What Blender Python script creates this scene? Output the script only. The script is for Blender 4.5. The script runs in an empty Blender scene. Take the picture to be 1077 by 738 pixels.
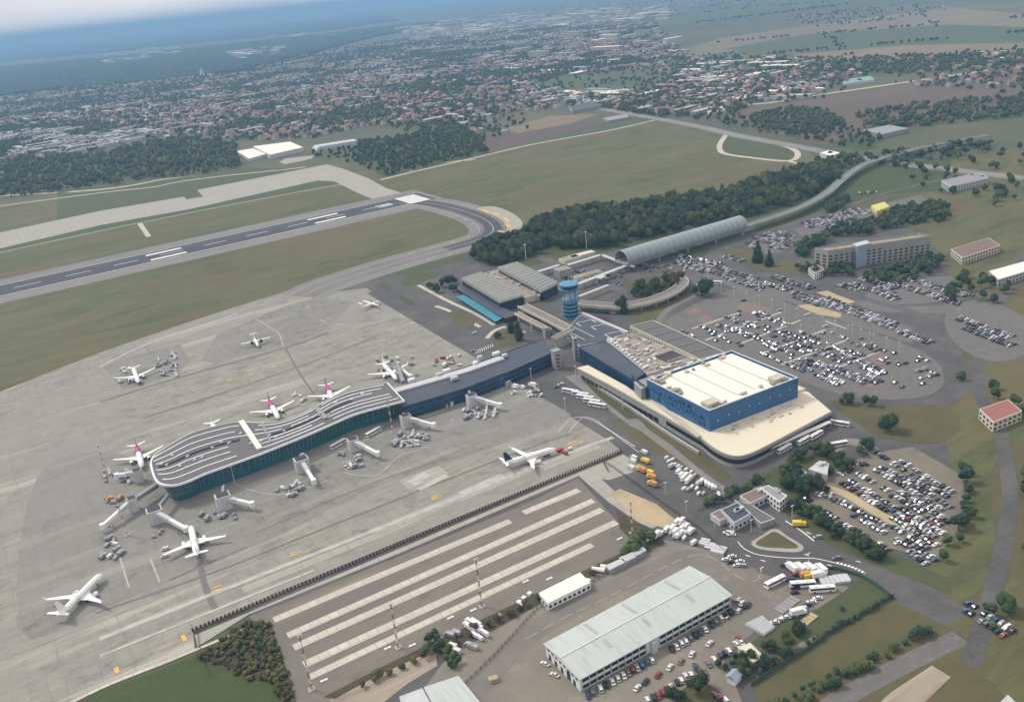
import bpy, bmesh, math, random
from mathutils import Vector, Matrix, noise
from mathutils.geometry import tessellate_polygon
random.seed(7)
SC = bpy.context.scene
COL = SC.collection
PI = math.pi
R_ = math.radians

# ------------------------------------------------------------------ camera
CAMH = 280.0
FPX = 946.77
RM = Matrix(((0.8678082, 0.26183676, -0.42231556),
             (-0.48735546, 0.28272725, -0.82616582),
             (-0.09692046, 0.92277127, 0.3729606)))
cam_d = bpy.data.cameras.new('camera')
cam = bpy.data.objects.new('camera', cam_d)
COL.objects.link(cam)
cam_d.sensor_width = 36.0
cam_d.lens = FPX / 1077.0 * 36.0
cam_d.clip_start = 1.0
cam_d.clip_end = 200000.0
cam.matrix_world = Matrix.Translation((0, 0, CAMH)) @ RM.to_4x4()
SC.camera = cam

# ------------------------------------------------------------------ world, sun, exposure
SUN_EL, SUN_AZ = R_(48), R_(35)      # azimuth measured from +Y towards -X
world = bpy.data.worlds.new('World')
SC.world = world
world.use_nodes = True
wn = world.node_tree
for n in list(wn.nodes):
    wn.nodes.remove(n)
wo = wn.nodes.new('ShaderNodeOutputWorld')
bg = wn.nodes.new('ShaderNodeBackground')
bg.inputs['Strength'].default_value = 0.085
sky = wn.nodes.new('ShaderNodeTexSky')
sky.sky_type = 'NISHITA'
sky.sun_disc = False
sky.sun_elevation = SUN_EL
sky.sun_rotation = -SUN_AZ
sky.air_density = 1.2
sky.dust_density = 3.0
# high overcast: cloud sheet mixed over the clear sky by direction
tc = wn.nodes.new('ShaderNodeTexCoord')
mp = wn.nodes.new('ShaderNodeMapping')
mp.inputs['Scale'].default_value = (1.2, 1.2, 7.0)
nz = wn.nodes.new('ShaderNodeTexNoise')
nz.inputs['Scale'].default_value = 2.2
nz.inputs['Detail'].default_value = 7
rp = wn.nodes.new('ShaderNodeValToRGB')
rp.color_ramp.elements[0].position = 0.35
rp.color_ramp.elements[0].color = (6.6, 6.2, 6.4, 1)
rp.color_ramp.elements[1].position = 0.7
rp.color_ramp.elements[1].color = (9.2, 8.6, 8.1, 1)
mx = wn.nodes.new('ShaderNodeMixRGB')
mx.inputs[0].default_value = 0.93
wn.links.new(tc.outputs['Generated'], mp.inputs[0])
wn.links.new(mp.outputs[0], nz.inputs['Vector'])
wn.links.new(nz.outputs['Fac'], rp.inputs[0])
wn.links.new(sky.outputs[0], mx.inputs[1])
wn.links.new(rp.outputs[0], mx.inputs[2])
wn.links.new(mx.outputs[0], bg.inputs['Color'])
wn.links.new(bg.outputs[0], wo.inputs['Surface'])

sun_d = bpy.data.lights.new('sun', 'SUN')
sun_d.energy = 1.7
sun_d.angle = R_(11)
sun_d.color = (1.0, 0.95, 0.87)
sun = bpy.data.objects.new('sun', sun_d)
COL.objects.link(sun)
sdir = Vector((-math.sin(SUN_AZ) * math.cos(SUN_EL), math.cos(SUN_AZ) * math.cos(SUN_EL), math.sin(SUN_EL)))
sun.rotation_euler = sdir.to_track_quat('Z', 'Y').to_euler()

SC.view_settings.view_transform = 'Standard'
SC.view_settings.look = 'None'
SC.view_settings.exposure = 0.72
SC.view_settings.gamma = 1.0
SC.view_settings.use_curve_mapping = False
SC.cycles.max_bounces = 5
SC.cycles.volume_bounces = 0
SC.cycles.transparent_max_bounces = 8

# ------------------------------------------------------------------ surveying: photograph pixel -> point on a level plane
def G(px, py, z=0.0):
    v = RM @ Vector((px - 538.5, -(py - 369.0), -FPX))
    t = (z - CAMH) / v.z
    return Vector((v.x * t, v.y * t, z))

def proj(p):
    v = RM.transposed() @ (Vector(p) - Vector((0, 0, CAMH)))
    if v.z >= -1: return (-9999, -9999, 1e9)
    return (538.5 + FPX * v.x / -v.z, 369 - FPX * v.y / -v.z, -v.z)

def Q(ox, oy, s):
    return lambda x, y, z=0.0: G(ox + x / s, oy + y / s, z)

# ------------------------------------------------------------------ materials
MATS = {}
def _nodes(name):
    m = bpy.data.materials.new(name)
    m.use_nodes = True
    nt = m.node_tree
    b = nt.nodes['Principled BSDF']
    MATS[name] = m
    return m, nt, b

def surf(name, base, layers=(), rough=0.9, metal=0.0, slabs=None, rot=0.0, spec=0.3, coord='world', bump=0.0, bscale=1.0):
    """base colour + noise-masked colour layers: (scale, lo, hi, colour, stretch, amount)"""
    m, nt, b = _nodes(name)
    L = nt.links.new
    if coord == 'world':
        g = nt.nodes.new('ShaderNodeNewGeometry'); src = g.outputs['Position']
    else:
        g = nt.nodes.new('ShaderNodeTexCoord'); src = g.outputs['Object']
    rgb = nt.nodes.new('ShaderNodeRGB'); rgb.outputs[0].default_value = (*base, 1)
    cur = rgb.outputs[0]
    if slabs:
        size, var, gap = slabs
        mpn = nt.nodes.new('ShaderNodeMapping'); mpn.inputs['Rotation'].default_value = (0, 0, rot)
        L(src, mpn.inputs[0])
        br = nt.nodes.new('ShaderNodeTexBrick')
        br.offset = 0.0; br.squash = 1.0
        br.inputs['Scale'].default_value = 1.0 / size
        br.inputs['Brick Width'].default_value = 1.0; br.inputs['Row Height'].default_value = 1.0
        br.inputs['Mortar Size'].default_value = gap
        br.inputs['Mortar Smooth'].default_value = 0.3
        br.inputs['Color1'].default_value = (*[c * (1 - var) for c in base], 1)
        br.inputs['Color2'].default_value = (*[c * (1 + var) for c in base], 1)
        br.inputs['Mortar'].default_value = (*[c * 0.62 for c in base], 1)
        L(mpn.outputs[0], br.inputs['Vector'])
        cur = br.outputs['Color']
    for i, (sc, lo, hi, colr, st, amt) in enumerate(layers):
        mpn = nt.nodes.new('ShaderNodeMapping')
        mpn.inputs['Rotation'].default_value = (0, 0, rot)
        mpn.inputs['Location'].default_value = (i * 31.7, i * 17.3, 0)
        mpn.vector_type = 'POINT'
        mp2 = nt.nodes.new('ShaderNodeMapping'); mp2.inputs['Scale'].default_value = st
        L(src, mpn.inputs[0]); L(mpn.outputs[0], mp2.inputs[0])
        n = nt.nodes.new('ShaderNodeTexNoise'); n.inputs['Scale'].default_value = sc
        n.inputs['Detail'].default_value = 9; n.inputs['Roughness'].default_value = 0.68
        L(mp2.outputs[0], n.inputs['Vector'])
        mr = nt.nodes.new('ShaderNodeMapRange')
        mr.inputs['From Min'].default_value = lo; mr.inputs['From Max'].default_value = hi
        mr.inputs['To Max'].default_value = amt
        L(n.outputs['Fac'], mr.inputs['Value'])
        mxn = nt.nodes.new('ShaderNodeMixRGB'); mxn.inputs[2].default_value = (*colr, 1)
        L(mr.outputs[0], mxn.inputs[0]); L(cur, mxn.inputs[1])
        cur = mxn.outputs[0]
    L(cur, b.inputs['Base Color'])
    b.inputs['Roughness'].default_value = rough
    b.inputs['Metallic'].default_value = metal
    b.inputs['Specular IOR Level'].default_value = spec
    if bump:
        n = nt.nodes.new('ShaderNodeTexNoise'); n.inputs['Scale'].default_value = bscale
        L(src, n.inputs['Vector'])
        bn = nt.nodes.new('ShaderNodeBump'); bn.inputs['Strength'].default_value = bump
        L(n.outputs['Fac'], bn.inputs['Height']); L(bn.outputs[0], b.inputs['Normal'])
    return m

S1 = (1, 1, 1)
RR = -R_(3.0)    # the airfield's grid is turned about three degrees
SX = (0.12, 1, 1)
def plain(name, c, rough=0.7, metal=0.0, spec=0.4, var=0.18, sc=0.35):
    d = tuple(x * (1 - var) for x in c)
    return surf(name, c, [(sc, .4, .7, d, S1, 1.0)], rough=rough, metal=metal, spec=spec)

surf('m_ground', (.07, .083, .042), [(.0006, .42, .6, (.15, .125, .075), S1, .8), (.003, .45, .6, (.05, .075, .045), S1, .7),
     (.02, .5, .7, (.11, .105, .06), S1, .5), (.2, .4, .8, (.06, .07, .035), S1, .5)])
surf('m_grass', (.100, .106, .038), [(.22, .44, .58, (.058, .064, .024), (.05, 1, 1), .8), (.5, .5, .66, (.14, .13, .06), (.15, 1, 1), .6), (.008, .50, .60, (.13, .11, .055), (.5, 1, 1), .6), (.05, .47, .60, (.042, .06, .024), (.22, 1, 1), .75), (.10, .54, .68, (.14, .12, .06), (.3, 1, 1), .6), (.012, .45, .62, (.135, .115, .055), (0.35, 1, 1), .75), (.03, .5, .68, (.085, .11, .048), (0.4, 1, 1), .8),
     (.25, .4, .75, (.09, .10, .045), (.3, 1, 1), .45), (.006, .5, .62, (.12, .085, .05), S1, .5)], rot=RR)
surf('m_grass_dark', (.064, .080, .034), [(.03, .45, .65, (.085, .09, .038), S1, .8), (.3, .4, .7, (.05, .07, .03), S1, .5)])
surf('m_grass_lush', (.047, .073, .022), [(.15, .48, .66, (.075, .08, .03), S1, .7), (.03, .45, .65, (.065, .085, .03), (.3, 1, 1), .8), (.4, .4, .7, (.03, .055, .018), S1, .5)])
surf('m_grass_dry', (.10, .09, .042), [(.04, .45, .65, (.065, .072, .03), S1, .9), (.4, .4, .7, (.09, .075, .04), S1, .5)])
surf('m_field_tan', (.20, .165, .105), [(.002, .45, .6, (.14, .13, .08), (.2, 1, 1), .8), (.01, .45, .6, (.17, .12, .08), (.2, 1, 1), .5)])
surf('m_field_brown', (.105, .08, .062), [(.004, .45, .6, (.14, .11, .08), (.3, 1, 1), .7), (.05, .4, .7, (.08, .065, .05), (.2, 1, 1), .5)])
surf('m_field_green', (.06, .09, .045), [(.004, .45, .6, (.09, .10, .05), S1, .7)])
surf('m_town_ground', (.075, .08, .058), [(.01, .45, .6, (.11, .10, .09), S1, .8), (.05, .45, .6, (.035, .055, .03), S1, .8)])
surf('m_concrete', (.262, .258, .22), [(.07, .50, .60, (.19, .187, .168), (.6, 1, 1), .55), (.12, .50, .64, (.13, .128, .118), (.5, 1, 1), .75), (.010, .44, .60, (.245, .24, .21), (.5, 1, 1), .8), (.035, .54, .68, (.42, .40, .335), (.09, 1, 1), .9), (.3, .58, .72, (.40, .385, .33), (.3, 1, 1), .6),
     (.06, .55, .75, (.20, .195, .185), (.3, 1, 1), .7), (.02, .56, .66, (.23, .225, .215), (.10, 1, 1), .8), (.4, .5, .8, (.22, .21, .20), S1, .55),
     (.09, .62, .72, (.42, .33, .20), (.25, 1, 1), .5)],
     slabs=(7.5, .05, .02), rot=RR)
surf('m_concrete_worn', (.212, .208, .185), [(.11, .50, .64, (.125, .12, .11), S1, .8), (.25, .6, .72, (.33, .32, .28), (.4, 1, 1), .6), (.012, .44, .60, (.225, .22, .205), (.5, 1, 1), .8), (.04, .54, .68, (.31, .30, .26), (.10, 1, 1), .9),
     (.06, .55, .75, (.17, .165, .16), (.3, 1, 1), .7), (.02, .54, .64, (.18, .175, .165), (.08, 1, 1), .8), (.4, .5, .8, (.18, .17, .165), S1, .55)],
     slabs=(7.5, .06, .02), rot=RR)
surf('m_joint', (.15, .148, .135), [(.06, .36, .50, (.24, .235, .205), (1, 1, 1), 1.0)])
surf('m_yard_road', (.155, .148, .13), [(.05, .42, .6, (.19, .175, .15), S1, .8)])
surf('m_concrete_old', (.33, .32, .27), [(.02, .45, .62, (.32, .31, .28), (.4, 1, 1), .8), (.08, .55, .75, (.26, .25, .23), (.2, 1, 1), .6)],
     slabs=(9, .06, .025), rot=RR)
surf('m_asphalt', (.080, .079, .080), [(.08, .5, .64, (.055, .055, .058), (.4, 1, 1), .6), (.02, .45, .62, (.125, .12, .112), S1, .8), (.12, .55, .75, (.085, .085, .088), (.25, 1, 1), .7), (.5, .5, .75, (.15, .145, .135), S1, .5)])
surf('m_asphalt_dark', (.062, .062, .075), [(.03, .45, .62, (.09, .09, .10), (.1, 1, 1), .8), (.4, .5, .75, (.05, .05, .055), (.2, 1, 1), .6)], rot=RR)
surf('m_shoulder', (.20, .195, .185), [(.03, .45, .62, (.155, .15, .15), (.15, 1, 1), .8), (.3, .5, .75, (.25, .24, .22), (.3, 1, 1), .5)], rot=RR)
surf('m_taxi', (.175, .165, .155), [(.03, .45, .62, (.12, .115, .115), (.3, 1, 1), .8), (.3, .5, .75, (.22, .21, .19), S1, .5)])
surf('m_yard', (.205, .185, .15), [(.012, .42, .6, (.15, .14, .12), (.4, 1, 1), .9), (.05, .5, .65, (.26, .235, .19), S1, .7), (.3, .5, .75, (.14, .13, .115), S1, .6)])
surf('m_park_warm', (.175, .155, .118), [(.04, .42, .6, (.135, .125, .105), S1, .8), (.2, .5, .7, (.22, .19, .13), S1, .6)])
surf('m_park', (.135, .128, .122), [(.03, .42, .6, (.12, .118, .115), S1, .8), (.2, .5, .7, (.20, .19, .175), S1, .6)])
surf('m_brown_apron', (.185, .168, .138), [(.15, .52, .66, (.115, .105, .09), (.5, 1, 1), .7), (.02, .42, .6, (.145, .135, .12), (.2, 1, 1), .9), (.03, .56, .68, (.29, .23, .15), (.08, 1, 1), .8), (.3, .5, .75, (.13, .12, .11), S1, .6)], rot=RR)
surf('m_strip', (.50, .47, .40), [(.05, .45, .62, (.40, .39, .35), (.3, 1, 1), .8), (.3, .5, .75, (.33, .31, .28), S1, .5)], slabs=(5, .08, .04), rot=RR)
surf('m_sand', (.42, .34, .21), [(.05, .45, .62, (.30, .255, .17), S1, .8), (.4, .5, .75, (.24, .2, .15), S1, .5)])
surf('m_dirt', (.30, .25, .195), [(.04, .45, .62, (.21, .175, .14), (.15, 1, 1), .9), (.15, .5, .65, (.40, .345, .27), (.12, 1, 1), .8)], rot=RR)
surf('m_soil', (.068, .055, .035), [(.06, .45, .62, (.045, .05, .024), S1, .9), (.4, .5, .75, (.14, .10, .07), S1, .6)])
surf('m_path', (.46, .43, .35), [(.05, .5, .7, (.33, .31, .25), S1, .8)])
surf('m_redpave', (.19, .14, .125), [(.08, .45, .62, (.19, .14, .12), S1, .9)])
surf('m_white_paint', (.74, .74, .72), [(.6, .5, .75, (.45, .45, .43), S1, .7)])
surf('m_yellow_paint', (.62, .40, .10), [(.5, .5, .75, (.45, .36, .2), S1, .8)])
surf('m_grey_paint', (.42, .41, .38), [(.3, .45, .6, (.30, .295, .275), (.5, 1, 1), .8)])
surf('m_rubber', (.15, .145, .13), [(.05, .42, .6, (.15, .148, .14), (.1, 1, 1), .8)], rot=RR)
surf('m_water', (.55, .56, .55), [], rough=.05, spec=1.0)
# building materials
surf('m_roof_dark', (.115, .113, .115), [(.05, .45, .65, (.12, .12, .128), (.3, 1, 1), .8), (.5, .5, .75, (.07, .07, .075), S1, .5)], rough=.6, rot=RR)
surf('m_roof_slate', (.055, .068, .092), [(.04, .45, .65, (.085, .095, .115), S1, .8)], rough=.6)
surf('m_roof_cream', (.62, .57, .44), [(.05, .5, .7, (.66, .60, .48), S1, .8), (.3, .55, .8, (.55, .50, .40), S1, .5)], rough=.8)
surf('m_roof_white', (.76, .73, .63), [(.06, .5, .7, (.76, .73, .65), S1, .7)], rough=.8)
surf('m_roof_hangar', (.44, .48, .46), [(.35, .5, .66, (.33, .34, .31), (1, .1, 1), .6), (.06, .45, .62, (.40, .45, .43), (1, .12, 1), .9), (.5, .55, .75, (.55, .575, .55), (1, .2, 1), .5)], rough=.55, rot=RR)
surf('m_roof_ribbed', (.30, .31, .285), [(.2, .45, .65, (.24, .25, .23), S1, .8)], rough=.6)
surf('m_clutter', (.30, .27, .23), [(.15, .45, .62, (.20, .18, .16), S1, .9)], rough=.8)
plain('m_white_metal', (.74, .75, .75), .35)
plain('m_aircraft', (.80, .80, .80), .3, var=.06)
plain('m_lightgrey', (.50, .51, .52), .5)
plain('m_midgrey', (.27, .275, .28), .6)
plain('m_dark', (.035, .036, .04), .5)
plain('m_black', (.012, .012, .014), .5)
plain('m_blue_wall', (.030, .115, .26), .45, var=.12, sc=.08)
plain('m_blue_dark', (.012, .045, .12), .35)
plain('m_blue_panel', (.022, .075, .17), .35)
plain('m_blue_mid', (.024, .09, .205), .45)
plain('m_blue_soft', (.05, .15, .30), .45)
plain('m_glass_teal', (.022, .125, .155), .16, spec=.6, var=.4, sc=.12)
plain('m_glass_blue', (.012, .05, .10), .16, spec=.6, var=.4, sc=.12)
plain('m_glass_dark', (.02, .028, .036), .15, spec=.6)
plain('m_cyan', (.03, .24, .34), .4)
plain('m_tower_blue', (.09, .26, .41), .45)
plain('m_tube', (.27, .33, .335), .4, metal=.2)
plain('m_viaduct', (.30, .34, .32), .8)
plain('m_cream_wall', (.56, .53, .44), .85)
plain('m_parapet', (.50, .46, .38), .85)
plain('m_pink', (.46, .035, .22), .35, var=.05)
plain('m_purple', (.10, .02, .13), .35, var=.05)
plain('m_navy', (.018, .025, .07), .35, var=.05)
plain('m_red', (.34, .05, .045), .5)
plain('m_orange', (.50, .25, .10), .5)
plain('m_yellow', (.70, .48, .06), .5)
plain('m_tyre', (.02, .02, .02), .85)
plain('m_fence', (.085, .06, .045), .8)
plain('m_fence_green', (.05, .10, .09), .7)
plain('m_concrete_wall', (.33, .32, .30), .85)
plain('m_trunk', (.10, .075, .05), .9)
plain('m_greyblock', (.30, .30, .275), .85)
plain('m_stairblue', (.26, .34, .40), .6)
plain('m_yellowroof', (.60, .55, .18), .7)
plain('m_greenroof', (.20, .36, .30), .7)
for nm, c in dict(leaf_dark=(.044, .076, .036), leaf_mid=(.072, .100, .040), leaf_olive=(.100, .105, .046), leaf_brown=(.082, .076, .042), leaf_deep=(.036, .064, .042)).items():
    surf('m_' + nm, c, [(.5, .42, .62, tuple(x * .62 for x in c), S1, .8), (.06, .5, .68, (c[0] * 1.5, c[1] * 1.35, c[2] * 1.2), S1, .6)], rough=.95, spec=.15)
CARCOL = {'white': (.62, .63, .63), 'silver': (.34, .35, .36), 'grey': (.16, .165, .17), 'black': (.018, .018, .02), 'dark blue': (.03, .05, .12), 'red': (.22, .035, .03),
          'blue': (.05, .11, .22), 'beige': (.42, .37, .28)}
for k, c in CARCOL.items():
    plain('m_car_' + k, c, .25, spec=.6, var=.05)
HOUSECOL = {'red': (.29, .12, .10), 'brown': (.19, .13, .11), 'grey': (.26, .26, .27), 'white': (.42, .43, .43), 'orange': (.34, .17, .12), 'dark': (.09, .09, .10)}
for k, c in HOUSECOL.items():
    plain('m_hroof_' + k, c, .8)
plain('m_hwall_white', (.44, .43, .40), .9)
plain('m_hwall_cream', (.36, .33, .26), .9)
plain('m_hwall_grey', (.25, .25, .24), .9)
def M(n): return MATS[n if n.startswith('m_') else 'm_' + n]

# ------------------------------------------------------------------ mesh builder
class MB:
    def __init__(s):
        s.v = []; s.f = []; s.m = []
    def add(s, vs, fs, mi=0):
        o = len(s.v)
        s.v.extend([tuple(v) for v in vs]); s.f.extend([tuple(i + o for i in f) for f in fs]); s.m.extend([mi] * len(fs))
        return s
    def box(s, c, size, rz=0.0, mi=0, taper=1.0):
        cx, cy, cz = c; hx, hy, hz = size[0] / 2, size[1] / 2, size[2] / 2
        ca, sa = math.cos(rz), math.sin(rz)
        vs = []
        for z, t in ((-hz, 1.0), (hz, taper)):
            for x, y in ((-hx, -hy), (hx, -hy), (hx, hy), (-hx, hy)):
                x *= t; y *= t
                vs.append((cx + x * ca - y * sa, cy + x * sa + y * ca, cz + z))
        return s.add(vs, [(0, 3, 2, 1), (4, 5, 6, 7), (0, 1, 5, 4), (1, 2, 6, 5), (2, 3, 7, 6), (3, 0, 4, 7)], mi)
    def prism(s, pts, z0, z1, mi=0, mtop=None, pts1=None, bottom=True):
        n = len(pts); pts1 = pts1 or pts
        area = sum(pts[i][0] * pts[(i + 1) % n][1] - pts[(i + 1) % n][0] * pts[i][1] for i in range(n))
        if area < 0: pts = list(reversed(pts)); pts1 = list(reversed(pts1))
        vs = [(p[0], p[1], z0) for p in pts] + [(p[0], p[1], z1) for p in pts1]
        s.add(vs, [(i, (i + 1) % n, n + (i + 1) % n, n + i) for i in range(n)], mi)
        tris = tessellate_polygon([[Vector((p[0], p[1], 0)) for p in pts1]])
        top = []
        for t in tris:
            a, b, c = (Vector(pts1[i][:2]) for i in t)
            cr = (b - a).cross(c - a)
            top.append(t if cr > 0 else (t[0], t[2], t[1]))
        s.add([(p[0], p[1], z1) for p in pts1], top, mi if mtop is None else mtop)
        if bottom: s.add([(p[0], p[1], z0) for p in pts], [(t[0], t[2], t[1]) for t in top], mi)
        return s
    def tube(s, p, q, r0, r1=None, n=8, mi=0, caps=True):
        r1 = r0 if r1 is None else r1
        p = Vector(p); q = Vector(q); d = (q - p).normalized()
        a = d.cross(Vector((0, 0, 1)) if abs(d.z) < .9 else Vector((1, 0, 0))).normalized(); b = d.cross(a)
        vs = []
        for c, r in ((p, r0), (q, r1)):
            for i in range(n):
                t = 2 * PI * i / n
                vs.append(c + a * (r * math.cos(t)) + b * (r * math.sin(t)))
        fs = [(i, (i + 1) % n, n + (i + 1) % n, n + i) for i in range(n)]
        if caps: fs += [tuple(range(n - 1, -1, -1)), tuple(range(n, 2 * n))]
        return s.add(vs, fs, mi)
    def rings(s, rings, mi=0, close=True, mats=None):
        n = len(rings[0]); vs = [v for r in rings for v in r]
        o = len(s.v); s.v.extend([tuple(v) for v in vs])
        for k in range(len(rings) - 1):
            for i in range(n):
                s.f.append((o + k * n + i, o + k * n + (i + 1) % n, o + (k + 1) * n + (i + 1) % n, o + (k + 1) * n + i))
                s.m.append(mats[k] if mats else mi)
        if close:
            s.f.append(tuple(o + i for i in range(n - 1, -1, -1))); s.m.append(mi if not mats else mats[0])
            s.f.append(tuple(o + (len(rings) - 1) * n + i for i in range(n))); s.m.append(mi if not mats else mats[-1])
        return s
    def mesh(s, name, mats, off=(0, 0, 0), smooth=False):
        me = bpy.data.meshes.new(name)
        ox, oy, oz = off
        me.from_pydata([(v[0] - ox, v[1] - oy, v[2] - oz) for v in s.v], [], s.f)
        if not isinstance(mats, (list, tuple)): mats = [mats]
        for m in mats: me.materials.append(m)
        if len(mats) > 1: me.polygons.foreach_set('material_index', s.m)
        if smooth: me.polygons.foreach_set('use_smooth', [True] * len(s.f))
        me.validate()
        bm = bmesh.new(); bm.from_mesh(me); bmesh.ops.recalc_face_normals(bm, faces=bm.faces) if len(s.f) < 20000 and not getattr(s, 'keep', False) else None
        bm.to_mesh(me); bm.free()
        me.update()
        return me
    def build(s, name, mats, parent=None, loc=None, smooth=False):
        if loc is None:
            loc = parent['_org'] if parent is not None and '_org' in parent else None
            if loc is None:
                if parent is None:
                    n = len(s.v); loc = (sum(v[0] for v in s.v) / n, sum(v[1] for v in s.v) / n, min(v[2] for v in s.v))
                else: loc = (0, 0, 0)
        me = s.mesh(name, mats, loc, smooth)
        o = bpy.data.objects.new(name, me); COL.objects.link(o)
        if parent is not None: o.parent = parent
        else: o.location = loc
        if parent is None: o['_org'] = tuple(loc)
        elif '_org' in parent: o['_org'] = tuple(parent['_org'])
        return o

REG = []
def tag(o, label, cat, group=None, kind=None, rank=False):
    o['label'] = label; o['category'] = cat
    if group: o['group'] = group
    if kind: o['kind'] = kind
    if rank: REG.append(o)
    return o
def thing(name, label, cat, loc, rz=0, group=None, rank=False):
    """Empty at the thing's base; parts built in world coordinates subtract its origin."""
    o = bpy.data.objects.new(name, None); COL.objects.link(o)
    o.location = loc; o.rotation_euler = (0, 0, rz); o.empty_display_size = 1
    if rz == 0: o['_org'] = tuple(loc)
    return tag(o, label, cat, group, rank=rank)
def copy_tree(o, parent=None):
    c = o.copy(); COL.objects.link(c)
    if parent is not None:
        c.parent = parent; c.matrix_parent_inverse = o.matrix_parent_inverse.copy()
    for ch in list(o.children): copy_tree(ch, c)
    return c
def struct(o):
    o['kind'] = 'structure'; return o

def smooth_path(pts, k=6, closed=False):
    pts = [Vector(p) for p in pts]; out = []; n = len(pts)
    rng = range(n) if closed else range(n - 1)
    for i in rng:
        if closed: p0, p1, p2, p3 = pts[i - 1], pts[i], pts[(i + 1) % n], pts[(i + 2) % n]
        else: p0, p1, p2, p3 = pts[max(i - 1, 0)], pts[i], pts[i + 1], pts[min(i + 2, n - 1)]
        for j in range(k):
            t = j / k
            out.append(0.5 * ((2 * p1) + (-p0 + p2) * t + (2 * p0 - 5 * p1 + 4 * p2 - p3) * t * t + (-p0 + 3 * p1 - 3 * p2 + p3) * t ** 3))
    if not closed: out.append(pts[-1])
    return out
ZC_ = [0]
def ZL(z):
    ZC_[0] += 1
    return z * 2.2 + ZC_[0] * .0003
def sheet(name, pts, mat, z, smooth=0, kerb=0.0):
    """flat ground sheet from points in world or photograph-survey coordinates"""
    w = [p if isinstance(p, Vector) else G(*p) for p in pts]
    if smooth: w = smooth_path(w, smooth, True)
    mb = MB(); z = ZL(z)
    if kerb: mb.prism(w, z, z + kerb, bottom=False)
    else:
        tris = tessellate_polygon([[Vector((p.x, p.y, 0)) for p in w]])
        fs = []
        for t in tris:
            a, b, c = (w[i] for i in t)
            fs.append(t if ((b - a).xy).cross((c - a).xy) > 0 else (t[0], t[2], t[1]))
        mb.add([(p.x, p.y, z) for p in w], fs)
    mb.keep = True
    return struct(mb.build(name, M(mat)))
def ribbon_pts(path, width):
    Lp, Rp = [], []
    for i, p in enumerate(path):
        a = path[max(i - 1, 0)]; b = path[min(i + 1, len(path) - 1)]
        d = (b - a).xy.normalized(); nrm = Vector((-d.y, d.x, 0))
        w = width[i] if isinstance(width, list) else width
        Lp.append(p + nrm * w / 2); Rp.append(p - nrm * w / 2)
    return Lp, Rp
def ribbon(name, pts, width, mat, z, smooth=6, zs=None):
    w = [p if isinstance(p, Vector) else G(*p) for p in pts]
    if smooth: w = smooth_path(w, smooth)
    Lp, Rp = ribbon_pts(w, width)
    mb = MB(); n = len(w); z = ZL(z)
    mb.add([(p.x, p.y, z) for p in Rp] + [(p.x, p.y, z) for p in Lp], [(i, i + 1, n + i + 1, n + i) for i in range(n - 1)])
    mb.keep = True
    return struct(mb.build(name, M(mat))), w
def dashes(mb, w, width, on, off, z, side=0.0):
    """painted dashes along a path"""
    dist = 0; z = ZL(z)
    for a, b in zip(w[:-1], w[1:]):
        d = (b - a); d.z = 0; Ld = d.length
        if Ld < .01: continue
        u = d / Ld; nrm = Vector((-u.y, u.x, 0)); t = 0
        while t < Ld:
            ph = (dist + t) % (on + off)
            if ph < on:
                e = min(Ld, t + on - ph)
                p = a + u * t + nrm * side; q = a + u * e + nrm * side
                mb.add([(p - nrm * width / 2).to_tuple()[:2] + (z,), (q - nrm * width / 2).to_tuple()[:2] + (z,), (q + nrm * width / 2).to_tuple()[:2] + (z,), (p + nrm * width / 2).to_tuple()[:2] + (z,)], [(0, 1, 2, 3)])
                t = e + 1e-4
            else: t += on + off - ph
        dist += Ld
def inside(p, poly):
    x, y = p[0], p[1]; c = False; n = len(poly)
    for i in range(n):
        x1, y1 = poly[i][0], poly[i][1]; x2, y2 = poly[i - 1][0], poly[i - 1][1]
        if (y1 > y) != (y2 > y) and x < (x2 - x1) * (y - y1) / (y2 - y1) + x1: c = not c
    return c
# ================================================================== THE SETTING
gb = MB(); BIG = 150000.0
gb.add([(-BIG, -BIG, 0), (BIG, -BIG, 0), (BIG, BIG, 0), (-BIG, BIG, 0)], [(0, 1, 2, 3)]); gb.keep = True
struct(gb.build('ground', M('m_ground'), loc=(0, 0, 0)))
hz = MB(); hz.box((0, 0, 200), (280000, 280000, 403))
hm = bpy.data.materials.new('m_haze'); hm.use_nodes = True
hn = hm.node_tree
for n in list(hn.nodes):
    if n.type != 'OUTPUT_MATERIAL': hn.nodes.remove(n)
pv = hn.nodes.new('ShaderNodeVolumePrincipled')
pv.inputs['Color'].default_value = (.33, .60, .90, 1)
pv.inputs['Density'].default_value = 0.000106
hn.links.new(pv.outputs[0], [n for n in hn.nodes if n.type == 'OUTPUT_MATERIAL'][0].inputs['Volume'])
ho = hz.build('haze', hm, loc=(0, 0, 0))
ho['kind'] = 'stuff'

# ---- country in the distance
sheet('field', [(690, 62), (760, 40), (860, 26), (1000, 8), (1130, 20), (1110, 62), (930, 66), (860, 63), (800, 50), (740, 58)], 'm_field_tan', .02)
sheet('field', [(760, 52), (850, 36), (1000, 26), (1110, 30), (1110, 44), (950, 48), (850, 56)], 'm_field_green', .03)
sheet('field', [(780, 116), (850, 103), (937, 90), (1080, 70), (1120, 105), (980, 128), (937, 138), (860, 146), (800, 140), (775, 128)], 'm_field_brown', .03)
sheet('field', [(842, 140), (880, 135), (900, 142), (868, 152), (845, 150)], 'm_field_brown', .04)
sheet('field', [(880, 150), (905, 147), (925, 156), (900, 160)], 'm_grass_lush', .04)
sheet('field', [(505, 150), (540, 138), (600, 124), (640, 128), (560, 148), (515, 160)], 'm_field_brown', .03)
sheet('field', [(530, 135), (580, 122), (630, 120), (600, 130), (545, 140)], 'm_field_tan', .04)
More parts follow.
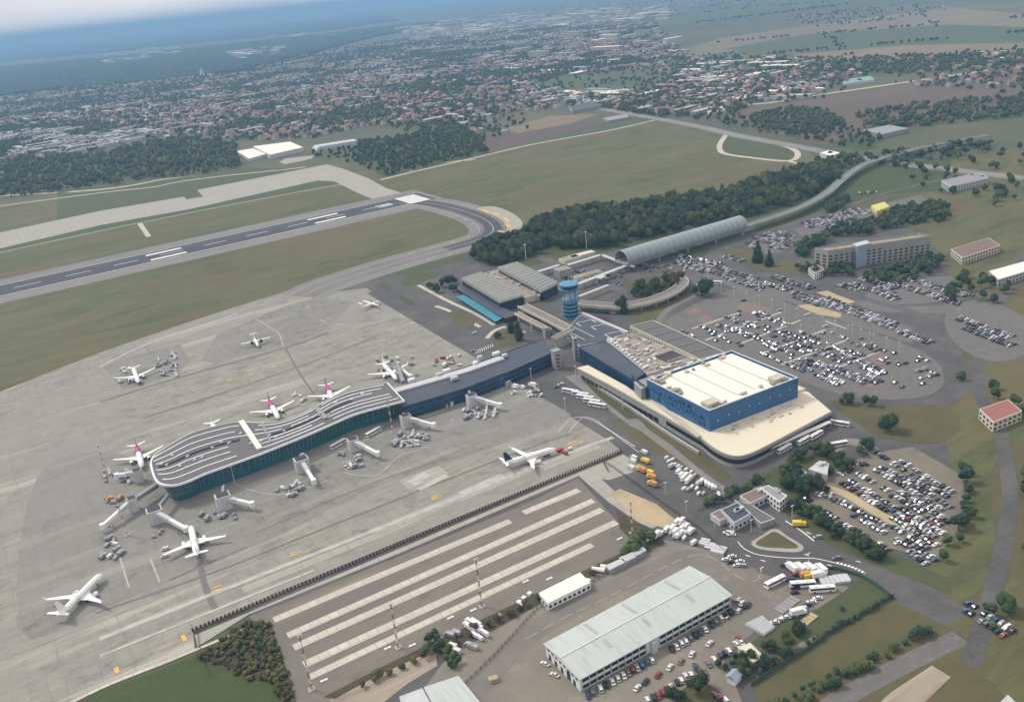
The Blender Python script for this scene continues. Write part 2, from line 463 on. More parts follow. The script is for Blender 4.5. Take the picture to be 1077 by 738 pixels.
sheet('field', [(380, 150), (430, 134), (480, 130), (505, 140), (440, 150), (400, 160)], 'm_field_green', .03)
sheet('field', [(560, 92), (590, 80), (690, 72), (740, 84), (700, 98), (640, 102)], 'm_field_green', .02)
sheet('field', [(600, 14), (700, 8), (860, -6), (940, 0), (800, 14), (700, 24)], 'm_field_green', .02)
TOWN_PX = [(-140, 178), (-60, 118), (60, 92), (200, 82), (300, 60), (420, 42), (560, 30), (690, 26), (720, 60), (760, 78), (880, 68), (900, 80), (780, 112), (700, 122), (620, 112), (540, 118), (500, 128), (430, 130), (380, 134), (330, 146), (250, 148), (190, 140), (105, 158), (30, 176)]
sheet('town_ground', TOWN_PX, 'm_town_ground', .015)
sheet('lake', [(380, 12.4), (406, 9.6), (406, 11.2), (380, 13.6)], 'm_water', .2)
sheet('lake', [(414, 10.2), (455, 4.2), (500, .3), (500, 1.8), (455, 6.3), (414, 12)], 'm_water', .2)

# ---- airfield grass
sheet('grass', [(-60, 205), (105, 196), (210, 186), (320, 168), (356, 168), (405, 186), (520, 160), (642, 136), (700, 127), (850, 160), (868, 172), (760, 200), (640, 212), (560, 230), (552, 246), (500, 262), (440, 275), (400, 288), (320, 300), (200, 345), (105, 372), (-80, 440)], 'm_grass', .05)
sheet('grass', [(105, 224), (193, 207), (214, 206), (320, 178), (250, 176), (160, 186), (60, 200), (60, 232)], 'm_grass_dark', .065)
sheet('grass', [(-60, 272), (105, 237), (152, 229), (334, 190), (356, 193), (320, 201), (162, 231), (105, 243), (-60, 280)], 'm_grass_dark', .065)
sheet('grass', [(756, 155), (765, 141), (821, 154), (838, 161), (829, 168), (790, 165.5), (762, 162)], 'm_grass_dark', .07)

# ---- old apron and runway
OLD = [(-80, 262), (105, 222), (193.6, 207), (196, 210), (214, 207), (207, 200), (323.6, 177), (344, 173), (362, 178), (388, 188), (406, 198), (426, 204), (420, 214), (398, 212), (376, 203), (362, 196), (352, 191), (334, 190), (200, 220), (105, 237), (-80, 280)]
sheet('apron', OLD, 'm_concrete_old', .08)
sheet('apron', [(293.6, 170.5), (300, 167), (330, 163.5), (328, 167), (300, 173)], 'm_concrete_old', .08)
ribbon('taxiway', [(-40, 222), (105, 203), (160, 197), (190, 191), (250, 183.5), (300, 178.5), (322, 175.5)], 7, 'm_path', .09)
ribbon('taxiway', [(-40, 208), (105, 199.5), (170, 189), (207, 184)], 11, 'm_path', .085)
ribbon('service_road', [(-80, 283), (105, 243), (162, 231.5), (240, 216), (322, 200.5), (360, 194)], 3.5, 'm_path', .085)
ribbon('service_road', [(147, 235), (151, 241), (156.5, 249)], 7, 'm_path', .09, smooth=0)
ribbon('perimeter_road', [(400, 189.5), (430, 182), (500, 166), (560, 152), (640, 137.5), (690, 126.5), (700, 127.5), (765, 140)], 7, 'm_path', .09)
ribbon('perimeter_road', [(765, 140.5), (758, 150), (757, 157), (763, 162), (790, 166), (829, 169.5), (839, 162), (824, 153.5), (765, 140)], 9, 'm_path', .095, smooth=5)
ribbon('perimeter_road', [(829, 169.5), (858, 177)], 7, 'm_path', .09, smooth=0)
ribbon('perimeter_road', [(-80, 445), (105, 372), (180, 350), (260, 322), (320, 300)], 4, 'm_dirt', .07)
# runway along the airfield axis
ux = Vector((math.cos(R_(3.1)), math.sin(R_(3.1)), 0)); uy = Vector((-ux.y, ux.x, 0))
RW0 = G(437, 209)            # threshold
def rw(a, b): return RW0 + ux * a + uy * b
def rwsheet(name, a0, a1, b0, b1, mat, z):
    return sheet(name, [rw(a0, b0), rw(a1, b0), rw(a1, b1), rw(a0, b1)], mat, z)
rwsheet('runway_shoulder', -900, 28, -64, 62, 'm_shoulder', .10)
rwsheet('runway', -900, 20, -31, 33, 'm_asphalt_dark', .12)
mk = MB()
def rwq(mb, a0, a1, b0, b1, z=.40):
    mb.add([tuple(rw(a0, b0).xy) + (z,), tuple(rw(a1, b0).xy) + (z,), tuple(rw(a1, b1).xy) + (z,), tuple(rw(a0, b1).xy) + (z,)], [(0, 1, 2, 3)])
for i in range(13): rwq(mk, -22, 12, -27 + i * 4.4, -27 + i * 4.4 + 3.5)
rwq(mk, -900, -24, 28.5, 30.0); rwq(mk, -900, -24, -29, -27.2)
for k in range(16): rwq(mk, -56 - k * 58, -86 - k * 58, -.6, .9)
for a in (-120, -345):
    rwq(mk, a - 46, a, 12, 19); rwq(mk, a - 46, a, -19, -12)
for i in range(3): rwq(mk, -64, -40, -8 + i * 6, -5 + i * 6)
mk.keep = True
struct(mk.build('runway_markings', M('m_white_paint'), loc=(0, 0, 0)))
# taxiway curl from the threshold back to the terminal apron
TW = [(424, 211), (452, 214), (480, 220), (506, 229), (518, 238), (516, 246), (498, 254), (470, 262), (440, 270), (405, 280), (370, 291), (340, 301), (318, 312)]
ribbon('taxiway_shoulder', TW, 62, 'm_shoulder', .09, smooth=8)
_, tw = ribbon('taxiway', TW, 34, 'm_taxi', .115, smooth=8)
ribbon('taxiway', TW[:8], 22, 'm_asphalt_dark', .13, smooth=8)
mk = MB(); dashes(mk, tw, 1.0, 500, 1, .17)
for sd in (-17.5, 17.5): dashes(mk, tw, 1.1, 500, 1, .17, sd)
for s_ in (-34, 34):
    dashes(mk, tw[20:70], 3.0, 4, 26, .17, s_ * .62)
mk.keep = True
struct(mk.build('taxiway_markings', M('m_grey_paint'), loc=(0, 0, 0)))
sheet('blast_pad', [(496, 222), (516, 217), (536, 223), (549, 233), (546, 243), (532, 249), (520, 246), (524, 238), (516, 230)], 'm_concrete_old', .11, smooth=4)
mk = MB()
for (a, b) in (((508, 221), (514, 224)), ((519, 224.5), (526, 227)), ((530, 229), (535, 233)), ((532, 236), (537, 239)), ((524, 243), (531, 245))):
    p, q = G(*a), G(*b); dashes(mk, [p, q], 5, 500, 1, .17)
mk.keep = True; struct(mk.build('taxiway_markings', M('m_yellow_paint'), loc=(0, 0, 0)))

# ---- asphalt that everything round the terminals stands on
sheet('asphalt_yard', [(318, 312), (345, 300), (400, 290), (440, 283), (492, 268), (540, 268), (600, 262), (660, 262), (790, 244), (860, 232), (937, 215), (1060, 190), (1200, 320), (1200, 700), (1150, 1000), (300, 1000), (300, 800), (310, 738), (288, 700), (262, 640), (205, 665), (150, 420)], 'm_asphalt', .055)
# terminal apron
ed = lambda t: (385 + t * 255, 302 + t * 161)
APR = [(-140, 470), (30, 402), (105, 371), (180, 345), (250, 322), (326, 299.5), (345, 308), (385, 303), (445, 340), (506, 380), (575, 423), (640, 463), (654, 473), (648, 478), (560, 512), (425, 567), (300, 620), (203, 662), (205, 683), (150, 705), (105, 724), (20, 765), (-200, 860)]
sheet('apron', APR, 'm_concrete', .08)
mk = MB(); apw = [G(*p) for p in APR]
for k in range(-8, 34):
    o_ = G(300, 500) + uy * (k * 22.5 - 150); run = None
    for j in range(-90, 90):
        p = o_ + ux * (j * 6.0)
        if inside(p, apw):
            if run is None: run = p
            end = p
        elif run is not None:
            dashes(mk, [run, end], .4 if k % 3 else .8, 9999, 1, .098); run = None
    if run is not None: dashes(mk, [run, end], .4, 9999, 1, .098)
for k in range(-16, 24):
    o_ = G(300, 500) + ux * (k * 30.0); run = None
    for j in range(-60, 160):
        p = o_ + uy * (j * 4.0)
        if inside(p, apw):
            if run is None: run = p
            end = p
        elif run is not None:
            dashes(mk, [run, end], .35, 9999, 1, .099); run = None
mk.keep = True; struct(mk.build('apron_joints', M('m_joint'), loc=(0, 0, 0)))
# darker worn stands and rubber lanes on the apron
sheet('apron_patch', [(40, 500), (120, 475), (200, 520), (300, 500), (420, 450), (520, 415), (568, 418), (600, 438), (520, 470), (400, 510), (300, 560), (230, 590), (105, 640), (20, 660)], 'm_concrete_worn', .085, smooth=4)
sheet('apron_patch', [(228, 352), (300, 322), (335, 312), (372, 318), (345, 345), (300, 366), (250, 384), (212, 380)], 'm_concrete_worn', .085)
sheet('apron_patch', [(108, 386), (140, 374), (190, 362), (200, 380), (180, 400), (130, 410)], 'm_concrete_worn', .086)
mk = MB()
for pts, w in (([(105, 423), (200, 394), (300, 366), (345, 350)], 3.5), ([(270, 560), (400, 505), (480, 480)], 1.2), ([(100, 645), (230, 600), (330, 560), (520, 485), (600, 456)], 1.4), ([(150, 440), (250, 408), (330, 380), (400, 352)], 2.2),
               ([(205, 560), (214, 610), (226, 640)], 3.2), ([(300, 366), (320, 400), (350, 440)], 1.6), ([(178, 610), (260, 575)], 1.5)):
    dashes(mk, smooth_path([G(*p) for p in pts], 6), w, 900, 1, .12)
mk.keep = True; struct(mk.build('tyre_marks', M('m_rubber'), loc=(0, 0, 0)))
mk = MB()
for pts, w in (([(105, 672), (200, 634), (330, 583), (480, 524), (600, 476), (645, 460)], 3.6), ([(105, 690), (205, 650), (330, 600)], 2.0),
               ([(126, 586), (136, 618)], .9), ([(158, 587), (168, 612)], .9), ([(268, 335), (286, 346), (294, 352), (298, 365)], 1.0), ([(105, 386), (160, 360), (250, 330)], 3),
               ([(240, 505), (262, 515), (300, 520), (345, 505)], .7), ([(360, 497), (395, 500), (420, 480), (450, 470)], .7), ([(587, 455), (600, 441), (618, 440), (640, 452), (668, 470)], 1.0),
               ([(432, 509), (450, 498)], 9), ([(440, 515), (470, 500)], 5), ([(485, 520), (530, 500)], 7)):
    dashes(mk, smooth_path([G(*p) for p in pts], 6), w, 900, 1, .13)
mk.keep = True; struct(mk.build('apron_markings', M('m_grey_paint'), loc=(0, 0, 0)))
mk = MB()
for wq, hq, x, y in ((30, 4, 440, 540), (26, 5, 520, 508), (14, 7, 446, 502), (40, 3, 330, 590), (22, 4, 600, 480)):
    c_ = G(x, y); sheet('apron_patch', [c_ + ux * (-wq) - uy * hq, c_ + ux * wq - uy * hq, c_ + ux * wq + uy * hq, c_ - ux * wq + uy * hq], 'm_concrete_old', .09)
for (x, y) in ((228, 618), (310, 582), (453, 524), (603, 467), (322, 324), (340, 337), (253, 397), (262, 394), (236, 402), (290, 384), (345, 640)):
    p = G(x, y)
    if x == 345: continue
    for k in range(4):
        q = p + Vector((random.uniform(-4, 4), random.uniform(-3, 3), 0)); dashes(mk, [q, q + Vector((random.uniform(1, 5), random.uniform(-1, 1), 0))], random.uniform(.6, 1.6), 99, 1, .14)
for a, b in (((192, 668), (195, 674)), ((122, 702), (124, 708))): dashes(mk, [G(*a), G(*b)], 2, 99, 1, .14)
mk.keep = True; struct(mk.build('apron_markings', M('m_yellow_paint'), loc=(0, 0, 0)))
# islands of grass by the old hall
for isl in ([(399, 299), (404, 298), (411, 302), (406, 305)], [(419, 313), (424, 311.5), (436, 318), (430, 321)], [(422, 297), (434, 288), (462, 286), (455, 292), (430, 301)],
            [(472, 330), (480, 327), (490, 331), (500, 338), (494, 345), (482, 341)], [(520, 352), (535, 348), (548, 352), (546, 360), (532, 364), (522, 360)]):
    sheet('grass_island', isl, 'm_grass_dark' if isl[0][0] < 460 else 'm_grass_dry', .06, smooth=4, kerb=.12)
for rd in ([(458, 322), (470, 326), (490, 336), (505, 344)], [(512, 356), (520, 348), (534, 344), (552, 350)], [(440, 300), (470, 316), (500, 330), (520, 342)]):
    ribbon('pavement', rd, 4, 'm_path', .075)
sheet('grass', [(402, 284), (440, 279), (492, 266), (508, 262), (504, 270), (452, 284), (425, 290)], 'm_grass_dark', .06)

# ---- lower field: cargo stands, verges, dirt
sheet('cargo_apron', [(262, 648), (300, 634), (420, 585), (560, 527), (608, 503), (655, 555), (668, 566), (690, 578), (640, 592), (560, 636), (450, 690), (345, 742), (318, 760), (300, 700)], 'm_brown_apron', .07)
BF = [(203, 664), (655, 474.5)]
sheet('service_lane', [(205, 668), (655, 477.5), (680, 492), (640, 505), (610, 500), (420, 582), (262, 646), (208, 680)], 'm_concrete_old', .09)
for a, b, w in (((288, 652), (537, 548), 5.0), ((550.6, 539.5), (609, 515.5), 5.0), ((302.6, 668.5), (624, 526.5), 4.9), ((309, 681), (633.5, 536), 4.9), ((319.5, 699), (648.5, 549), 5.0), ((326, 712), (623, 573), 4.4)):
    ribbon('concrete_strip', [a, b], w, 'm_strip', .10, smooth=0)
sheet('dirt_field', [(345, 745), (350, 730), (400, 704), (440, 688), (458, 682), (460, 700), (430, 718), (395, 745), (380, 800), (330, 800)], 'm_dirt', .085)
sheet('dirt_field', [(642, 519), (652, 514), (690, 530), (712, 548), (700, 556), (672, 546)], 'm_sand', .085)
sheet('soil', [(648, 536), (668, 548), (700, 562), (690, 575), (668, 572), (652, 556)], 'm_soil', .087)
sheet('service_lane', [(608, 500), (622, 494), (650, 520), (694, 552), (683, 557), (640, 528)], 'm_concrete_old', .083)
sheet('grass', [(-220, 870), (20, 772), (105, 726), (160, 708), (205, 690), (240, 706), (286, 700), (300, 745), (310, 900), (0, 1000)], 'm_grass_lush', .065)
sheet('scrub_ground', [(205, 690), (215, 684), (262, 652), (285, 655), (300, 700), (312, 745), (300, 760), (285, 716), (240, 706)], 'm_soil', .07)
ribbon('kerb_strip', [(-200, 868), (20, 767), (105, 724), (180, 694), (262, 660)], 2.0, 'm_strip', .095)
sheet('verge', [(340, 733), (400, 702), (450, 678), (560, 626), (640, 588), (692, 564), (700, 571), (640, 597), (560, 639), (470, 686), (440, 691), (400, 709), (352, 735)], 'm_soil', .09)

# ---- hangar yard and its roads
sheet('yard', [(410, 770), (470, 692), (560, 640), (640, 596), (700, 568), (750, 580), (790, 600), (815, 605), (800, 660), (760, 690), (790, 760), (800, 900), (380, 1000)], 'm_yard', .075)
sheet('yard', [(790, 600), (850, 612), (905, 608), (870, 650), (845, 690), (800, 660)], 'm_yard', .077)
_, yr = ribbon('yard_road', [(470, 760), (545, 678), (600, 640), (680, 602), (720, 586), (752, 590), (790, 606)], 12, 'm_yard_road', .085)
mk = MB(); dashes(mk, smooth_path([G(*p) for p in [(553, 672), (595, 649), (640, 628), (700, 596), (730, 584), (752, 588), (775, 606), (795, 611), (800, 600), (799, 597)]], 6), .35, 7, 3, .12)
mk.keep = True; struct(mk.build('road_markings', M('m_grey_paint'), loc=(0, 0, 0)))
# roads east of the apron
ribbon('road', [(395, 306), (450, 338), (520, 378), (575, 410), (640, 448), (700, 500), (745, 548), (790, 585), (850, 600), (900, 606), (950, 640), (1020, 700)], 20, 'm_asphalt', .078)
ribbon('service_road', [(600, 395), (640, 425), (690, 462), (735, 500), (770, 520), (800, 514)], 9, 'm_shoulder', .08)
ribbon('road', [(800, 512), (828, 500), (850, 485), (880, 470), (900, 465), (925, 480), (937, 500), (980, 540)], 9, 'm_shoulder', .082)
ribbon('road', [(800, 545), (840, 562), (880, 580), (937, 604), (1010, 650)], 15, 'm_asphalt', .084)
_, gr_ = ribbon('road', [(745, 560), (772, 578), (800, 590), (850, 593), (905, 600), (937, 618), (990, 660)], 11, 'm_asphalt', .086)
mk = MB()
dashes(mk, smooth_path([G(*p) for p in [(776, 570), (784, 578), (800, 584), (830, 587), (860, 588), (900, 598)]], 6), .5, 900, 1, .13)
dashes(mk, smooth_path([G(*p) for p in [(826, 548), (842, 558), (856, 569)]], 6), .7, 900, 1, .13)
dashes(mk, smooth_path([G(*p) for p in [(880, 592), (895, 596), (910, 603)]], 6), 1.6, 1, .8, .13)
for x, y in ((848, 560), (784, 584), (800, 589), (828, 590), (870, 594), (900, 590), (846, 583)): dashes(mk, [G(x, y), G(x + 5, y + 1.5)], .6, 99, 1, .13)
for k in range(9): dashes(mk, [G(500 + k * 2.2, 369 - k * .9), G(501 + k * 2.2, 372 - k * .9)], .5, 99, 1, .13)
dashes(mk, smooth_path([G(*p) for p in [(598, 455), (612, 440), (625, 441), (640, 452), (672, 476)]], 6), .3, 900, 1, .13)
mk.keep = True; struct(mk.build('road_markings', M('m_white_paint'), loc=(0, 0, 0)))
# grass and kerbed islands
sheet('traffic_island', [(790, 571), (800, 564), (815, 556), (828, 564), (843, 573), (845, 578), (838, 581), (815, 580), (797, 577)], 'm_concrete_wall', .09, smooth=3, kerb=.13)
sheet('grass', [(795, 571), (806, 563.5), (815, 559.5), (828, 567), (839, 574), (836, 577), (815, 576.5), (800, 575)], 'm_grass_dry', .16, smooth=3)
sheet('grass', [(612, 399), (620, 396), (665, 432), (672, 440), (660, 441), (628, 416)], 'm_grass_dark', .09)
sheet('grass', [(668, 432), (700, 452), (740, 480), (770, 500), (760, 508), (720, 478), (680, 450)], 'm_grass_dry', .087)
sheet('grass', [(640, 440), (672, 452), (720, 488), (752, 512), (735, 510), (700, 484), (668, 462)], 'm_grass', .086)
sheet('grass', [(876, 421), (937, 428), (995, 426), (1010, 450), (985, 466), (930, 461), (905, 447), (884, 433)], 'm_grass_dry', .087, smooth=3)
sheet('grass', [(800, 500), (830, 485), (870, 470), (885, 500), (850, 520), (830, 545), (810, 520)], 'm_grass_dark', .087)
sheet('grass', [(835, 545), (850, 538), (880, 555), (937, 580), (1000, 610), (1000, 625), (930, 598), (870, 572)], 'm_grass_dark', .09)
sheet('grass', [(905, 606), (937, 628), (900, 648), (850, 672), (815, 688), (790, 676), (820, 652), (860, 640), (888, 622)], 'm_grass_dark', .09)
sheet('grass', [(815, 690), (860, 675), (937, 632), (1000, 660), (1040, 700), (940, 720), (870, 760), (800, 745), (790, 715)], 'm_grass_dry', .09)
sheet('grass', [(712, 730), (735, 712), (758, 728), (760, 760), (710, 760)], 'm_grass_dry', .09)
ribbon('road', [(840, 770), (880, 738), (937, 706), (1010, 670)], 9, 'm_park', .095)
# car parks
sheet('car_park', [(852, 515), (880, 492), (920, 476), (960, 470), (1012, 500), (1016, 545), (985, 588), (937, 577), (880, 552), (852, 534)], 'm_park_warm', .088)
ribbon('car_park_lane', [(866, 512), (890, 520), (920, 538), (960, 560)], 6, 'm_sand', .093)
LOT = [(700, 345), (712, 330), (740, 316), (775, 304), (810, 312), (870, 335), (940, 358), (985, 380), (990, 408), (955, 420), (900, 418), (860, 408), (800, 385), (740, 362)]
ribbon('road', [(695, 352), (700, 334), (728, 316), (768, 298), (800, 304), (870, 326), (950, 352), (1010, 382), (1000, 420), (940, 428), (880, 420), (840, 408)], 11, 'm_asphalt', .085, smooth=8)
sheet('car_park', LOT, 'm_park', .09, smooth=4)
mk = MB()
for a, b in (((728, 346), (778, 329)), ((742, 358), (822, 328.5)), ((778, 362), (842, 337)), ((800, 373), (868, 347)), ((822, 384), (890, 358)), ((862, 394), (925, 370)), ((868, 338), (890, 346))):
    dashes(mk, [G(*a), G(*b)], 2.2, 900, 1, .13)
mk.keep = True; struct(mk.build('car_park_kerbs', M('m_grey_paint'), loc=(0, 0, 0)))
for pts in ([(776, 320), (790, 318), (812, 326), (806, 330), (780, 328)], [(732, 336), (742, 331), (750, 336), (742, 341)], [(915, 378), (925, 372), (938, 378), (928, 384)], [(906, 402), (914, 398), (922, 404), (912, 408)], [(724, 328), (734, 324), (738, 328), (728, 332)]):
    sheet('paving', pts, 'm_redpave', .12, smooth=4)
ribbon('road', [(560, 268), (640, 292), (700, 290), (745, 296), (800, 318), (870, 345), (937, 366), (1040, 400)], 14, 'm_asphalt', .083)
sheet('car_park', [(738, 290), (750, 283), (800, 296), (860, 312), (900, 322), (960, 345), (960, 362), (900, 344), (830, 318), (780, 306)], 'm_park', .092)
ribbon('road', [(700, 262), (742, 277), (800, 290), (860, 302), (937, 322), (1040, 352)], 9, 'm_asphalt', .094)
sheet('verge', [(838, 322), (850, 320), (885, 330), (884, 334), (862, 332)], 'm_sand', .12)
sheet('verge', [(858, 308), (870, 306), (900, 318), (890, 320)], 'm_sand', .12)
sheet('car_park', [(900, 320), (915, 306), (930, 296), (1000, 290), (1040, 330), (960, 330), (920, 328)], 'm_park', .092)
sheet('car_park', [(785, 258), (800, 248), (828, 244), (838, 256), (822, 266), (796, 268)], 'm_park', .092)
sheet('car_park', [(836, 242), (870, 228), (905, 222), (930, 214), (970, 205), (980, 222), (920, 232), (870, 240), (845, 250)], 'm_park', .092)
sheet('grass', [(762, 262), (785, 262), (800, 272), (850, 275), (860, 290), (800, 284), (765, 272)], 'm_grass', .088)
sheet('grass', [(700, 266), (722, 258), (745, 262), (740, 270), (712, 272)], 'm_grass_lush', .088, smooth=3)
sheet('grass', [(786, 234), (840, 222), (885, 200), (905, 180), (940, 172), (1000, 165), (1000, 200), (937, 205), (880, 215), (840, 230), (800, 244)], 'm_grass_lush', .06)
sheet('grass', [(660, 300), (690, 290), (712, 296), (706, 306), (680, 314), (665, 310)], 'm_grass_dark', .088, smooth=3)
sheet('grass', [(664, 324), (700, 318), (735, 306), (745, 306), (700, 328), (690, 340), (668, 338)], 'm_grass', .088)
ribbon('road', [(690, 345), (698, 330), (716, 318), (745, 306)], 6, 'm_taxi', .091)
# dual carriageway beyond the field
_, hw = ribbon('highway', [(560, 100), (640, 116), (699, 126.5), (738, 134), (777, 143), (842, 155), (884, 163), (915, 168), (960, 174), (1080, 188)], 26, 'm_shoulder', .10)
mk = MB(); dashes(mk, hw, 1.6, 900, 1, .15); mk.keep = True
struct(mk.build('road_markings', M('m_grey_paint'), loc=(0, 0, 0)))
ribbon('road', [(800, 245), (840, 234), (870, 226), (900, 214), (937, 202), (1000, 186)], 8, 'm_asphalt', .095)
ribbon('road', [(700, 98), (780, 110), (860, 100), (930, 90), (1040, 74)], 14, 'm_path', .05)
ribbon('road', [(160, 132), (176, 143), (186, 150)], 12, 'm_path', .05)
ribbon('road', [(430, 180), (460, 172), (500, 168)], 6, 'm_path', .05)
for wd in ([(498, 262), (530, 250), (560, 238), (620, 222), (700, 214), (760, 205), (868, 172), (890, 182), (860, 208), (790, 232), (730, 246), (660, 262), (600, 272), (530, 285), (500, 275)],
           [(105, 196), (60, 204), (60, 170), (105, 160), (190, 142), (252, 150), (250, 168), (262, 172), (210, 184)], [(376, 150), (440, 142), (500, 140), (515, 160), (430, 180), (404, 186), (376, 172)]):
    sheet('woodland_ground', wd, 'm_grass_dark', .062)

# ---- the place goes on beyond the photo's right-hand edge
sheet('grass', [(905, 186), (1000, 168), (1160, 150), (1300, 300), (1300, 1000), (860, 1000), (880, 760), (925, 724), (985, 690), (1000, 655), (965, 622), (985, 560), (1000, 480), (985, 440), (1010, 400), (1010, 365), (990, 335), (1000, 300), (985, 262), (950, 235), (930, 208)], 'm_grass', .0565, smooth=3)
sheet('grass', [(1060, 470), (1200, 480), (1200, 660), (1080, 620), (1045, 560)], 'm_grass_dry', .058, smooth=4)
sheet('grass', [(870, 775), (937, 724), (990, 700), (1060, 735), (1100, 900), (900, 1000)], 'm_grass_dry', .058, smooth=4)
ribbon('road', [(1020, 700), (1050, 600), (1062, 520), (1050, 450), (1028, 405), (1035, 350), (1062, 300), (1080, 262)], 8, 'm_asphalt', .095)
ribbon('road', [(937, 322), (1000, 318), (1062, 306)], 7, 'm_asphalt', .0955)
sheet('car_park', [(995, 330), (1040, 318), (1085, 340), (1080, 372), (1040, 380), (1003, 360)], 'm_park', .097, smooth=3)
sheet('dirt_field', [(903, 760), (937, 728), (980, 700), (1000, 712), (950, 760)], 'm_dirt', .09)
# ================================================================== LARGE BUILDINGS
def vlist(pts): return [(p.x, p.y) for p in pts]
def inset(pts, d):
    n = len(pts); out = []
    area = sum(pts[i].x * pts[(i + 1) % n].y - pts[(i + 1) % n].x * pts[i].y for i in range(n))
    s = 1 if area > 0 else -1
    for i in range(n):
        a = (pts[i] - pts[i - 1]).xy.normalized(); b = (pts[(i + 1) % n] - pts[i]).xy.normalized()
        na = Vector((-a.y, a.x)) * s; nb = Vector((-b.y, b.x)) * s
        k = na + nb; k = k / max(.35, (1 + na.dot(nb)))
        out.append(Vector((pts[i].x + k.x * d, pts[i].y + k.y * d, pts[i].z)))
    return out
def wallstrip(mb, p, q, z0, z1, off, th=.25, t0=0., t1=1.):
    """a slab lying proud of the wall p-q (left-hand side of p->q when off>0)"""
    a = p.lerp(q, t0); b = p.lerp(q, t1); d = (b - a).xy; Ld = d.length
    if Ld < .05: return
    u = d / Ld; n = Vector((-u.y, u.x))
    c = (a + b) / 2
    mb.box((c.x + n.x * off, c.y + n.y * off, (z0 + z1) / 2), (Ld, th, z1 - z0), math.atan2(u.y, u.x))
def block(t, c, z0, z1, wall, roof, parapet=.8, pw=.5, wname='wall'):
    """walls, recessed roof and parapet for a footprint c (list of Vectors)"""
    mb = MB(); mb.prism(vlist(c), z0, z1 - .3); mb.build(wname, M(wall), t)
    mb = MB(); ins = inset(c, pw)
    mb.prism(vlist(ins), z1 - .3, z1 - .05); mb.build('roof', M(roof), t)
    if parapet:
        mb = MB(); n = len(c)
        for i in range(n):
            a, b = c[i], c[(i + 1) % n]; ia, ib = ins[i], ins[(i + 1) % n]
            mb.prism([(a.x, a.y), (b.x, b.y), (ib.x, ib.y), (ia.x, ia.y)], z1 - .296, z1 - .3 + parapet)
        mb.build('parapet', M('m_lightgrey'[2:]) if wall in ('midgrey',) else M(wall), t)
def M(n): return MATS[n if n.startswith('m_') else 'm_' + n]
def quad_at(*px, z=0): return [G(x, y, z) for x, y in px]

def rooftop_unit(mb, c, z, s=1.0, rz=0):
    mb.box((c.x, c.y, z + .9 * s), (random.uniform(2, 4) * s, random.uniform(1.6, 3) * s, 1.8 * s), rz)

# ---- curved finger terminal
t = thing('terminal_building', 'curved glass terminal with grey roof striped in white, reaching out onto the apron', 'terminal', G(260, 520))
ZR = 15.0
top = smooth_path([G(x, y, ZR) for x, y in ((157.6, 487), (159.5, 481), (164.5, 476), (178, 467.5), (201, 455), (229, 447), (250, 443), (274.6, 444), (295, 442), (316, 435), (332, 427), (355, 414), (378, 407), (408, 402))], 5)
bot = smooth_path([G(x, y, ZR) for x, y in ((157.6, 489), (161.5, 502), (168, 508.5), (182, 510), (198, 505.5), (215, 498), (240, 489), (274.6, 476.5), (295, 468.5), (316, 460), (337, 451), (355, 443), (378, 433.7), (425.6, 421))], 5)
outl = bot + list(reversed(top))
mb = MB(); mb.prism(vlist(outl), ZR - 1.3, ZR, 0); mb.build('roof_edge', M('white_metal'), t)
ins_ = inset(outl, 1.3)
mb = MB(); mb.prism(vlist(ins_), ZR + .01, ZR + .35); mb.build('roof', M('roof_dark'), t)
def lerpcurve(A, B, f, s0=0., s1=1., n=40):
    out = []
    for i in range(n + 1):
        s = s0 + (s1 - s0) * i / n
        def at(Cv):
            x = s * (len(Cv) - 1); k = min(int(x), len(Cv) - 2); return Cv[k].lerp(Cv[k + 1], x - k)
        out.append(at(A).lerp(at(B), f))
    return out
def band(mb, path, w, z0, z1):
    Lp, Rp = ribbon_pts(path, w)
    for i in range(len(path) - 1):
        mb.prism([(Rp[i].x, Rp[i].y), (Rp[i + 1].x, Rp[i + 1].y), (Lp[i + 1].x, Lp[i + 1].y), (Lp[i].x, Lp[i].y)], z0, z1)
for f, s0, s1 in ((.13, .10, .47), (.13, .53, .76), (.13, .79, .98), (.27, .12, .46), (.27, .52, .73), (.27, .78, .97), (.40, .14, .62), (.40, .66, .95), (.60, .14, .45), (.60, .52, .78), (.60, .82, .98), (.73, .15, .46), (.73, .53, .74), (.73, .80, .98), (.87, .18, .48), (.87, .53, .79), (.87, .83, .99)):
    mb = MB(); band(mb, lerpcurve(top, bot, f, s0, s1, 22), .95, ZR + .36, ZR + .75); mb.build('roof_rib', M('white_metal'), t)
for sa_, sb_ in ((.16, .48), (.56, .9)):
    mb = MB(); band(mb, lerpcurve(top, bot, .49, sa_, sb_, 16), 2.2, ZR + .36, ZR + 1.1); mb.build('skylight', M('glass_dark'), t)
for pq, w, m, h in ((((254, 444), (273.5, 473)), 3.6, 'm_roof_white', 1.6), (((331.5, 428.5), (343, 441)), 3.6, 'm_midgrey', 1.4), (((276, 446), (285, 466)), 1.4, 'm_midgrey', 1.1)):
    mb = MB(); a, b = G(*pq[0], ZR), G(*pq[1], ZR); band(mb, [a, b], w, ZR + .36, ZR + h); mb.build('roof_crossing', M(m), t)
mb = MB()
for k in range(26):
    c = lerpcurve(top, bot, random.choice((.46, .52, .34, .66)), .18 + .03 * k, .2 + .03 * k, 1)[0] if k < 26 else None
    mb.box((c.x, c.y, ZR + .9), (random.uniform(1.2, 2.6), random.uniform(1, 2), 1.0), random.random())
    mb.build('roof_plant', M('lightgrey'), t); mb = MB()
w_top = inset(outl, 3.0); w_bot = inset(outl, 5.2)
mb = MB(); mb.prism(vlist(w_bot), 4.2, ZR - 1.32, pts1=vlist(w_top)); mb.build('glass_wall', M('glass_teal'), t)
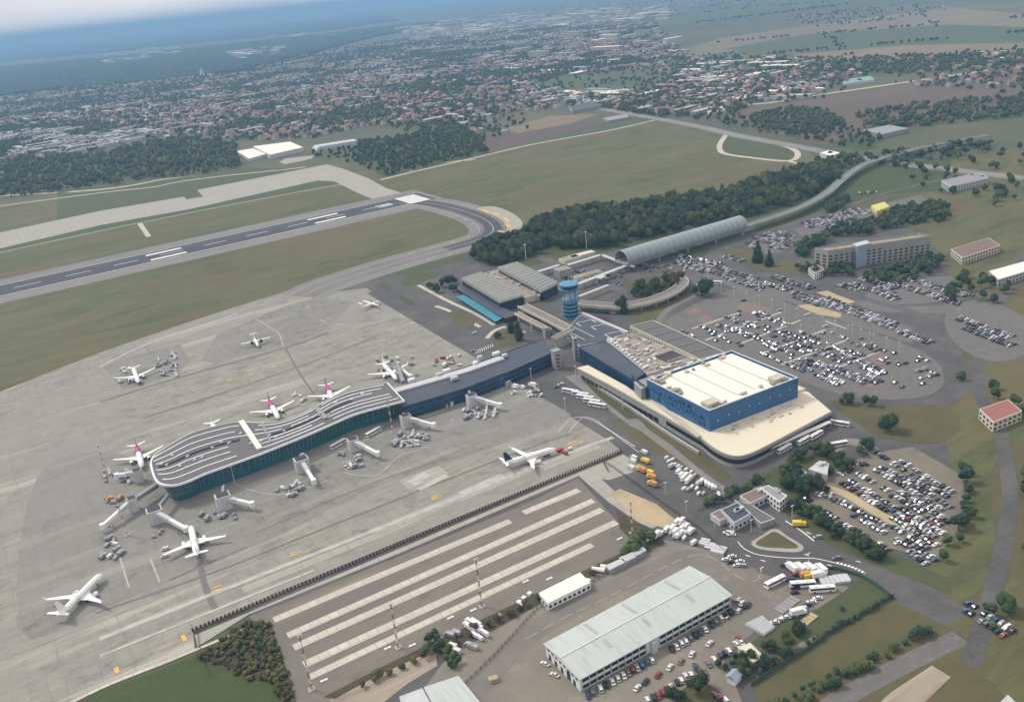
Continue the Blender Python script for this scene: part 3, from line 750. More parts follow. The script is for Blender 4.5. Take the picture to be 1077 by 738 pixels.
mb = MB(); mb.prism(vlist(inset(outl, 6.0)), 0, 4.15); mb.build('ground_floor', M('glass_teal'), t)
fin = MB(); n = len(outl)
for i in range(n):
    a0, a1 = w_bot[i], w_bot[(i + 1) % n]; b0, b1 = w_top[i], w_top[(i + 1) % n]
    L_ = (a1 - a0).xy.length; k = max(1, int(L_ / 2.8))
    for j in range(k):
        f = j / k; p = a0.lerp(a1, f); q = b0.lerp(b1, f)
        fin.tube((p.x, p.y, 4.2), (q.x, q.y, ZR - 1.35), .13, n=4, caps=False)
fin.build('mullions', M('m_stairblue'), t)
for zf in (7.4, 10.8):
    mb = MB(); f = (zf - 4.2) / (ZR - 5.5); ring = [a.lerp(b, f) for a, b in zip(w_bot, w_top)]
    o2 = inset(ring, -.18)
    for i in range(n):
        j = (i + 1) % n; mb.prism([(o2[i].x, o2[i].y), (o2[j].x, o2[j].y), (ring[j].x, ring[j].y), (ring[i].x, ring[i].y)], zf, zf + .35)
    mb.build('floor_band', M('glass_blue'), t)

# ---- long connector from the finger to the halls
t = thing('terminal_wing', 'long dark-roofed terminal wing with blue glass front joining curved finger to halls', 'terminal', G(500, 420))
ZC = 10.5
cb = [G(x, y, ZC) for x, y in ((420.5, 429), (455, 419), (490, 408), (540, 389), (580, 371.5))]
ct = [G(x, y, ZC) for x, y in ((414, 408.5), (450, 398), (490, 386), (530, 371), (572, 356))]
fp = cb + list(reversed(ct))
block(t, fp, 0, ZC, 'glass_blue', 'roof_slate', .7)
mb = MB()
for a, b in zip(cb[:-1], cb[1:]):
    L_ = (b - a).xy.length; k = int(L_ / 3.2)
    for j in range(k): p = a.lerp(b, j / k); mb.box((p.x, p.y - .12, ZC / 2 + 1), (.22, .24, ZC - 2.4))
mb.build('mullions', M('blue_panel'), t)
mb = MB()
for zf in (3.6, 7.0):
    for a, b in zip(cb[:-1], cb[1:]): wallstrip(mb, a, b, zf, zf + .5, -.15)
mb.build('floor_band', M('blue_wall'), t)
mb = MB(); ctm = [G(x, y, ZC) for x, y in ((415, 412), (450, 402), (490, 390.5), (528, 377))]
band(mb, ctm, 7.5, ZC, ZC + 1.3); mb.build('upper_roof', M('lightgrey'), t)
for k, (x, y) in enumerate(((433, 402), (462, 396), (500, 384), (478, 400), (470, 392), (505, 378), (522, 374), (531, 376))):
    c = G(x, y, ZC); mb = MB(); mb.box((c.x, c.y, ZC + 1.9), (random.uniform(3, 6), 3, 2.4), .05); mb.build('roof_unit', M('lightgrey' if k % 2 else 'white_metal'), t)

# ---- pair of ribbed halls
def hall(px4, lab, z=10.5):
    c = [G(x, y, z) for x, y in px4]   # west-far, east-far, east-near, west-near
    t = thing('terminal_hall', lab, 'terminal', (c[3].x, c[3].y, 0))
    i_ = inset(c, 1.5)
    mb = MB(); mb.prism(vlist(i_), 0, z - 1.2); mb.build('wall', M('glass_dark'), t)
    nb = 13
    roof = MB()
    for k in range(nb):
        f0, f1 = k / nb, (k + 1) / nb
        a, b = c[0].lerp(c[3], f0), c[1].lerp(c[2], f0); d, e = c[0].lerp(c[3], f1), c[1].lerp(c[2], f1)
        N = 8; ringA = []
        for side in ((a, d), (b, e)):
            arc = [Vector(side[0].lerp(side[1], j / N)) + Vector((0, 0, math.sin(PI * j / N) * 2.3)) for j in range(N + 1)]
            low = [Vector((p.x, p.y, z - 1.2)) for p in (side[1], side[0])]
            ringA.append(arc + low)
        roof.rings(ringA)
    roof.build('vaulted_roof', M('roof_ribbed'), t)
    mb = MB()
    for k in range(1, nb):
        a, b = c[0].lerp(c[3], k / nb), c[1].lerp(c[2], k / nb); mb.tube((a.x, a.y, z + .1), (b.x, b.y, z + .1), .42, n=5)
    mb.build('roof_gutters', M('m_dark'), t)
    for A, B in ((c[0], c[3]), (c[3], c[2]), (c[2], c[1])):
        L_ = (B - A).xy.length; k = int(L_ / 6); mb = MB()
        for j in range(k + 1):
            p = i_[[0, 3, 2][[c[0], c[3], c[2]].index(A)]].lerp(i_[[3, 2, 1][[c[0], c[3], c[2]].index(A)]], j / max(k, 1)); mb.box((p.x, p.y, (z - 1.2) / 2), (.7, .7, z - 1.3))
            mb.build('column', M('blue_panel'), t); mb = MB()
    mb = MB(); p, q = i_[3], i_[2]; wallstrip(mb, p, q, 2.0, 6.5, -.3, .3, .05, .95); mb.build('glass_front', M('glass_blue'), t)
    return c
c1 = hall([(484.7, 293.6), (505.5, 287), (551, 310.6), (525.5, 318)], 'nearer of two ribbed-roof terminal halls, beside the cyan canopy')
c2 = hall([(522.6, 282), (543.5, 276.5), (587, 298), (569, 307)], 'farther of two ribbed-roof terminal halls, against the woods by the control tower')
t = thing('terrace', 'dark low terminal annex wrapped round the nearer ribbed hall', 'terminal annex', G(515, 330))
an = quad_at((480, 303), (484, 298), (532, 324), (545, 330), (532, 335), (522, 330), z=5)
block(t, an, 0, 5, 'glass_dark', 'roof_slate', .4)
t = thing('canopy', 'long bright cyan canopy in front of the nearer ribbed hall', 'canopy', G(500, 330))
cn = quad_at((480, 312), (487.5, 310), (530.5, 333), (521, 338), z=4)
mb = MB(); mb.prism(vlist(cn), 3.2, 4.0); mb.build('roof', M('cyan'), t)
for k in range(12):
    a, b = cn[0].lerp(cn[3], k / 11), cn[1].lerp(cn[2], k / 11)
    mb = MB(); mb.tube((a.x, a.y, 0), (a.x, a.y, 3.2), .25); mb.build('post', M('cyan'), t)
mb = MB()
for k in range(1, 18):
    a, b = cn[0].lerp(cn[3], k / 18), cn[1].lerp(cn[2], k / 18); band(mb, [a, b], .3, 4.0, 4.2)
mb.build('roof_ribs', M('glass_teal'), t)
t = thing('terminal_annex', 'cream low building between the two ribbed halls', 'terminal annex', G(560, 318))
block(t, quad_at((507, 288), (524, 283), (569, 309), (552, 313), z=6), 0, 6, 'cream_wall', 'clutter', .4)
for k in range(14):
    f = random.random(); p = G(509 + 58 * f + random.uniform(-4, 8), 288 + 24 * f + random.uniform(-4, 2), 6); mb = MB(); rooftop_unit(mb, p, 6, .9); mb.build('roof_unit', M('lightgrey'), t)

# ---- control tower
b0 = G(601, 334.5)
t = thing('control_tower', 'blue banded airport control tower with wide glazed cab', 'control tower', b0)
def ringz(r, z, n=20): return [(b0.x + r * math.cos(2 * PI * i / n), b0.y + r * math.sin(2 * PI * i / n), z) for i in range(n)]
mb = MB(); mb.rings([ringz(6.6, 0), ringz(6.6, 18.5)]); mb.build('shaft', M('tower_blue'), t)
for zz in (3.0, 6.6, 10.2, 13.8):
    mb = MB(); mb.rings([ringz(6.85, zz), ringz(6.85, zz + 1.6)]); mb.build('window_band', M('glass_blue'), t)
mb = MB(); mb.rings([ringz(7.2, 17.8), ringz(7.2, 18.8)]); mb.build('gallery', M('tower_blue'), t)
mb = MB(); mb.rings([ringz(3.6, 18.5), ringz(3.6, 26.5)]); mb.build('neck', M('lightgrey'), t)
for k in range(6):
    a = k * PI / 3; mb = MB(); mb.tube((b0.x + 5.4 * math.cos(a), b0.y + 5.4 * math.sin(a), 18.6), (b0.x + 6 * math.cos(a), b0.y + 6 * math.sin(a), 26.5), .45); mb.build('column', M('tower_blue'), t)
mb = MB(); mb.rings([ringz(6.4, 26.2), ringz(9.0, 28.0), ringz(9.4, 28.8)]); mb.build('cab_floor', M('tower_blue'), t)
mb = MB(); mb.rings([ringz(7.4, 28.7), ringz(8.6, 32.2)]); mb.build('cab_glass', M('glass_blue'), t)
mb = MB(); mb.rings([ringz(8.7, 32.1), ringz(8.7, 32.9), ringz(7.2, 33.5), ringz(2, 34.2)]); mb.build('cab_roof', M('tower_blue'), t)
mb = MB(); mb.tube((b0.x, b0.y, 34), (b0.x, b0.y, 40), .18); mb.tube((b0.x + 3, b0.y, 34), (b0.x + 3, b0.y, 37), .12); mb.build('antenna', M('lightgrey'), t)

# ---- tubular railway station on stilts
SA, SB = G(660, 279, 7), G(785, 241, 7)
t = thing('station_canopy', 'long silver tubular station roof raised on columns beside the woods', 'railway station', (SA.x, SA.y, 0))
d = (SB - SA); d.z = 0; Ls = d.length; u = d / Ls; nn = Vector((-u.y, u.x, 0))
RAD = 10.5
cA = SA + nn * (RAD - 1); 
def arc(p, r, zc, a0=-.30, a1=PI + .30, n=22): return [p + nn * (-r * math.cos(a0 + (a1 - a0) * i / n)) + Vector((0, 0, zc - p.z + r * .92 * math.sin(a0 + (a1 - a0) * i / n))) for i in range(n + 1)]
o_, i_ = [], []
for k in range(41):
    p = cA + u * (Ls * k / 40); o_.append(arc(p, RAD, 11) + list(reversed(arc(p, RAD - .5, 11))))
mb = MB(); mb.rings(o_); mb.build('vault', M('tube'), t, smooth=False)
for k in range(0, 41, 2):
    p = cA + u * (Ls * k / 40); q = p + u * .5; mb = MB(); mb.rings([arc(p, RAD + .07, 11) + list(reversed(arc(p, RAD, 11))), arc(q, RAD + .07, 11) + list(reversed(arc(q, RAD, 11)))]); mb.build('vault_rib', M('lightgrey'), t)
mb = MB(); ctr = [cA, cA + u * Ls]; band(mb, ctr, 17, 6.6, 8.0); mb.build('platform', M('viaduct'), t)
for k in range(5):
    p = cA + u * (Ls * (.02 + .24 * k))
    for s in (-1, 1):
        q = p + nn * s * 7; mb = MB(); mb.tube((q.x, q.y, 0), (q.x, q.y, 6.7), 1.0, n=10); mb.build('column', M('viaduct'), t)
# rail viaduct beyond
t = thing('rail_viaduct', 'pale green elevated railway viaduct curving away from the silver station', 'viaduct', G(850, 215))
vp = smooth_path([cA + u * Ls] + [G(x, y, 7.5) for x, y in ((820, 226), (846, 216), (869, 203), (884, 190), (896, 180.5), (911, 172), (937, 163.5), (975, 154), (1040, 142))], 6)
mb = MB(); band(mb, vp, 10, 6.0, 7.2); mb.build('deck', M('viaduct'), t)
for s in (-1, 1):
    mb = MB(); Lp, Rp = ribbon_pts(vp, 10.2); band(mb, Lp if s > 0 else Rp, .4, 6.5, 8.4); mb.build('parapet', M('viaduct'), t)
for i in range(3, len(vp) - 2, 2):
    p = vp[i]; mb = MB(); mb.tube((p.x, p.y, 0), (p.x, p.y, 6.1), .9); mb.build('pier', M('viaduct'), t)
for s in (-1.8, 1.8):
    mb = MB(); Lp, Rp = ribbon_pts(vp, 3.6); band(mb, Lp if s > 0 else Rp, 1.6, 7.2, 7.4); mb.build('track', M('m_park'), t)

# ---- covered walkways over the forecourt
def walkway(a, b, w, lab, z=5.2, mat='m_lightgrey'):
    t = thing('covered_walkway', lab, 'walkway', G(*a))
    p, q = G(*a, z), G(*b, z)
    mb = MB(); band(mb, [p, q], w, z, z + .7); mb.build('roof', M(mat), t)
    k = max(2, int((q - p).length / 12))
    for j in range(k + 1):
        r = p.lerp(q, j / k); mb = MB(); mb.box((r.x, r.y, z / 2), (.5, .5, z)); mb.build('post', M('midgrey'), t)
walkway((566, 286), (588, 279), 4.5, 'short pale covered walkway behind the farther ribbed hall')
walkway((597, 279), (633, 268), 4.5, 'far long pale covered walkway leading to the silver station')
walkway((605, 300), (660, 279), 5, 'middle pale covered walkway from the control tower to the silver station')
walkway((632, 268), (667, 281), 4, 'pale covered walkway crossing right below the mouth of the silver station')
walkway((609, 312), (640, 300), 3.2, 'short near covered walkway just right of the control tower')
walkway((612, 329), (660, 349.5), 2.6, 'thin pale canopy line along the dark forecourt roof', 8.4)
walkway((629, 293), (634, 290), 8, 'small square glass lobby roof between the covered walkways', 5.9)
for k, (c, sz, lab) in enumerate((((600, 275), (22, 12), 'cream kiosk block at the back edge of the forecourt'), ((612, 271), (30, 9), 'long cream kiosk roof in front of the woods'), ((592, 291), (14, 12), 'grey lobby tower behind the control tower'), ((618, 292), (30, 7), 'brown low annex between covered walkways'))):
    p = G(*c); t = thing('service_building', lab, 'building', p)
    hh = 9 if k == 2 else 4.5
    cc = [p + Vector((sx * sz[0] / 2, sy * sz[1] / 2, 0)) for sx, sy in ((-1, -1), (1, -1), (1, 1), (-1, 1))]
    block(t, cc, 0, hh, 'midgrey' if k == 2 else 'cream_wall', 'clutter' if k != 1 else 'roof_cream', .4)
# ---- departures ramp and elevated forecourt road
def elevated(name, pts, w, z, lab, cat, par='parapet', zs=0):
    t = thing(name, lab, cat, G(*pts[0]))
    path = smooth_path([G(x, y, z) for x, y in pts], 6)
    mb = MB(); band(mb, path, w, z - 1.2, z); mb.build('deck', M('m_shoulder'), t)
    Lp, Rp = ribbon_pts(path, w)
    for side in (Lp, Rp):
        mb = MB(); band(mb, side, .7, z - 1.25, z + 1.1); mb.build('parapet', M(par), t)
    for i in range(1, len(path), 4):
        p = path[i]; mb = MB(); mb.box((p.x, p.y, (z - 1.2) / 2), (1.0, w * .7, z - 1.25)); mb.build('pier', M('concrete_wall'), t)
    return t
elevated('flyover', [(607, 318.5), (628, 320.5), (652, 321.5), (676, 318), (697, 311.5), (712, 304), (718, 296), (708, 288)], 11, 6.5, 'curving cream forecourt flyover to the right of the control tower', 'flyover')
elevated('flyover', [(549, 321), (575, 334), (600, 347), (620, 357)], 9, 7, 'straight departures ramp with pale rails left of the control tower', 'flyover')
elevated('footbridge', [(543, 329), (562, 339), (578, 347)], 4, 7, 'narrow grey footbridge running to a small lift tower', 'footbridge')
elevated('footbridge', [(582, 356), (602, 346)], 4.5, 9, 'short enclosed passage between pale stair towers', 'footbridge')
def stair_tower(px, w, h, lab, mat='m_concrete_wall'):
    p = G(*px); t = thing('stair_tower', lab, 'stair tower', p)
    mb = MB(); mb.box((p.x, p.y, h / 2), (w, w * .8, h)); mb.build('wall', M(mat), t)
    mb = MB(); mb.box((p.x, p.y, h + .3), (w * 1.15, w * .95, .6)); mb.build('roof', M('tube'), t)
    mb = MB()
    for z in range(2, int(h) - 1, 3): mb.box((p.x, p.y - w * .41, z + .6), (w * .5, .12, 1.1)); mb.build('window', M('glass_dark'), t); mb = MB()
stair_tower((586, 387), 6.2, 15, 'pale square stair tower at the end of the blue glass wing')
stair_tower((606, 379), 3.6, 19, 'tall thin pale slab tower right of the square stair tower')
stair_tower((575, 355), 4.5, 9, 'small pale lift tower at the footbridge end')
t = thing('walkway_roof', 'striped white crossing canopy next to the connector roof', 'canopy', G(553, 366))
mb = MB(); a, b = G(545, 368, 3), G(561, 363.5, 3); band(mb, [a, b], 2.0, 2.6, 3.1); mb.build('roof', M('white_metal'), t)
mb = MB()
for f in (0.02, .5, .98): p = a.lerp(b, f); mb.box((p.x, p.y, 1.3), (.3, .3, 2.6))
mb.build('posts', M('midgrey'), t)

# ---- main terminal blocks behind the podium
t = thing('terminal_building', 'dark slate-roofed terminal block between control tower and blue hall', 'terminal', G(640, 360))
block(t, quad_at((596, 347), (608, 333), (612, 331), (658, 349.5), (664, 352.5), (638, 359), (609, 364), (604, 357), z=8), 0, 8, 'midgrey', 'roof_slate', .5)
for a in ((606, 340), (622, 344), (636, 352)):
    p = G(*a, 8); mb = MB(); band(mb, [p, p + Vector((14, -3, 0))], .8, 8, 8.5); band(mb, [p, p + Vector((-1, -9, 0))], .8, 8, 8.5); band(mb, [p + Vector((14, -3, 0)), p + Vector((13, -11, 0))], .8, 8, 8.5); mb.build('roof_rail', M('lightgrey'), t)
t = thing('terminal_building', 'long dark blue terminal front with sloping slate roof left of the big blue hall', 'terminal', G(640, 400))
wt = quad_at((608.5, 365.5), (637, 358.5), (679, 392), (667, 400), z=13)
block(t, wt, 0, 13, 'blue_dark', 'roof_slate', .6)
mb = MB(); wallstrip(mb, wt[0], wt[3], 5.5, 11.5, .2 if False else -.2, .3, .03, .97); mb.build('glass_front', M('glass_blue'), t)
mb = MB()
for k in range(1, 22): p = wt[0].lerp(wt[3], k / 22); mb.box((p.x - .25, p.y - .45, 8.5), (.3, .3, 6.5))
mb.build('mullions', M('blue_panel'), t)
t = thing('terminal_building', 'low terminal roof crowded with ducts and cooling plant behind the slate-roofed front', 'terminal', G(690, 372))
cr = quad_at((638, 357.5), (664, 351.5), (733, 378), (681, 394), z=10)
block(t, cr, 0, 10, 'cream_wall', 'clutter', .7)
for k in range(64):
    f, g_ = random.random(), random.random()
    p = cr[0].lerp(cr[3], f).lerp(cr[1].lerp(cr[2], f), .06 + .88 * g_)
    if .62 < f < .92 and g_ > .55: continue
    mb = MB()
    if k % 3: mb.box((p.x, p.y, 10 + .8), (random.uniform(1.5, 4.5), random.uniform(1.2, 2.6), random.uniform(1.0, 2.4)), random.choice((.05, 1.6)))
    else: mb.tube((p.x, p.y, 10.9), (p.x + random.uniform(3, 9), p.y + random.uniform(-1, 1), 10.9), .55)
    mb.build('roof_unit', M(random.choice(('white_metal', 'lightgrey', 'midgrey', 'm_parapet'))), t)
for k in range(12):
    p = cr[3].lerp(cr[0], .1 + .07 * k) + Vector((2.5, 2.5, 0)); mb = MB(); mb.box((p.x, p.y, 10.9), (3, 1.6, 1.6), .1); mb.build('roof_unit', M('white_metal'), t)
mb = MB(); pc = cr[0].lerp(cr[3], .78).lerp(cr[1].lerp(cr[2], .78), .74); mb.box((pc.x, pc.y, 10.2), (17, 15, .5), .04); mb.build('light_well_shade', M('dark'), t)  # court is not cut open: near-black slab stands for the shade inside it
mb = MB()
for k in range(9):
    for s in (-1, 1): mb.box((pc.x - 8 + 2 * k, pc.y + s * 7.6, 10.9), (1.1, .5, 1.6))
mb.build('light_well_rim', M('parapet'), t)
t = thing('terminal_building', 'flat black-roofed terminal strip along the car park edge', 'terminal', G(725, 362))
db = quad_at((662.5, 343), (687, 337), (763, 371), (736, 378), z=9)
block(t, db, 0, 9, 'cream_wall', 'roof_dark', .8)
for k in range(1, 6):
    mb = MB(); a, b = db[0].lerp(db[3], k / 6), db[1].lerp(db[2], k / 6); band(mb, [a.lerp(b, .04), a.lerp(b, .94)], .5, 9, 9.5); mb.build('roof_joint', M('midgrey'), t)
mb = MB()
for k in range(26): p = db[0].lerp(db[3], (k + .5) / 26); mb.box((p.x - .2, p.y - .3, 6.5), (.4, .4, 3.0))
mb.build('wall_pilasters', M('concrete_wall'), t)

# ---- big blue arrivals hall
t = thing('arrivals_hall', 'big blue box hall with white roof standing on a cream podium', 'terminal', (373, 427, 0))
X0, X1, Y0, Y1 = 335.5, 411.5, 395.0, 459.0
hp = [Vector((X0, Y0, 0)), Vector((X1, Y0, 0)), Vector((X1, Y1, 0)), Vector((X0, Y1, 0))]
ZB, ZT = 8.5, 21.5
mb = MB(); mb.prism(vlist(hp), ZB - .4, ZT); mb.build('wall', M('blue_wall'), t)
for k in range(44):   # darker diagonal panels of the west front
    y = Y0 + 3 + (k * 7.31) % 56; z = 9.5 + (k * 3.73) % 8.5; mb = MB(); s = 1.6
    mb.prism(((0, 0), (4.6, .8), (1.9, 3.6)) if k % 2 else ((0, 0), (3.2, 2.6), (-1.6, 3.2)), 0, .10)
    mb.v = [(X0 - .16 - v[2], y + v[0], z + v[1]) for v in mb.v]; mb.build('wall_panel', M('blue_mid' if k % 3 else 'blue_soft'), t)
mb = MB()
for k in range(8):
    for z in (14,): mb.box((X0 + 7 + k * 8.8, Y0 - .08, z + (k * 1.7) % 3), (.4, .16, 1.1))
mb.build('windows', M('white_metal'), t)
mb = MB(); mb.box((373.5, 427, ZT + .15), (72.5, 60.5, .3)); mb.build('roof', M('roof_white'), t)
for a, b in ((0, 1), (1, 2), (2, 3), (3, 0)):
    mb = MB(); p, q = hp[a], hp[b]; i_ = inset(hp, 1.0)
    mb.prism([(p.x, p.y), (q.x, q.y), (i_[b].x, i_[b].y), (i_[a].x, i_[a].y)], ZT + .004, ZT + 1.6); mb.build('parapet', M('blue_wall'), t)
    o = MB(); o2 = inset(hp, -.05); o3 = inset(hp, 1.05); o.prism([(o2[a].x, o2[a].y), (o2[b].x, o2[b].y), (o3[b].x, o3[b].y), (o3[a].x, o3[a].y)], ZT + 1.61, ZT + 1.8); o.build('coping', M('lightgrey'), t)
for x in (352, 366, 380, 395):
    mb = MB(); mb.box((x, 429, ZT + .5), (.55, 54, .5)); mb.build('roof_joint', M('parapet'), t)
for k in range(36):
    mb = MB(); r = k % 3
    if r == 0: x, y = random.uniform(342, 408), Y0 + random.uniform(3, 7)
    elif r == 1: x, y = random.uniform(338, 408), Y1 - random.uniform(2, 8)
    else: x, y = X0 + random.uniform(3, 6), random.uniform(420, 456)
    mb.box((x, y, ZT + 1.1), (random.uniform(1.6, 5), random.uniform(1.2, 2.6), random.uniform(1.2, 2.2))); mb.build('roof_unit', M(random.choice(('clutter', 'lightgrey', 'midgrey', 'parapet'))), t)
for x, y in ((343, 403), (400, 403)):
    mb = MB(); mb.box((x, y, ZT + 1.7), (9, 7, 2.8)); mb.build('roof_cabin', M('parapet'), t)
t = thing('glass_link', 'deep blue glass entrance block notched between slate-roofed front and blue hall', 'terminal', G(672, 420))
ga, gb_ = G(668, 411, 8.5), G(681.5, 420.5, 8.5)
block(t, [Vector((ga.x, ga.y, 0)), Vector((min(gb_.x, 335.2), gb_.y, 0)), Vector((335.2, gb_.y + 9, 0)), Vector((ga.x + 4, ga.y + 9, 0))], 0, 18, 'blue_dark', 'roof_slate', .4)
t = thing('service_roof', 'raised metal walkway strip crowded with ducts behind the blue hall', 'rooftop plant', G(760, 372))
rs = [Vector((331, 460, 0)), Vector((411, 461, 0)), Vector((413, 471, 0)), Vector((334, 472, 0))]
block(t, rs, 0, 17, 'midgrey', 'clutter', .5)
for k in range(30):
    mb = MB(); mb.box((random.uniform(336, 409), random.uniform(463, 470), 17.9), (random.uniform(2, 6), 1.6, random.uniform(1, 2.2))); mb.build('duct', M(random.choice(('lightgrey', 'white_metal', 'midgrey'))), t)

# ---- cream podium with rounded corner
t = thing('terminal_podium', 'cream-roofed single-storey podium with rounded corner below the blue hall', 'terminal', G(740, 480))
ZP = 8.5
pr = smooth_path([G(x, y, ZP) for x, y in ((738, 461), (750, 470.5), (764, 477.5), (777, 479.5), (791, 476), (806, 469))], 5)
pod = [G(606, 386.5, ZP), G(640, 404, ZP), G(700, 438.5, ZP)] + pr + [G(875, 432.5, ZP), G(851, 412, ZP), Vector((411.4, 459.2, ZP)), Vector((335.4, 459.2, ZP)), Vector((335.4, 470, ZP)), G(659, 405.5, ZP), G(618.5, 383.5, ZP)]
mb = MB(); mb.prism(vlist(inset(pod, .6)), 0, ZP - 1.6); mb.build('wall', M('concrete_wall'), t)
mb = MB(); mb.prism(vlist(pod), ZP - 1.6, ZP - .1); mb.build('roof_edge', M('concrete_wall'), t)
mb = MB(); mb.prism(vlist(inset(pod, .7)), ZP - .08, ZP + .02); mb.build('roof', M('roof_cream'), t)
ii = inset(pod, .45); mb = MB()
for i in range(2, len(pr) + 3):
    wallstrip(mb, ii[i], ii[i + 1], 3.0, 5.6, .0, .35)
mb.build('window_band', M('glass_dark'), t)
mb = MB()
for k in range(16): wallstrip(mb, ii[0], ii[2], 1.2, 4.0, .0, .3, .05 + k * .055, .05 + k * .055 + .04)
mb.build('windows', M('glass_dark'), t)
a, b = G(788, 479, 6), G(873.5, 441.5, 6)
mb = MB(); d = (b - a).normalized(); nrm = Vector((d.y, -d.x, 0)); band(mb, [a - nrm * .6, b - nrm * .6], 2.6, 4.3, 4.9); mb.build('bus_canopy', M('white_metal'), t)
for k in range(12):
    p = a.lerp(b, k / 11) + nrm * .4; mb = MB(); mb.tube((p.x, p.y, 0), (p.x, p.y, 4.3), .15); mb.build('canopy_post', M('lightgrey'), t)
mb = MB()
for k in range(30):
    p = G(random.uniform(790, 852), 0, ZP); x = random.uniform(345, 405); y = random.uniform(380, 392); mb.box((x, y, ZP + .35), (random.uniform(.8, 2.2), random.uniform(.8, 1.6), .7))
mb.build('roof_lights', M('parapet'), t)
mb = MB(); w_ = G(700, 428, ZP + 3)
for a, b in ((G(668, 408, ZP), G(668 + 75, 456, ZP)),): band(mb, [a + Vector((0.5, -3, 0)), b + Vector((-6.5, -1, 0))], 3.2, ZP + .03, ZP + .9)
mb.build('roof_step', M('parapet'), t)
mb = MB(); c3 = G(742, 452, ZP)
for k in range(8):
    x = 345 + k * 8.2; mb = MB(); mb.box((x, 386.5, ZP + .06), (.25, 14, .08)); o = mb
    mb.v = mb.v; tpod = [o_ for o_ in SC.objects if o_.name.startswith('terminal_podium')][0]; mb.build('roof_seam', M('parapet'), tpod)
t = thing('service_building', 'cream loading block at the right shoulder of the blue hall', 'building', G(850, 425))
block(t, [Vector((412, 400, 0)), Vector((424, 400, 0)), Vector((424, 428, 0)), Vector((412, 428, 0))], 0, 9.5, 'cream_wall', 'roof_cream', .5)
t = thing('lane_wall', 'low dark retaining wall along the apron side of the podium', 'retaining wall', G(690, 455))
mb = MB(); pth = smooth_path([G(x, y) for x, y in ((612, 398), (640, 416), (668, 434), (700, 456), (735, 478))], 4); band(mb, pth, .8, 0, 2.2); mb.build('wall', M('concrete_wall'), t)
mb = MB(); band(mb, pth, 1.0, 2.21, 2.45); mb.build('coping', M('lightgrey'), t)

# ---- long shed / maintenance hangar
t = thing('maintenance_hangar', 'long pale green-grey roofed office shed beside its row of parked cars', 'hangar', G(612, 729))
hc = [G(571, 676, 7.6), G(725, 594, 7.6), G(770.5, 625, 7.6), G(609, 714.5, 7.6)]
hi = inset(hc, .8)
mb = MB(); mb.prism(vlist(hi), 0, 7.0); mb.build('wall', M('white_metal'), t)
ra, rb = hc[0].lerp(hc[3], .5), hc[1].lerp(hc[2], .5)
ra = Vector((ra.x, ra.y, 9.2)); rb = Vector((rb.x, rb.y, 9.2))
for s_, (p, q) in enumerate(((hc[0], hc[1]), (hc[3], hc[2]))):
    mb = MB(); p1 = Vector((p.x, p.y, 7.3)); q1 = Vector((q.x, q.y, 7.3)); dn = Vector((0, 0, -.35))
    mb.add([p1, q1, rb, ra, p1 + dn, q1 + dn, rb + dn, ra + dn], [(0, 1, 2, 3), (7, 6, 5, 4), (0, 4, 5, 1), (1, 5, 6, 2), (2, 6, 7, 3), (3, 7, 4, 0)]); o = mb.build('roof', M('roof_hangar'), t)
for en, (p, q, r_) in enumerate(((hi[0], hi[3], ra), (hi[1], hi[2], rb))):
    mb = MB(); m_ = (p + q) / 2; dd = (hc[1] - hc[0]).normalized() * (.15 if en == 0 else -.15)
    for o_ in (0,):
        mb.add([Vector((p.x, p.y, 6.9)), Vector((q.x, q.y, 6.9)), Vector((m_.x, m_.y, 8.75)), Vector((p.x, p.y, 6.9)) + dd, Vector((q.x, q.y, 6.9)) + dd, Vector((m_.x, m_.y, 8.75)) + dd], [(0, 1, 2), (3, 5, 4), (0, 3, 4, 1), (1, 4, 5, 2), (2, 5, 3, 0)])
    mb.build('gable', M('white_metal'), t)
mb = MB(); mb.tube(ra + Vector((0, 0, .12)), rb + Vector((0, 0, .12)), .32, n=6); mb.build('ridge', M('white_metal'), t)
for f in (.25, .5, .80):
    for sd in (0, 1):
        for j in range(1):
            e0, e1 = (hc[0], hc[1]) if sd == 0 else (hc[3], hc[2])
            top_, low = ra.lerp(rb, f), e0.lerp(e1, f)
            lo2 = top_.lerp(low, .52 if sd == 0 else .42); st = top_.lerp(low, .16)
            zf = lambda fr: 9.2 - 1.9 * fr
            mb = MB(); dv = (rb - ra).normalized() * .55
            for a_, b_ in ((.16, .9 if sd == 0 else .55),):
                P, Q_ = top_.lerp(low, a_), top_.lerp(low, b_); P.z = zf(a_) + .12; Q_.z = zf(b_) + .12
                for s2 in (-1, 1): mb.add([P + dv * s2 - dv * .3, P + dv * s2 + dv * .3, Q_ + dv * s2 + dv * .3, Q_ + dv * s2 - dv * .3], [(0, 1, 2, 3)])
            mb.v = mb.v + [(v[0], v[1], v[2] - .1) for v in mb.v]; nv = len(mb.v) // 2
            for b_ in range(0, nv, 4):
                mb.f.append((b_ + nv + 3, b_ + nv + 2, b_ + nv + 1, b_ + nv)); mb.m.append(0)
                for e in range(4): mb.f.append((b_ + e, b_ + nv + e, b_ + nv + (e + 1) % 4, b_ + (e + 1) % 4)); mb.m.append(0)
            mb.build('roof_vent', M('midgrey'), t)
SF0, SF1 = hi[3], hi[2]   # long front with windows
for zz in (1.0, 4.3):
    for k in range(22):
        if k in (9, 10): continue
        mb = MB(); f0 = .015 + k * .0447
        wallstrip(mb, SF0, SF1, zz, zz + 1.7, -.02, .16, f0, f0 + .038); mb.build('window', M('glass_dark'), t)
for k in range(23):
    mb = MB(); wallstrip(mb, SF0, SF1, 0, 6.9, -.15, .5, .008 + k * .0447, .0125 + k * .0447); mb.build('pilaster', M('lightgrey'), t)
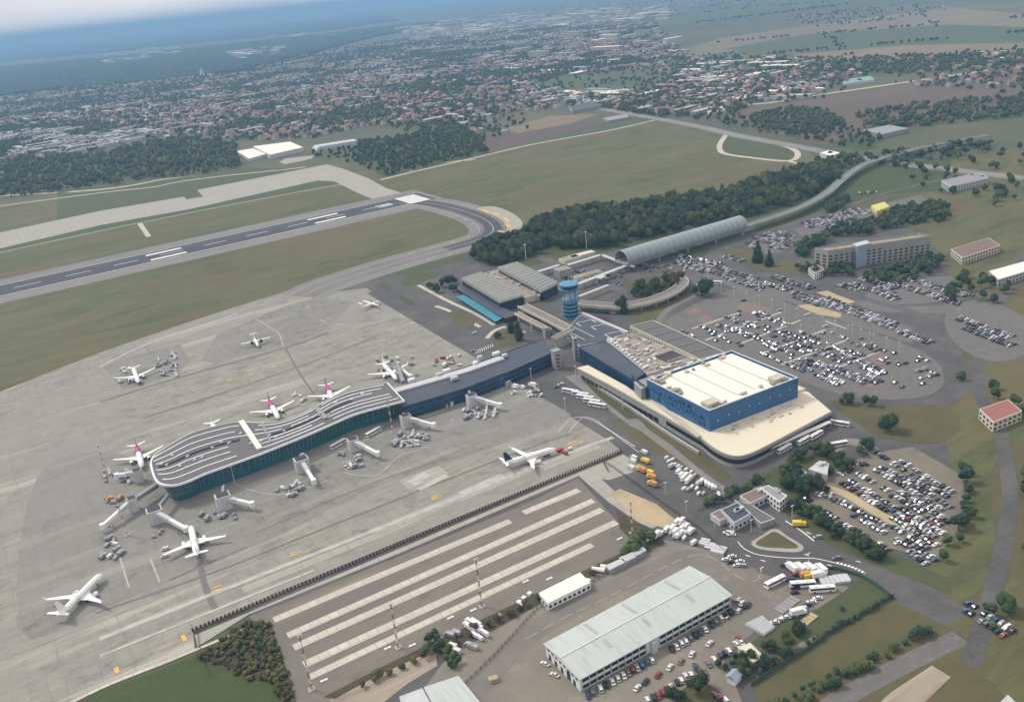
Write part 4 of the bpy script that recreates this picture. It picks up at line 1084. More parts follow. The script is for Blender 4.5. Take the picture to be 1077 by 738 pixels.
mb = MB(); wallstrip(mb, SF0, SF1, 0, 6.0, -.9, 1.8, .44, .475); mb.build('porch', M('lightgrey'), t)
SG0, SG1 = hi[0], hi[3]
for k in range(5):
    mb = MB(); wallstrip(mb, SG0, SG1, .05, 4.6 if k == 3 else 3.2, -.02, .16, .08 + k * .18, .08 + k * .18 + (.11 if k == 3 else .07)); mb.build('door', M('glass_dark'), t)
for k in range(8):
    mb = MB(); wallstrip(mb, SG0, SG1, 4.7, 5.8, -.02, .14, .05 + k * .118, .05 + k * .118 + .07); mb.build('window', M('glass_dark'), t)
for f, c_ in ((.78, 'roof_white'),):
    p = hc[0].lerp(hc[1], f); mb = MB(); mb.box((p.x, p.y + 1.6, 2), (12, 3.2, 4)); mb.build('lean_to', M('white_metal'), t)

# ---- smaller blocks
def house_block(name, cat, lab, px4, z, wall, roof, par=.4, win=None, units=0):
    c = [G(x, y, z) for x, y in px4]
    t = thing(name, lab, cat, (c[0].x, c[0].y, 0))
    block(t, c, 0, z, wall, roof, par)
    if win:
        area = sum(c[i].x * c[(i + 1) % 4].y - c[(i + 1) % 4].x * c[i].y for i in range(len(c)) if len(c) == 4)
        nf, nb = win
        cnt = 0
        for i in range(len(c)):
            a, b = c[i], c[(i + 1) % len(c)]; L_ = (b - a).xy.length
            mid = (a + b) / 2; out = Vector(((b - a).y, -(b - a).x, 0)).normalized() * (1 if area > 0 else -1)
            if out.dot(Vector((mid.x, mid.y, 0))) > 0: continue       # the far faces are never seen
            m = max(2, int(L_ / nb))
            for fl in range(nf):
                for k in range(m):
                    if cnt > 95: break
                    mb = MB(); wallstrip(mb, a, b, 1.2 + fl * 3.1, 2.7 + fl * 3.1, -.02 if area > 0 else .02, .2, (k + .25) / m, (k + .75) / m); mb.build('window', M('glass_dark'), t); cnt += 1
    for k in range(units):
        p = c[0].lerp(c[2], random.uniform(.2, .8)).lerp(c[1], random.uniform(0, .4)); mb = MB(); rooftop_unit(mb, p, z, .8); mb.build('roof_unit', M('lightgrey'), t)
    return t
house_block('site_office', 'building', 'white flat-roofed portable office block beside a parked bus', [(566.5, 623), (610, 601.5), (621, 612), (576, 634)], 4.5, 'white_metal', 'roof_white', .3, (1, 2.6), 0)
house_block('workshop', 'building', 'workshop with pale roof cut off by the bottom edge of the photo', [(446, 722), (482, 710), (515, 750), (470, 766)], 6, 'lightgrey', 'roof_hangar', .3)
house_block('workshop', 'building', 'grey workshop annex left of the pale-roofed workshop at the bottom edge', [(420, 732), (444, 723), (468, 765), (430, 775)], 4.5, 'midgrey', 'lightgrey', .3)
house_block('border_post', 'building', 'security post with red-brown flat roof by the apron gate', [(778, 521), (800, 511), (812, 518), (789, 529)], 5, 'lightgrey', 'redpave', .3, (1, 3), 1)
house_block('security_office', 'building', 'white office with grey roof at the right end of the red-brown roof', [(800, 513), (808, 510), (828, 521), (820, 528)], 6.5, 'white_metal', 'midgrey', .5, (2, 2.5), 3)
house_block('gatehouse', 'building', 'small red-brown roofed gatehouse left of the blue-grey gate hall', [(747, 540), (757, 535), (768, 542), (757, 547)], 4, 'lightgrey', 'redpave', .3)
house_block('gate_hall', 'building', 'blue-grey roofed gate hall facing the grass triangle', [(758, 536), (776, 528), (790, 540), (772, 550)], 5.5, 'lightgrey', 'roof_slate', .6, (1, 3), 4)
house_block('gate_canopy', 'canopy', 'dark flat canopy between the gate hall and the security post', [(772, 525), (790, 530), (815, 545), (800, 550)], 4, 'midgrey', 'roof_dark', .3)
house_block('car_park_office', 'building', 'grey low house among trees beside the right car park', [(850, 493), (862, 484), (872, 487), (870, 499)], 5, 'lightgrey', 'lightgrey', .3, None, 2)
house_block('garden_shed', 'building', 'small pale shed among trees by the bus lane', [(836, 497), (843, 492), (849, 496), (842, 501)], 3.5, 'white_metal', 'lightgrey', .2)
house_block('site_shed', 'building', 'cream flat-roofed shed beside long grey greenhouses', [(776, 680), (789, 675), (804, 690), (792, 696)], 3.5, 'cream_wall', 'roof_cream', .2)
t = thing('guard_hut', 'small blue-grey hut with gable roof at the car park entrance', 'hut', G(771, 718))
p = G(772, 716); mb = MB(); mb.box((p.x, p.y, 1.7), (5, 4, 3.4), .3); mb.build('wall', M('white_metal'), t)
mb = MB(); ca, sa = math.cos(.3), math.sin(.3)
gv = [(-3, -2.6, 3.3), (3, -2.6, 3.3), (3, 2.6, 3.3), (-3, 2.6, 3.3), (-3, 0, 5.0), (3, 0, 5.0)]
mb.add([(p.x + x * ca - y * sa, p.y + x * sa + y * ca, z) for x, y, z in gv], [(0, 1, 5, 4), (2, 3, 4, 5), (0, 4, 3), (1, 2, 5), (0, 3, 2, 1)]); mb.build('roof', M('stairblue'), t)
# hotel slab and its stair tower
hA, hD = G(871, 265, 19), G(857, 262, 19); hdir = (G(937, 255.5, 19) - hA).normalized() * 105
hq = lambda v: proj(v)[:2]
house_block('hotel_block', 'hotel', 'long grey slab block with window rows behind the trees at right', [hq(hD), hq(hA), hq(hA + hdir), hq(hD + hdir)], 19.01, 'greyblock', 'clutter', 1.8, (5, 5.5))
t = thing('stair_block', 'pale blue stair tower on the front of the long slab block', 'stair tower', G(903, 290))
c = [G(x, y, 20) for x, y in ((896, 258), (911, 254), (916, 257), (901, 261))]; block(t, c, 0, 21.5, 'stairblue', 'lightgrey', .4)
house_block('villa', 'building', 'small white two-storey house in front of the slab block', [(850, 282), (860, 278), (867, 283), (857, 288)], 6, 'white_metal', 'm_hroof_brown', .3, (2, 3))
# far big buildings
def far_block(name, cat, lab, px4, z, wall, roof): return house_block(name, cat, lab, px4, z, wall, roof, 0 if z < 6 else .5)
far_block('warehouse', 'warehouse', 'big white warehouse at the edge of trees beyond the far apron', [(266, 154), (305, 149), (319, 155), (284, 163)], 9, 'lightgrey', 'roof_white')
far_block('warehouse', 'warehouse', 'low white annex left of the big white warehouse', [(248, 159), (266, 156), (280, 162), (262, 167)], 6, 'lightgrey', 'roof_white')
t = thing('shelter_hangar', 'row of grey arched shelters right of the big white warehouse', 'hangar', G(355, 156))
for k in range(9):
    p = G(336 + k * 4.6, 157.5 - k * .75); mb = MB(); rg = []
    for yy in (-16, 16): rg.append([(p.x + 11 * math.cos(a * PI / 8), p.y + yy, 9 * math.sin(a * PI / 8)) for a in range(9)])
    mb.rings(rg); mb.build('arched_bay', M('lightgrey'), t)
far_block('warehouse', 'warehouse', 'dark-fronted long warehouse behind the brown field', [(598, 112), (630, 106), (634, 110), (602, 116)], 8, 'midgrey', 'roof_slate')
far_block('warehouse', 'warehouse', 'grey hall at the corner of field and highway', [(634, 124), (658, 120), (662, 123), (640, 127)], 5, 'midgrey', 'midgrey')
far_block('warehouse', 'warehouse', 'white strip warehouse along the green field', [(630, 97), (652, 93), (656, 95), (634, 99)], 6, 'lightgrey', 'roof_white')
far_block('warehouse', 'warehouse', 'long white roof behind the crossroads', [(754, 85), (786, 82), (789, 85), (760, 88)], 6, 'lightgrey', 'roof_white')
far_block('warehouse', 'warehouse', 'long white showroom roof beside the brown field', [(825, 91), (855, 88), (868, 93), (838, 94)], 6, 'lightgrey', 'roof_white')
far_block('warehouse', 'warehouse', 'cream hall beside the highway trees', [(742, 115), (762, 111), (766, 115), (746, 119)], 6, 'cream_wall', 'parapet')
far_block('warehouse', 'warehouse', 'pale round-cornered hall by the highway junction', [(862, 161), (872, 158), (884, 161), (874, 164)], 6, 'lightgrey', 'roof_white')
far_block('depot', 'warehouse', 'blue-grey depot at the right edge beyond the green field', [(908, 137), (935, 131.5), (955, 135), (928, 141)], 7, 'midgrey', 'midgrey')
far_block('market_hall', 'warehouse', 'long pale green-roofed hall in the right distance', [(885, 84), (915, 80), (920, 84), (890, 88)], 6, 'lightgrey', 'm_greenroof')
far_block('filling_station', 'filling station', 'yellow-roofed forecourt canopy behind the right-hand trees', [(916, 216), (930, 212), (936, 217), (922, 222)], 5, 'm_yellowroof', 'm_yellowroof')
# ================================================================== AIRCRAFT
def ring_x(x, ry, rz, zc, n=16): return [(x, ry * math.cos(2 * PI * i / n), zc + rz * math.sin(2 * PI * i / n)) for i in range(n)]
def wing_bm(mb, root, tip, th=.5, mi=0):
    """root/tip = ((xLE,y,z),(xTE,y,z))"""
    (a, b), (c, d) = root, tip
    t0, t1 = th / 2, th / 5
    vs = [(a[0], a[1], a[2]), ((a[0] * .6 + b[0] * .4), a[1], a[2] + t0), (b[0], b[1], b[2]), ((a[0] * .6 + b[0] * .4), a[1], a[2] - t0),
          (c[0], c[1], c[2]), ((c[0] * .6 + d[0] * .4), c[1], c[2] + t1), (d[0], d[1], d[2]), ((c[0] * .6 + d[0] * .4), c[1], c[2] - t1)]
    mb.add(vs, [(0, 1, 5, 4), (1, 2, 6, 5), (2, 3, 7, 6), (3, 0, 4, 7), (0, 3, 2, 1), (4, 5, 6, 7)], mi)
def make_airliner(name, body_mats, fin, rear):
    t = bpy.data.objects.new(name, None); COL.objects.link(t)
    A = M('aircraft')
    prof = [(18.8, .08, .08, 3.2), (18.2, .75, .7, 3.25), (17.2, 1.3, 1.25, 3.35), (15.6, 1.8, 1.8, 3.5), (13.6, 1.97, 2.05, 3.6), (9, 1.97, 2.05, 3.6), (0, 1.97, 2.05, 3.6), (-3.5, 1.97, 2.05, 3.6)]
    mb = MB(); mb.rings([ring_x(*p) for p in prof]); mb.build('fuselage', A, t, smooth=True)
    rear_p = [(-3.5, 1.97, 2.05, 3.6), (-7.5, 1.97, 2.05, 3.6), (-11, 1.92, 1.95, 3.8), (-14.5, 1.5, 1.45, 4.2), (-17.3, .65, .6, 4.7), (-18.8, .2, .22, 4.9)]
    mb = MB(); mb.rings([ring_x(*p) for p in rear_p]); mb.build('rear_fuselage', M(rear), t, smooth=True)
    for s in (-1, 1):
        mb = MB(); wing_bm(mb, ((4.6, s * 1.6, 2.6), (-3.2, s * 1.6, 2.6)), ((.6, s * 6.2, 2.95), (-3.0, s * 6.2, 2.95)), .75); wing_bm(mb, ((.6, s * 6.2, 2.95), (-3.0, s * 6.2, 2.95)), ((-4.6, s * 17, 3.9), (-6.1, s * 17, 3.9)), .45)
        w = mb.build('wing', A, t)
        mb = MB(); wing_bm(mb, ((-4.8, s * 17, 3.9), (-6.2, s * 17, 3.9)), ((-6.0, s * 17.7, 6.1), (-6.8, s * 17.7, 6.1)), .2); mb.build('winglet', M(rear), w)
        mb = MB(); mb.rings([[(x, s * 5.8 + r * math.cos(2 * PI * i / 14), 1.75 + r * math.sin(2 * PI * i / 14)) for i in range(14)] for x, r in ((4.9, .95), (4.4, 1.12), (2.6, 1.15), (1.0, .85), (.3, .5))])
        mb.box((1.6, s * 5.8, 2.8), (3.2, .35, 1.0)); e = mb.build('engine', A, t)
        mb = MB(); mb.rings([[(x, s * 5.8 + .88 * math.cos(2 * PI * i / 14), 1.75 + .88 * math.sin(2 * PI * i / 14)) for i in range(14)] for x in (4.88, 4.95)]); mb.build('engine_intake', M('dark'), e)
        mb = MB(); wing_bm(mb, ((-14.6, s * .6, 4.9), (-17.8, s * .5, 4.9)), ((-17.2, s * 6.2, 5.5), (-18.6, s * 6.2, 5.5)), .3); mb.build('tailplane', A, t)
        mb = MB(); mb.tube((-1.2, s * 3.7, 2.5), (-1.2, s * 3.7, .5), .2, n=6); mb.tube((-1.2, s * 3.4, .55), (-1.2, s * 4.1, .55), .55, n=10); mb.build('landing_gear', M('dark'), t)
        mb = MB()
        for k in range(26): mb.box((12.4 - k * .85, s * 1.95, 4.0), (.32, .10, .42))
        mb.build('cabin_windows', M('dark'), t)
    mb = MB(); mb.tube((13, 0, 1.8), (13, 0, .4), .15, n=6); mb.tube((13, -.3, .4), (13, .3, .4), .4, n=10); mb.build('landing_gear', M('dark'), t)
    mb = MB()
    vs = []
    for y in (-.18, .18): vs += [(-11.6, y, 5.2), (-15.6, y * .4, 11.6), (-17.7, y * .4, 11.6), (-17.0, y, 5.2)]
    mb.add(vs, [(0, 1, 2, 3), (7, 6, 5, 4), (0, 4, 5, 1), (1, 5, 6, 2), (2, 6, 7, 3), (3, 7, 4, 0)]); mb.build('tail_fin', M(fin), t)
    mb = MB(); mb.box((16.75, 0, 4.35), (.75, 1.75, .55), taper=.75); mb.build('cockpit_window', M('dark'), t)
    return t
def make_turboprop(name):
    t = bpy.data.objects.new(name, None); COL.objects.link(t); A = M('aircraft')
    prof = [(12.2, .06, .06, 2.3), (11.6, .6, .55, 2.35), (10.3, 1.1, 1.1, 2.5), (8.6, 1.35, 1.4, 2.6), (-4, 1.35, 1.4, 2.6), (-8.5, .85, .85, 3.0), (-12, .25, .3, 3.5)]
    mb = MB(); mb.rings([ring_x(*p, 12) for p in prof]); mb.build('fuselage', A, t, smooth=True)
    for s in (-1, 1):
        mb = MB(); wing_bm(mb, ((2.2, s * .4, 4.1), (-.6, s * .4, 4.1)), ((1.4, s * 13.2, 4.3), (-.1, s * 13.2, 4.3)), .5); mb.build('wing', A, t)
        mb = MB(); mb.tube((3.6, s * 4.1, 3.7), (-.5, s * 4.1, 3.9), .55, .4, 10); e = mb.build('engine', A, t)
        mb = MB()
        for k in range(6):
            a = k * PI / 3; mb.box((3.75, s * 4.1 + .95 * math.cos(a), 3.7 + .95 * math.sin(a)), (.12, .25 + abs(1.7 * math.cos(a)), .25 + abs(1.7 * math.sin(a))))
        mb.build('propeller', M('dark'), e)
        mb = MB(); wing_bm(mb, ((-10.4, 0, 7.3), (-12.2, 0, 7.3)), ((-10.9, s * 3.7, 7.35), (-12.0, s * 3.7, 7.35)), .25); mb.build('tailplane', A, t)
        mb = MB(); mb.tube((-.3, s * 1.9, 1.5), (-.3, s * 2.0, .4), .35, .4, 8); mb.build('landing_gear', M('dark'), t)
    mb = MB(); vs = []
    for y in (-.15, .15): vs += [(-7.6, y, 3.6), (-10.4, y * .5, 7.2), (-12.2, y * .5, 7.2), (-11.6, y, 3.6)]
    mb.add(vs, [(0, 1, 2, 3), (7, 6, 5, 4), (0, 4, 5, 1), (1, 5, 6, 2), (2, 6, 7, 3), (3, 7, 4, 0)]); mb.build('tail_fin', A, t)
    mb = MB(); mb.box((10.5, 0, 3.35), (.7, 1.3, .45), taper=.7); mb.build('cockpit_window', M('dark'), t)
    return t
proto_pink = make_airliner('airliner', None, 'purple', 'pink')
proto_white = make_airliner('airliner', None, 'aircraft', 'aircraft')
proto_navy = make_airliner('airliner', None, 'navy', 'aircraft')
proto_tp = make_turboprop('turboprop_airliner')
used = set()
def place(proto, pos, ang, label, cat, group=None, scale=1.0, kind=None, rank=False):
    o = proto if proto.name not in used else copy_tree(proto)
    used.add(proto.name)
    o.location = pos; o.rotation_euler = (0, 0, ang); o.scale = (scale,) * 3
    return tag(o, label, cat, group, kind, rank)
def plane(proto, nose, back, lab, L_=37.6, z=3.5):
    a, b = G(*nose, z), G(*back, z); d = (a - b); d.z = 0; d.normalize()
    c = a - d * (L_ / 2); place(proto, (c.x, c.y, .28), math.atan2(d.y, d.x), lab, 'airliner' if proto is not proto_tp else 'propeller plane', 'aircraft parked on the apron')
plane(proto_white, (200.5, 553), (207, 582), 'white airliner nosed up to jet bridge below the rounded end of the curved terminal')
plane(proto_pink, (149.5, 491), (144, 470), 'pink-tailed airliner left of the rounded end of the curved terminal')
plane(proto_pink, (293, 440), (282, 420), 'pink-tailed airliner behind the curved roof, left of its twin')
plane(proto_pink, (352, 424), (342, 404), 'pink-tailed airliner partly hidden by the curved roof, right of its twin')
plane(proto_white, (417.5, 399), (404, 384.5), 'white airliner parked where the curved roof meets the long connector wing')
plane(proto_white, (231, 466), (223.5, 446), 'white airliner of which only the tail shows above the curved roof')
plane(proto_navy, (585, 472), (532, 488), 'white airliner with dark tail fin being towed on the open apron')
plane(proto_white, (145.5, 402), (140, 387), 'white airliner ringed by ground vehicles on the far left apron')
plane(proto_white, (108, 604), (90, 622), 'white airliner cut by the left edge of the photo, below the rounded terminal', z=3)
plane(proto_tp, (271.5, 363), (266, 353), 'small white turboprop with straight wings alone on the far apron', 24.2)
plane(proto_tp, (400, 316), (386, 321), 'small white turboprop near the grass edge of the far apron', 24.2)
# ================================================================== JET BRIDGES
def jet_bridge(tower, head, lab, root=None, tw=6.5, th=9.5):
    p = G(*tower); q = G(*head, 4.5)
    t = thing('jet_bridge', lab, 'jet bridge', p, group='jet bridges round the terminal')
    mb = MB(); mb.box((p.x, p.y, th / 2), (tw, tw * .8, th)); mb.build('tower', M('lightgrey'), t)
    mb = MB(); mb.box((p.x, p.y, th + .25), (tw * .8, tw * .6, .5)); mb.build('tower_roof', M('m_dark'), t)
    mb = MB()
    for s in (-1, 1): mb.box((p.x + s * (tw / 2 + .05), p.y, th / 2), (.1, tw * .1, th * .9))
    for k in range(3): mb.box((p.x - tw * .3 + tw * .3 * k, p.y - tw * .4 - .05, th / 2), (.25, .1, th * .95))
    mb.build('tower_trim', M('white_metal'), t)
    a = Vector((p.x, p.y, th - 1.9)); b = Vector((q.x, q.y, 4.5)); d = (b - a).normalized(); s_ = Vector((-d.y, d.x, 0)).normalized()
    def seg(A, B, w, h, nm, mat):
        mb = MB(); rg = []
        for P in (A, B): rg.append([P + s_ * w + Vector((0, 0, -h)), P + s_ * w + Vector((0, 0, h)), P - s_ * w + Vector((0, 0, h)), P - s_ * w + Vector((0, 0, -h))])
        mb.rings(rg); return mb.build(nm, M(mat), t)
    m_ = a.lerp(b, .5); seg(a, m_, 1.35, 1.3, 'tunnel', 'lightgrey'); seg(m_, b, 1.1, 1.1, 'tunnel', 'white_metal')
    mb = MB(); mb.rings([[(b.x + 1.8 * math.cos(i * PI / 5), b.y + 1.8 * math.sin(i * PI / 5), z) for i in range(10)] for z in (3.0, 6.2)]); mb.build('cab', M('white_metal'), t)
    w = a.lerp(b, .78); mb = MB()
    for s in (-1, 1): mb.tube(w + s_ * s * 1.2 + Vector((0, 0, -1)), (w.x + s_.x * s * 1.8, w.y + s_.y * s * 1.8, .4), .25, n=6); mb.tube((w.x + s_.x * s * 1.5, w.y + s_.y * s * 1.5, .5), (w.x + s_.x * s * 2.1, w.y + s_.y * s * 2.1, .5), .5, n=10)
    mb.build('support_leg', M('midgrey'), t)
    if root:
        r = G(*root, 7); seg(Vector((r.x, r.y, 7)), Vector((p.x, p.y, 7)), 1.5, 1.4, 'link_corridor', 'midgrey')
jet_bridge((237, 534), (265, 530), 'jet bridge with wide grey tower under the middle of the curved glass wall', (235, 512), 9)
jet_bridge((165.5, 549), (195.5, 556), 'jet bridge leading to the white airliner below the terminal', (178, 520), 9)
jet_bridge((142, 537), (108, 553), 'long white jet bridge slanting to the left edge of the photo', (165, 510), 6)
jet_bridge((147, 507), (123, 500), 'jet bridge serving the pink-tailed airliner at the rounded end', None, 6)
jet_bridge((319, 495), (330, 506), 'jet bridge with grey twin tower under the right part of the curved glass wall', (318, 478), 9)
jet_bridge((373, 474), (397, 477), 'jet bridge next to two long dark cabins by the curved glass wall', (372, 460), 7)
jet_bridge((428, 449), (456, 447), 'jet bridge at the right end of the curved roof', (424, 436), 7)
jet_bridge((497, 427), (526, 426), 'jet bridge standing in front of the blue connector wing', (493, 412), 7)
jet_bridge((419, 392), (432, 396), 'jet bridge on the far side by the white airliner at the connector', (424, 402), 5, 7)
# ================================================================== VEHICLES
def car_mesh(col, kind):
    L_, W_, H_ = {'hatchback': (4.0, 1.75, 1.5), 'saloon': (4.6, 1.8, 1.45), 'estate': (4.7, 1.82, 1.65)}[kind]
    mb = MB(); hl = L_ / 2; hw = W_ / 2
    lo = [(-hl, .35), (-hl + .05, .85), (hl - 1.15, .92), (hl - .1, .72), (hl, .4)]
    mb.rings([[(x, y, z) for x, z in lo] for y in (-hw, -hw + .02, hw - .02, hw)])
    cab = {'hatchback': [(-hl + .15, .87), (-hl + .45, H_), (.45, H_), (1.05, .9)], 'saloon': [(-hl + .75, .87), (-hl + 1.3, H_), (.35, H_), (1.1, .9)], 'estate': [(-hl + .1, .87), (-hl + .3, H_), (.5, H_), (1.25, .9)]}[kind]
    roof = MB()
    g1 = [(x, z) for x, z in cab]
    k = .12
    mb.rings([[(x, s * (hw - .08 - (k if z > 1.2 else 0)), z) for x, z in g1] for s in (-1, 1)])
    mb.box(((cab[1][0] + cab[2][0]) / 2, 0, H_ + .015), (cab[2][0] - cab[1][0] - .05, W_ - .36, .04))
    body = mb.mesh('car_body', M('m_car_' + col))
    gl = MB()
    for s in (-1, 1):
        pts = [(cab[0][0] + .15, s * (hw - .06), .95), (cab[1][0] + .05, s * (hw - .175), H_ - .08), (cab[2][0] - .02, s * (hw - .175), H_ - .08), (cab[3][0] - .15, s * (hw - .06), .95)]
        gl.add(pts, [(0, 1, 2, 3)])
    for a, b, dx in ((cab[3], cab[2], .03), (cab[0], cab[1], -.03)):
        gl.add([(a[0] + dx, -hw + .14, a[1] + .04), (a[0] + dx, hw - .14, a[1] + .04), (b[0] + dx, hw - .26, b[1] - .05), (b[0] + dx, -hw + .26, b[1] - .05)], [(0, 1, 2, 3)])
    gl.keep = True
    wn_ = gl.mesh('car_windows', M('glass_dark'))
    wh = MB()
    for x in (-hl + .8, hl - .85):
        for s in (-1, 1): wh.tube((x, s * (hw - .2), .32), (x, s * (hw + .02), .32), .32, n=8)
    return body, wn_, wh.mesh('car_wheels', M('tyre'))
KINDS = ('hatchback', 'saloon', 'estate')
CARM = {(c, k): car_mesh(c, k) for c in CARCOL for k in KINDS}
PAL = ['white'] * 5 + ['silver'] * 4 + ['grey'] * 6 + ['black'] * 7 + ['dark blue'] * 2 + ['red'] + ['blue']
CARS = []   # (pos, ang, colour, kind, place)
def carrow(a, b, place_txt, fill=.85, double=False, step=2.75, z=.3, pal=PAL, ang=0.0):
    p, q = G(*a), G(*b); d = q - p; n = int(d.length / step); u = d.normalized(); nn = Vector((-u.y, u.x, 0)); th = math.atan2(nn.y, nn.x) + ang
    for r in range(2 if double else 1):
        for k in range(n + 1):
            if random.random() > fill: continue
            pos = p + u * (k * step + random.uniform(-.2, .2)) + nn * (r * 5.4 + random.uniform(-.3, .3)); pos.z = z
            CARS.append((pos, th + random.choice((0, PI)) + random.uniform(-.05, .05), random.choice(pal), random.choice(KINDS), place_txt))
def onecar(px, col, place_txt, ang=None, kind='saloon', z=.3):
    pos = G(*px); pos.z = z
    CARS.append((pos, (R_(12) if ang is None else R_(ang)), col, kind, place_txt))
q2 = lambda x, y: (540 + x / 4.146, 560 + y / 4.146)
q3 = lambda x, y: (700 + x / 4.146, 560 + y / 4.146)
CN = dict(w='white', s='silver', g='grey', k='black', n='dark blue', r='red', b='blue', t='beige')
HA = math.degrees(math.atan2(3, 90)) + 90 - 22
for x, y, c in ((325, 715, 'n'), (345, 700, 'g'), (380, 685, 'w'), (405, 668, 'k'), (432, 655, 'w'), (456, 641, 'w'), (481, 628, 'w'), (501, 616, 'g'), (520, 603, 'r'), (541, 595, 's'), (560, 583, 'b'), (583, 570, 'b'), (605, 562, 'w')):
    onecar(q2(x, y), CN[c], 'in the row before the hangar\'s left half', HA, random.choice(KINDS))
for x, y, c in ((690, 512, 'k'), (712, 502, 'w'), (733, 488, 'w'), (752, 479, 'w'), (771, 465, 'g'), (792, 452, 'k'), (813, 441, 'n'), (837, 426, 'w'), (862, 406, 'k'), (883, 394, 'g'), (905, 378, 'w'), (925, 370, 'k'), (945, 352, 'k'), (962, 342, 'g')):
    onecar(q2(x, y), CN[c], 'in the row before the hangar\'s right half', HA, random.choice(KINDS))
for x, y, c, a in ((540, 682, 'w', 25), (577, 655, 'k', 25), (632, 625, 'r', 25), (682, 592, 'w', 28), (730, 566, 'g', 30), (778, 535, 'w', 32), (855, 488, 'w', 20), (793, 590, 'n', 60), (138, 577, 'w', 110), (180, 625, 'w', 115)):
    onecar(q2(x, y), CN[c], 'standing loose on the yard beside the long hangar', a)
for x, y, c in ((585, 735, 'w'), (612, 725, 'k'), (630, 715, 'r'), (650, 702, 'r'), (670, 692, 'k'), (691, 680, 'w'), (714, 658, 'k'), (733, 650, 'w'), (752, 632, 'w'), (775, 625, 'w')):
    onecar(q2(x, y), CN[c], 'in the yard row across from the hangar', HA, random.choice(KINDS))
for x, y, c in ((850, 577, 'g'), (876, 560, 'w'), (902, 542, 'n'), (921, 532, 'k'), (940, 522, 'w')):
    onecar(q2(x, y), CN[c], 'in the short yard row beside the dark trees', HA, random.choice(KINDS))
for x, y, c in ((300, 340, 'k'), (318, 345, 'w'), (332, 312, 'w'), (347, 325, 'k'), (305, 300, 'g'), (360, 320, 'k'), (320, 300, 's')):
    onecar(q3(x, y), CN[c], 'at the right corner of the long hangar', 30, random.choice(KINDS))
for x, y, c in ((310, 492, 'w'), (328, 482, 'w'), (322, 470, 'r'), (215, 712, 'r'), (238, 720, 'r'), (226, 726, 'k'), (262, 735, 'w')):
    onecar(q3(x, y), CN[c], 'near the small gable-roofed hut', 80, random.choice(KINDS))
for x, y, c in ((475, 396, 'w'), (497, 386, 'w'), (524, 375, 'w'), (555, 372, 'g'), (600, 335, 'w'), (618, 321, 'n'), (636, 307, 'w'), (663, 291, 'w'), (565, 245, 'k'), (563, 266, 'k'), (562, 190, 'r'), (543, 210, 'n')):
    onecar(q3(x, y), CN[c], 'below the two long white buses', 150, random.choice(KINDS))
for x, y, c in ((265, 122, 'w'), (290, 108, 'w'), (285, 135, 'k'), (312, 148, 'w'), (325, 130, 'w'), (335, 150, 's'), (270, 5, 'w'), (288, 14, 'w')):
    onecar(q3(x, y), CN[c], 'between the gate road and hangar yard', 140, random.choice(KINDS))
q5 = lambda x, y: (760 + x / 4.92, 450 + y / 4.92)
RL = 'in the right car park, '
for i, (a, b, f, dbl, tx) in enumerate((((430, 370), (460, 388), 1, 0, 'at its leftmost corner'), ((488, 342), (645, 402), .95, 0, 'upper left row'), ((540, 340), (590, 358), .9, 0, 'upper left row'), ((645, 405), (850, 512), .95, 0, 'long middle row'),
                           ((680, 460), (850, 555), .95, 0, 'below the long middle row'), ((525, 436), (590, 472), .95, 0, 'lowest row by hedge'), ((612, 497), (742, 562), .95, 0, 'lowest row by hedge'), ((622, 292), (862, 440), .97, 1, 'double row above sandy lane'),
                           ((700, 242), (872, 338), .9, 0, 'row by its red-paved corner'), ((790, 222), (872, 265), .95, 1, 'far blue-toned rows'), ((610, 245), (690, 205), .9, 0, 'far left kerb'), ((692, 196), (760, 188), .9, 0, 'far left kerb'), ((800, 132), (852, 168), .95, 0, 'at its far corner'), ((808, 605), (872, 645), .9, 0, 'at the bottom of the hedge'),
                           ((880, 355), (1050, 440), .9, 1, 'beyond the right edge'), ((880, 470), (1050, 560), .9, 1, 'beyond the right edge'), ((880, 570), (1040, 660), .9, 0, 'beyond the right edge'), ((870, 265), (1060, 340), .9, 1, 'beyond the right edge'))):
    carrow(q5(*a), q5(*b), RL + tx, f, bool(dbl))
q1 = lambda x, y: (700 + x / 4.34, 270 + y / 4.34)
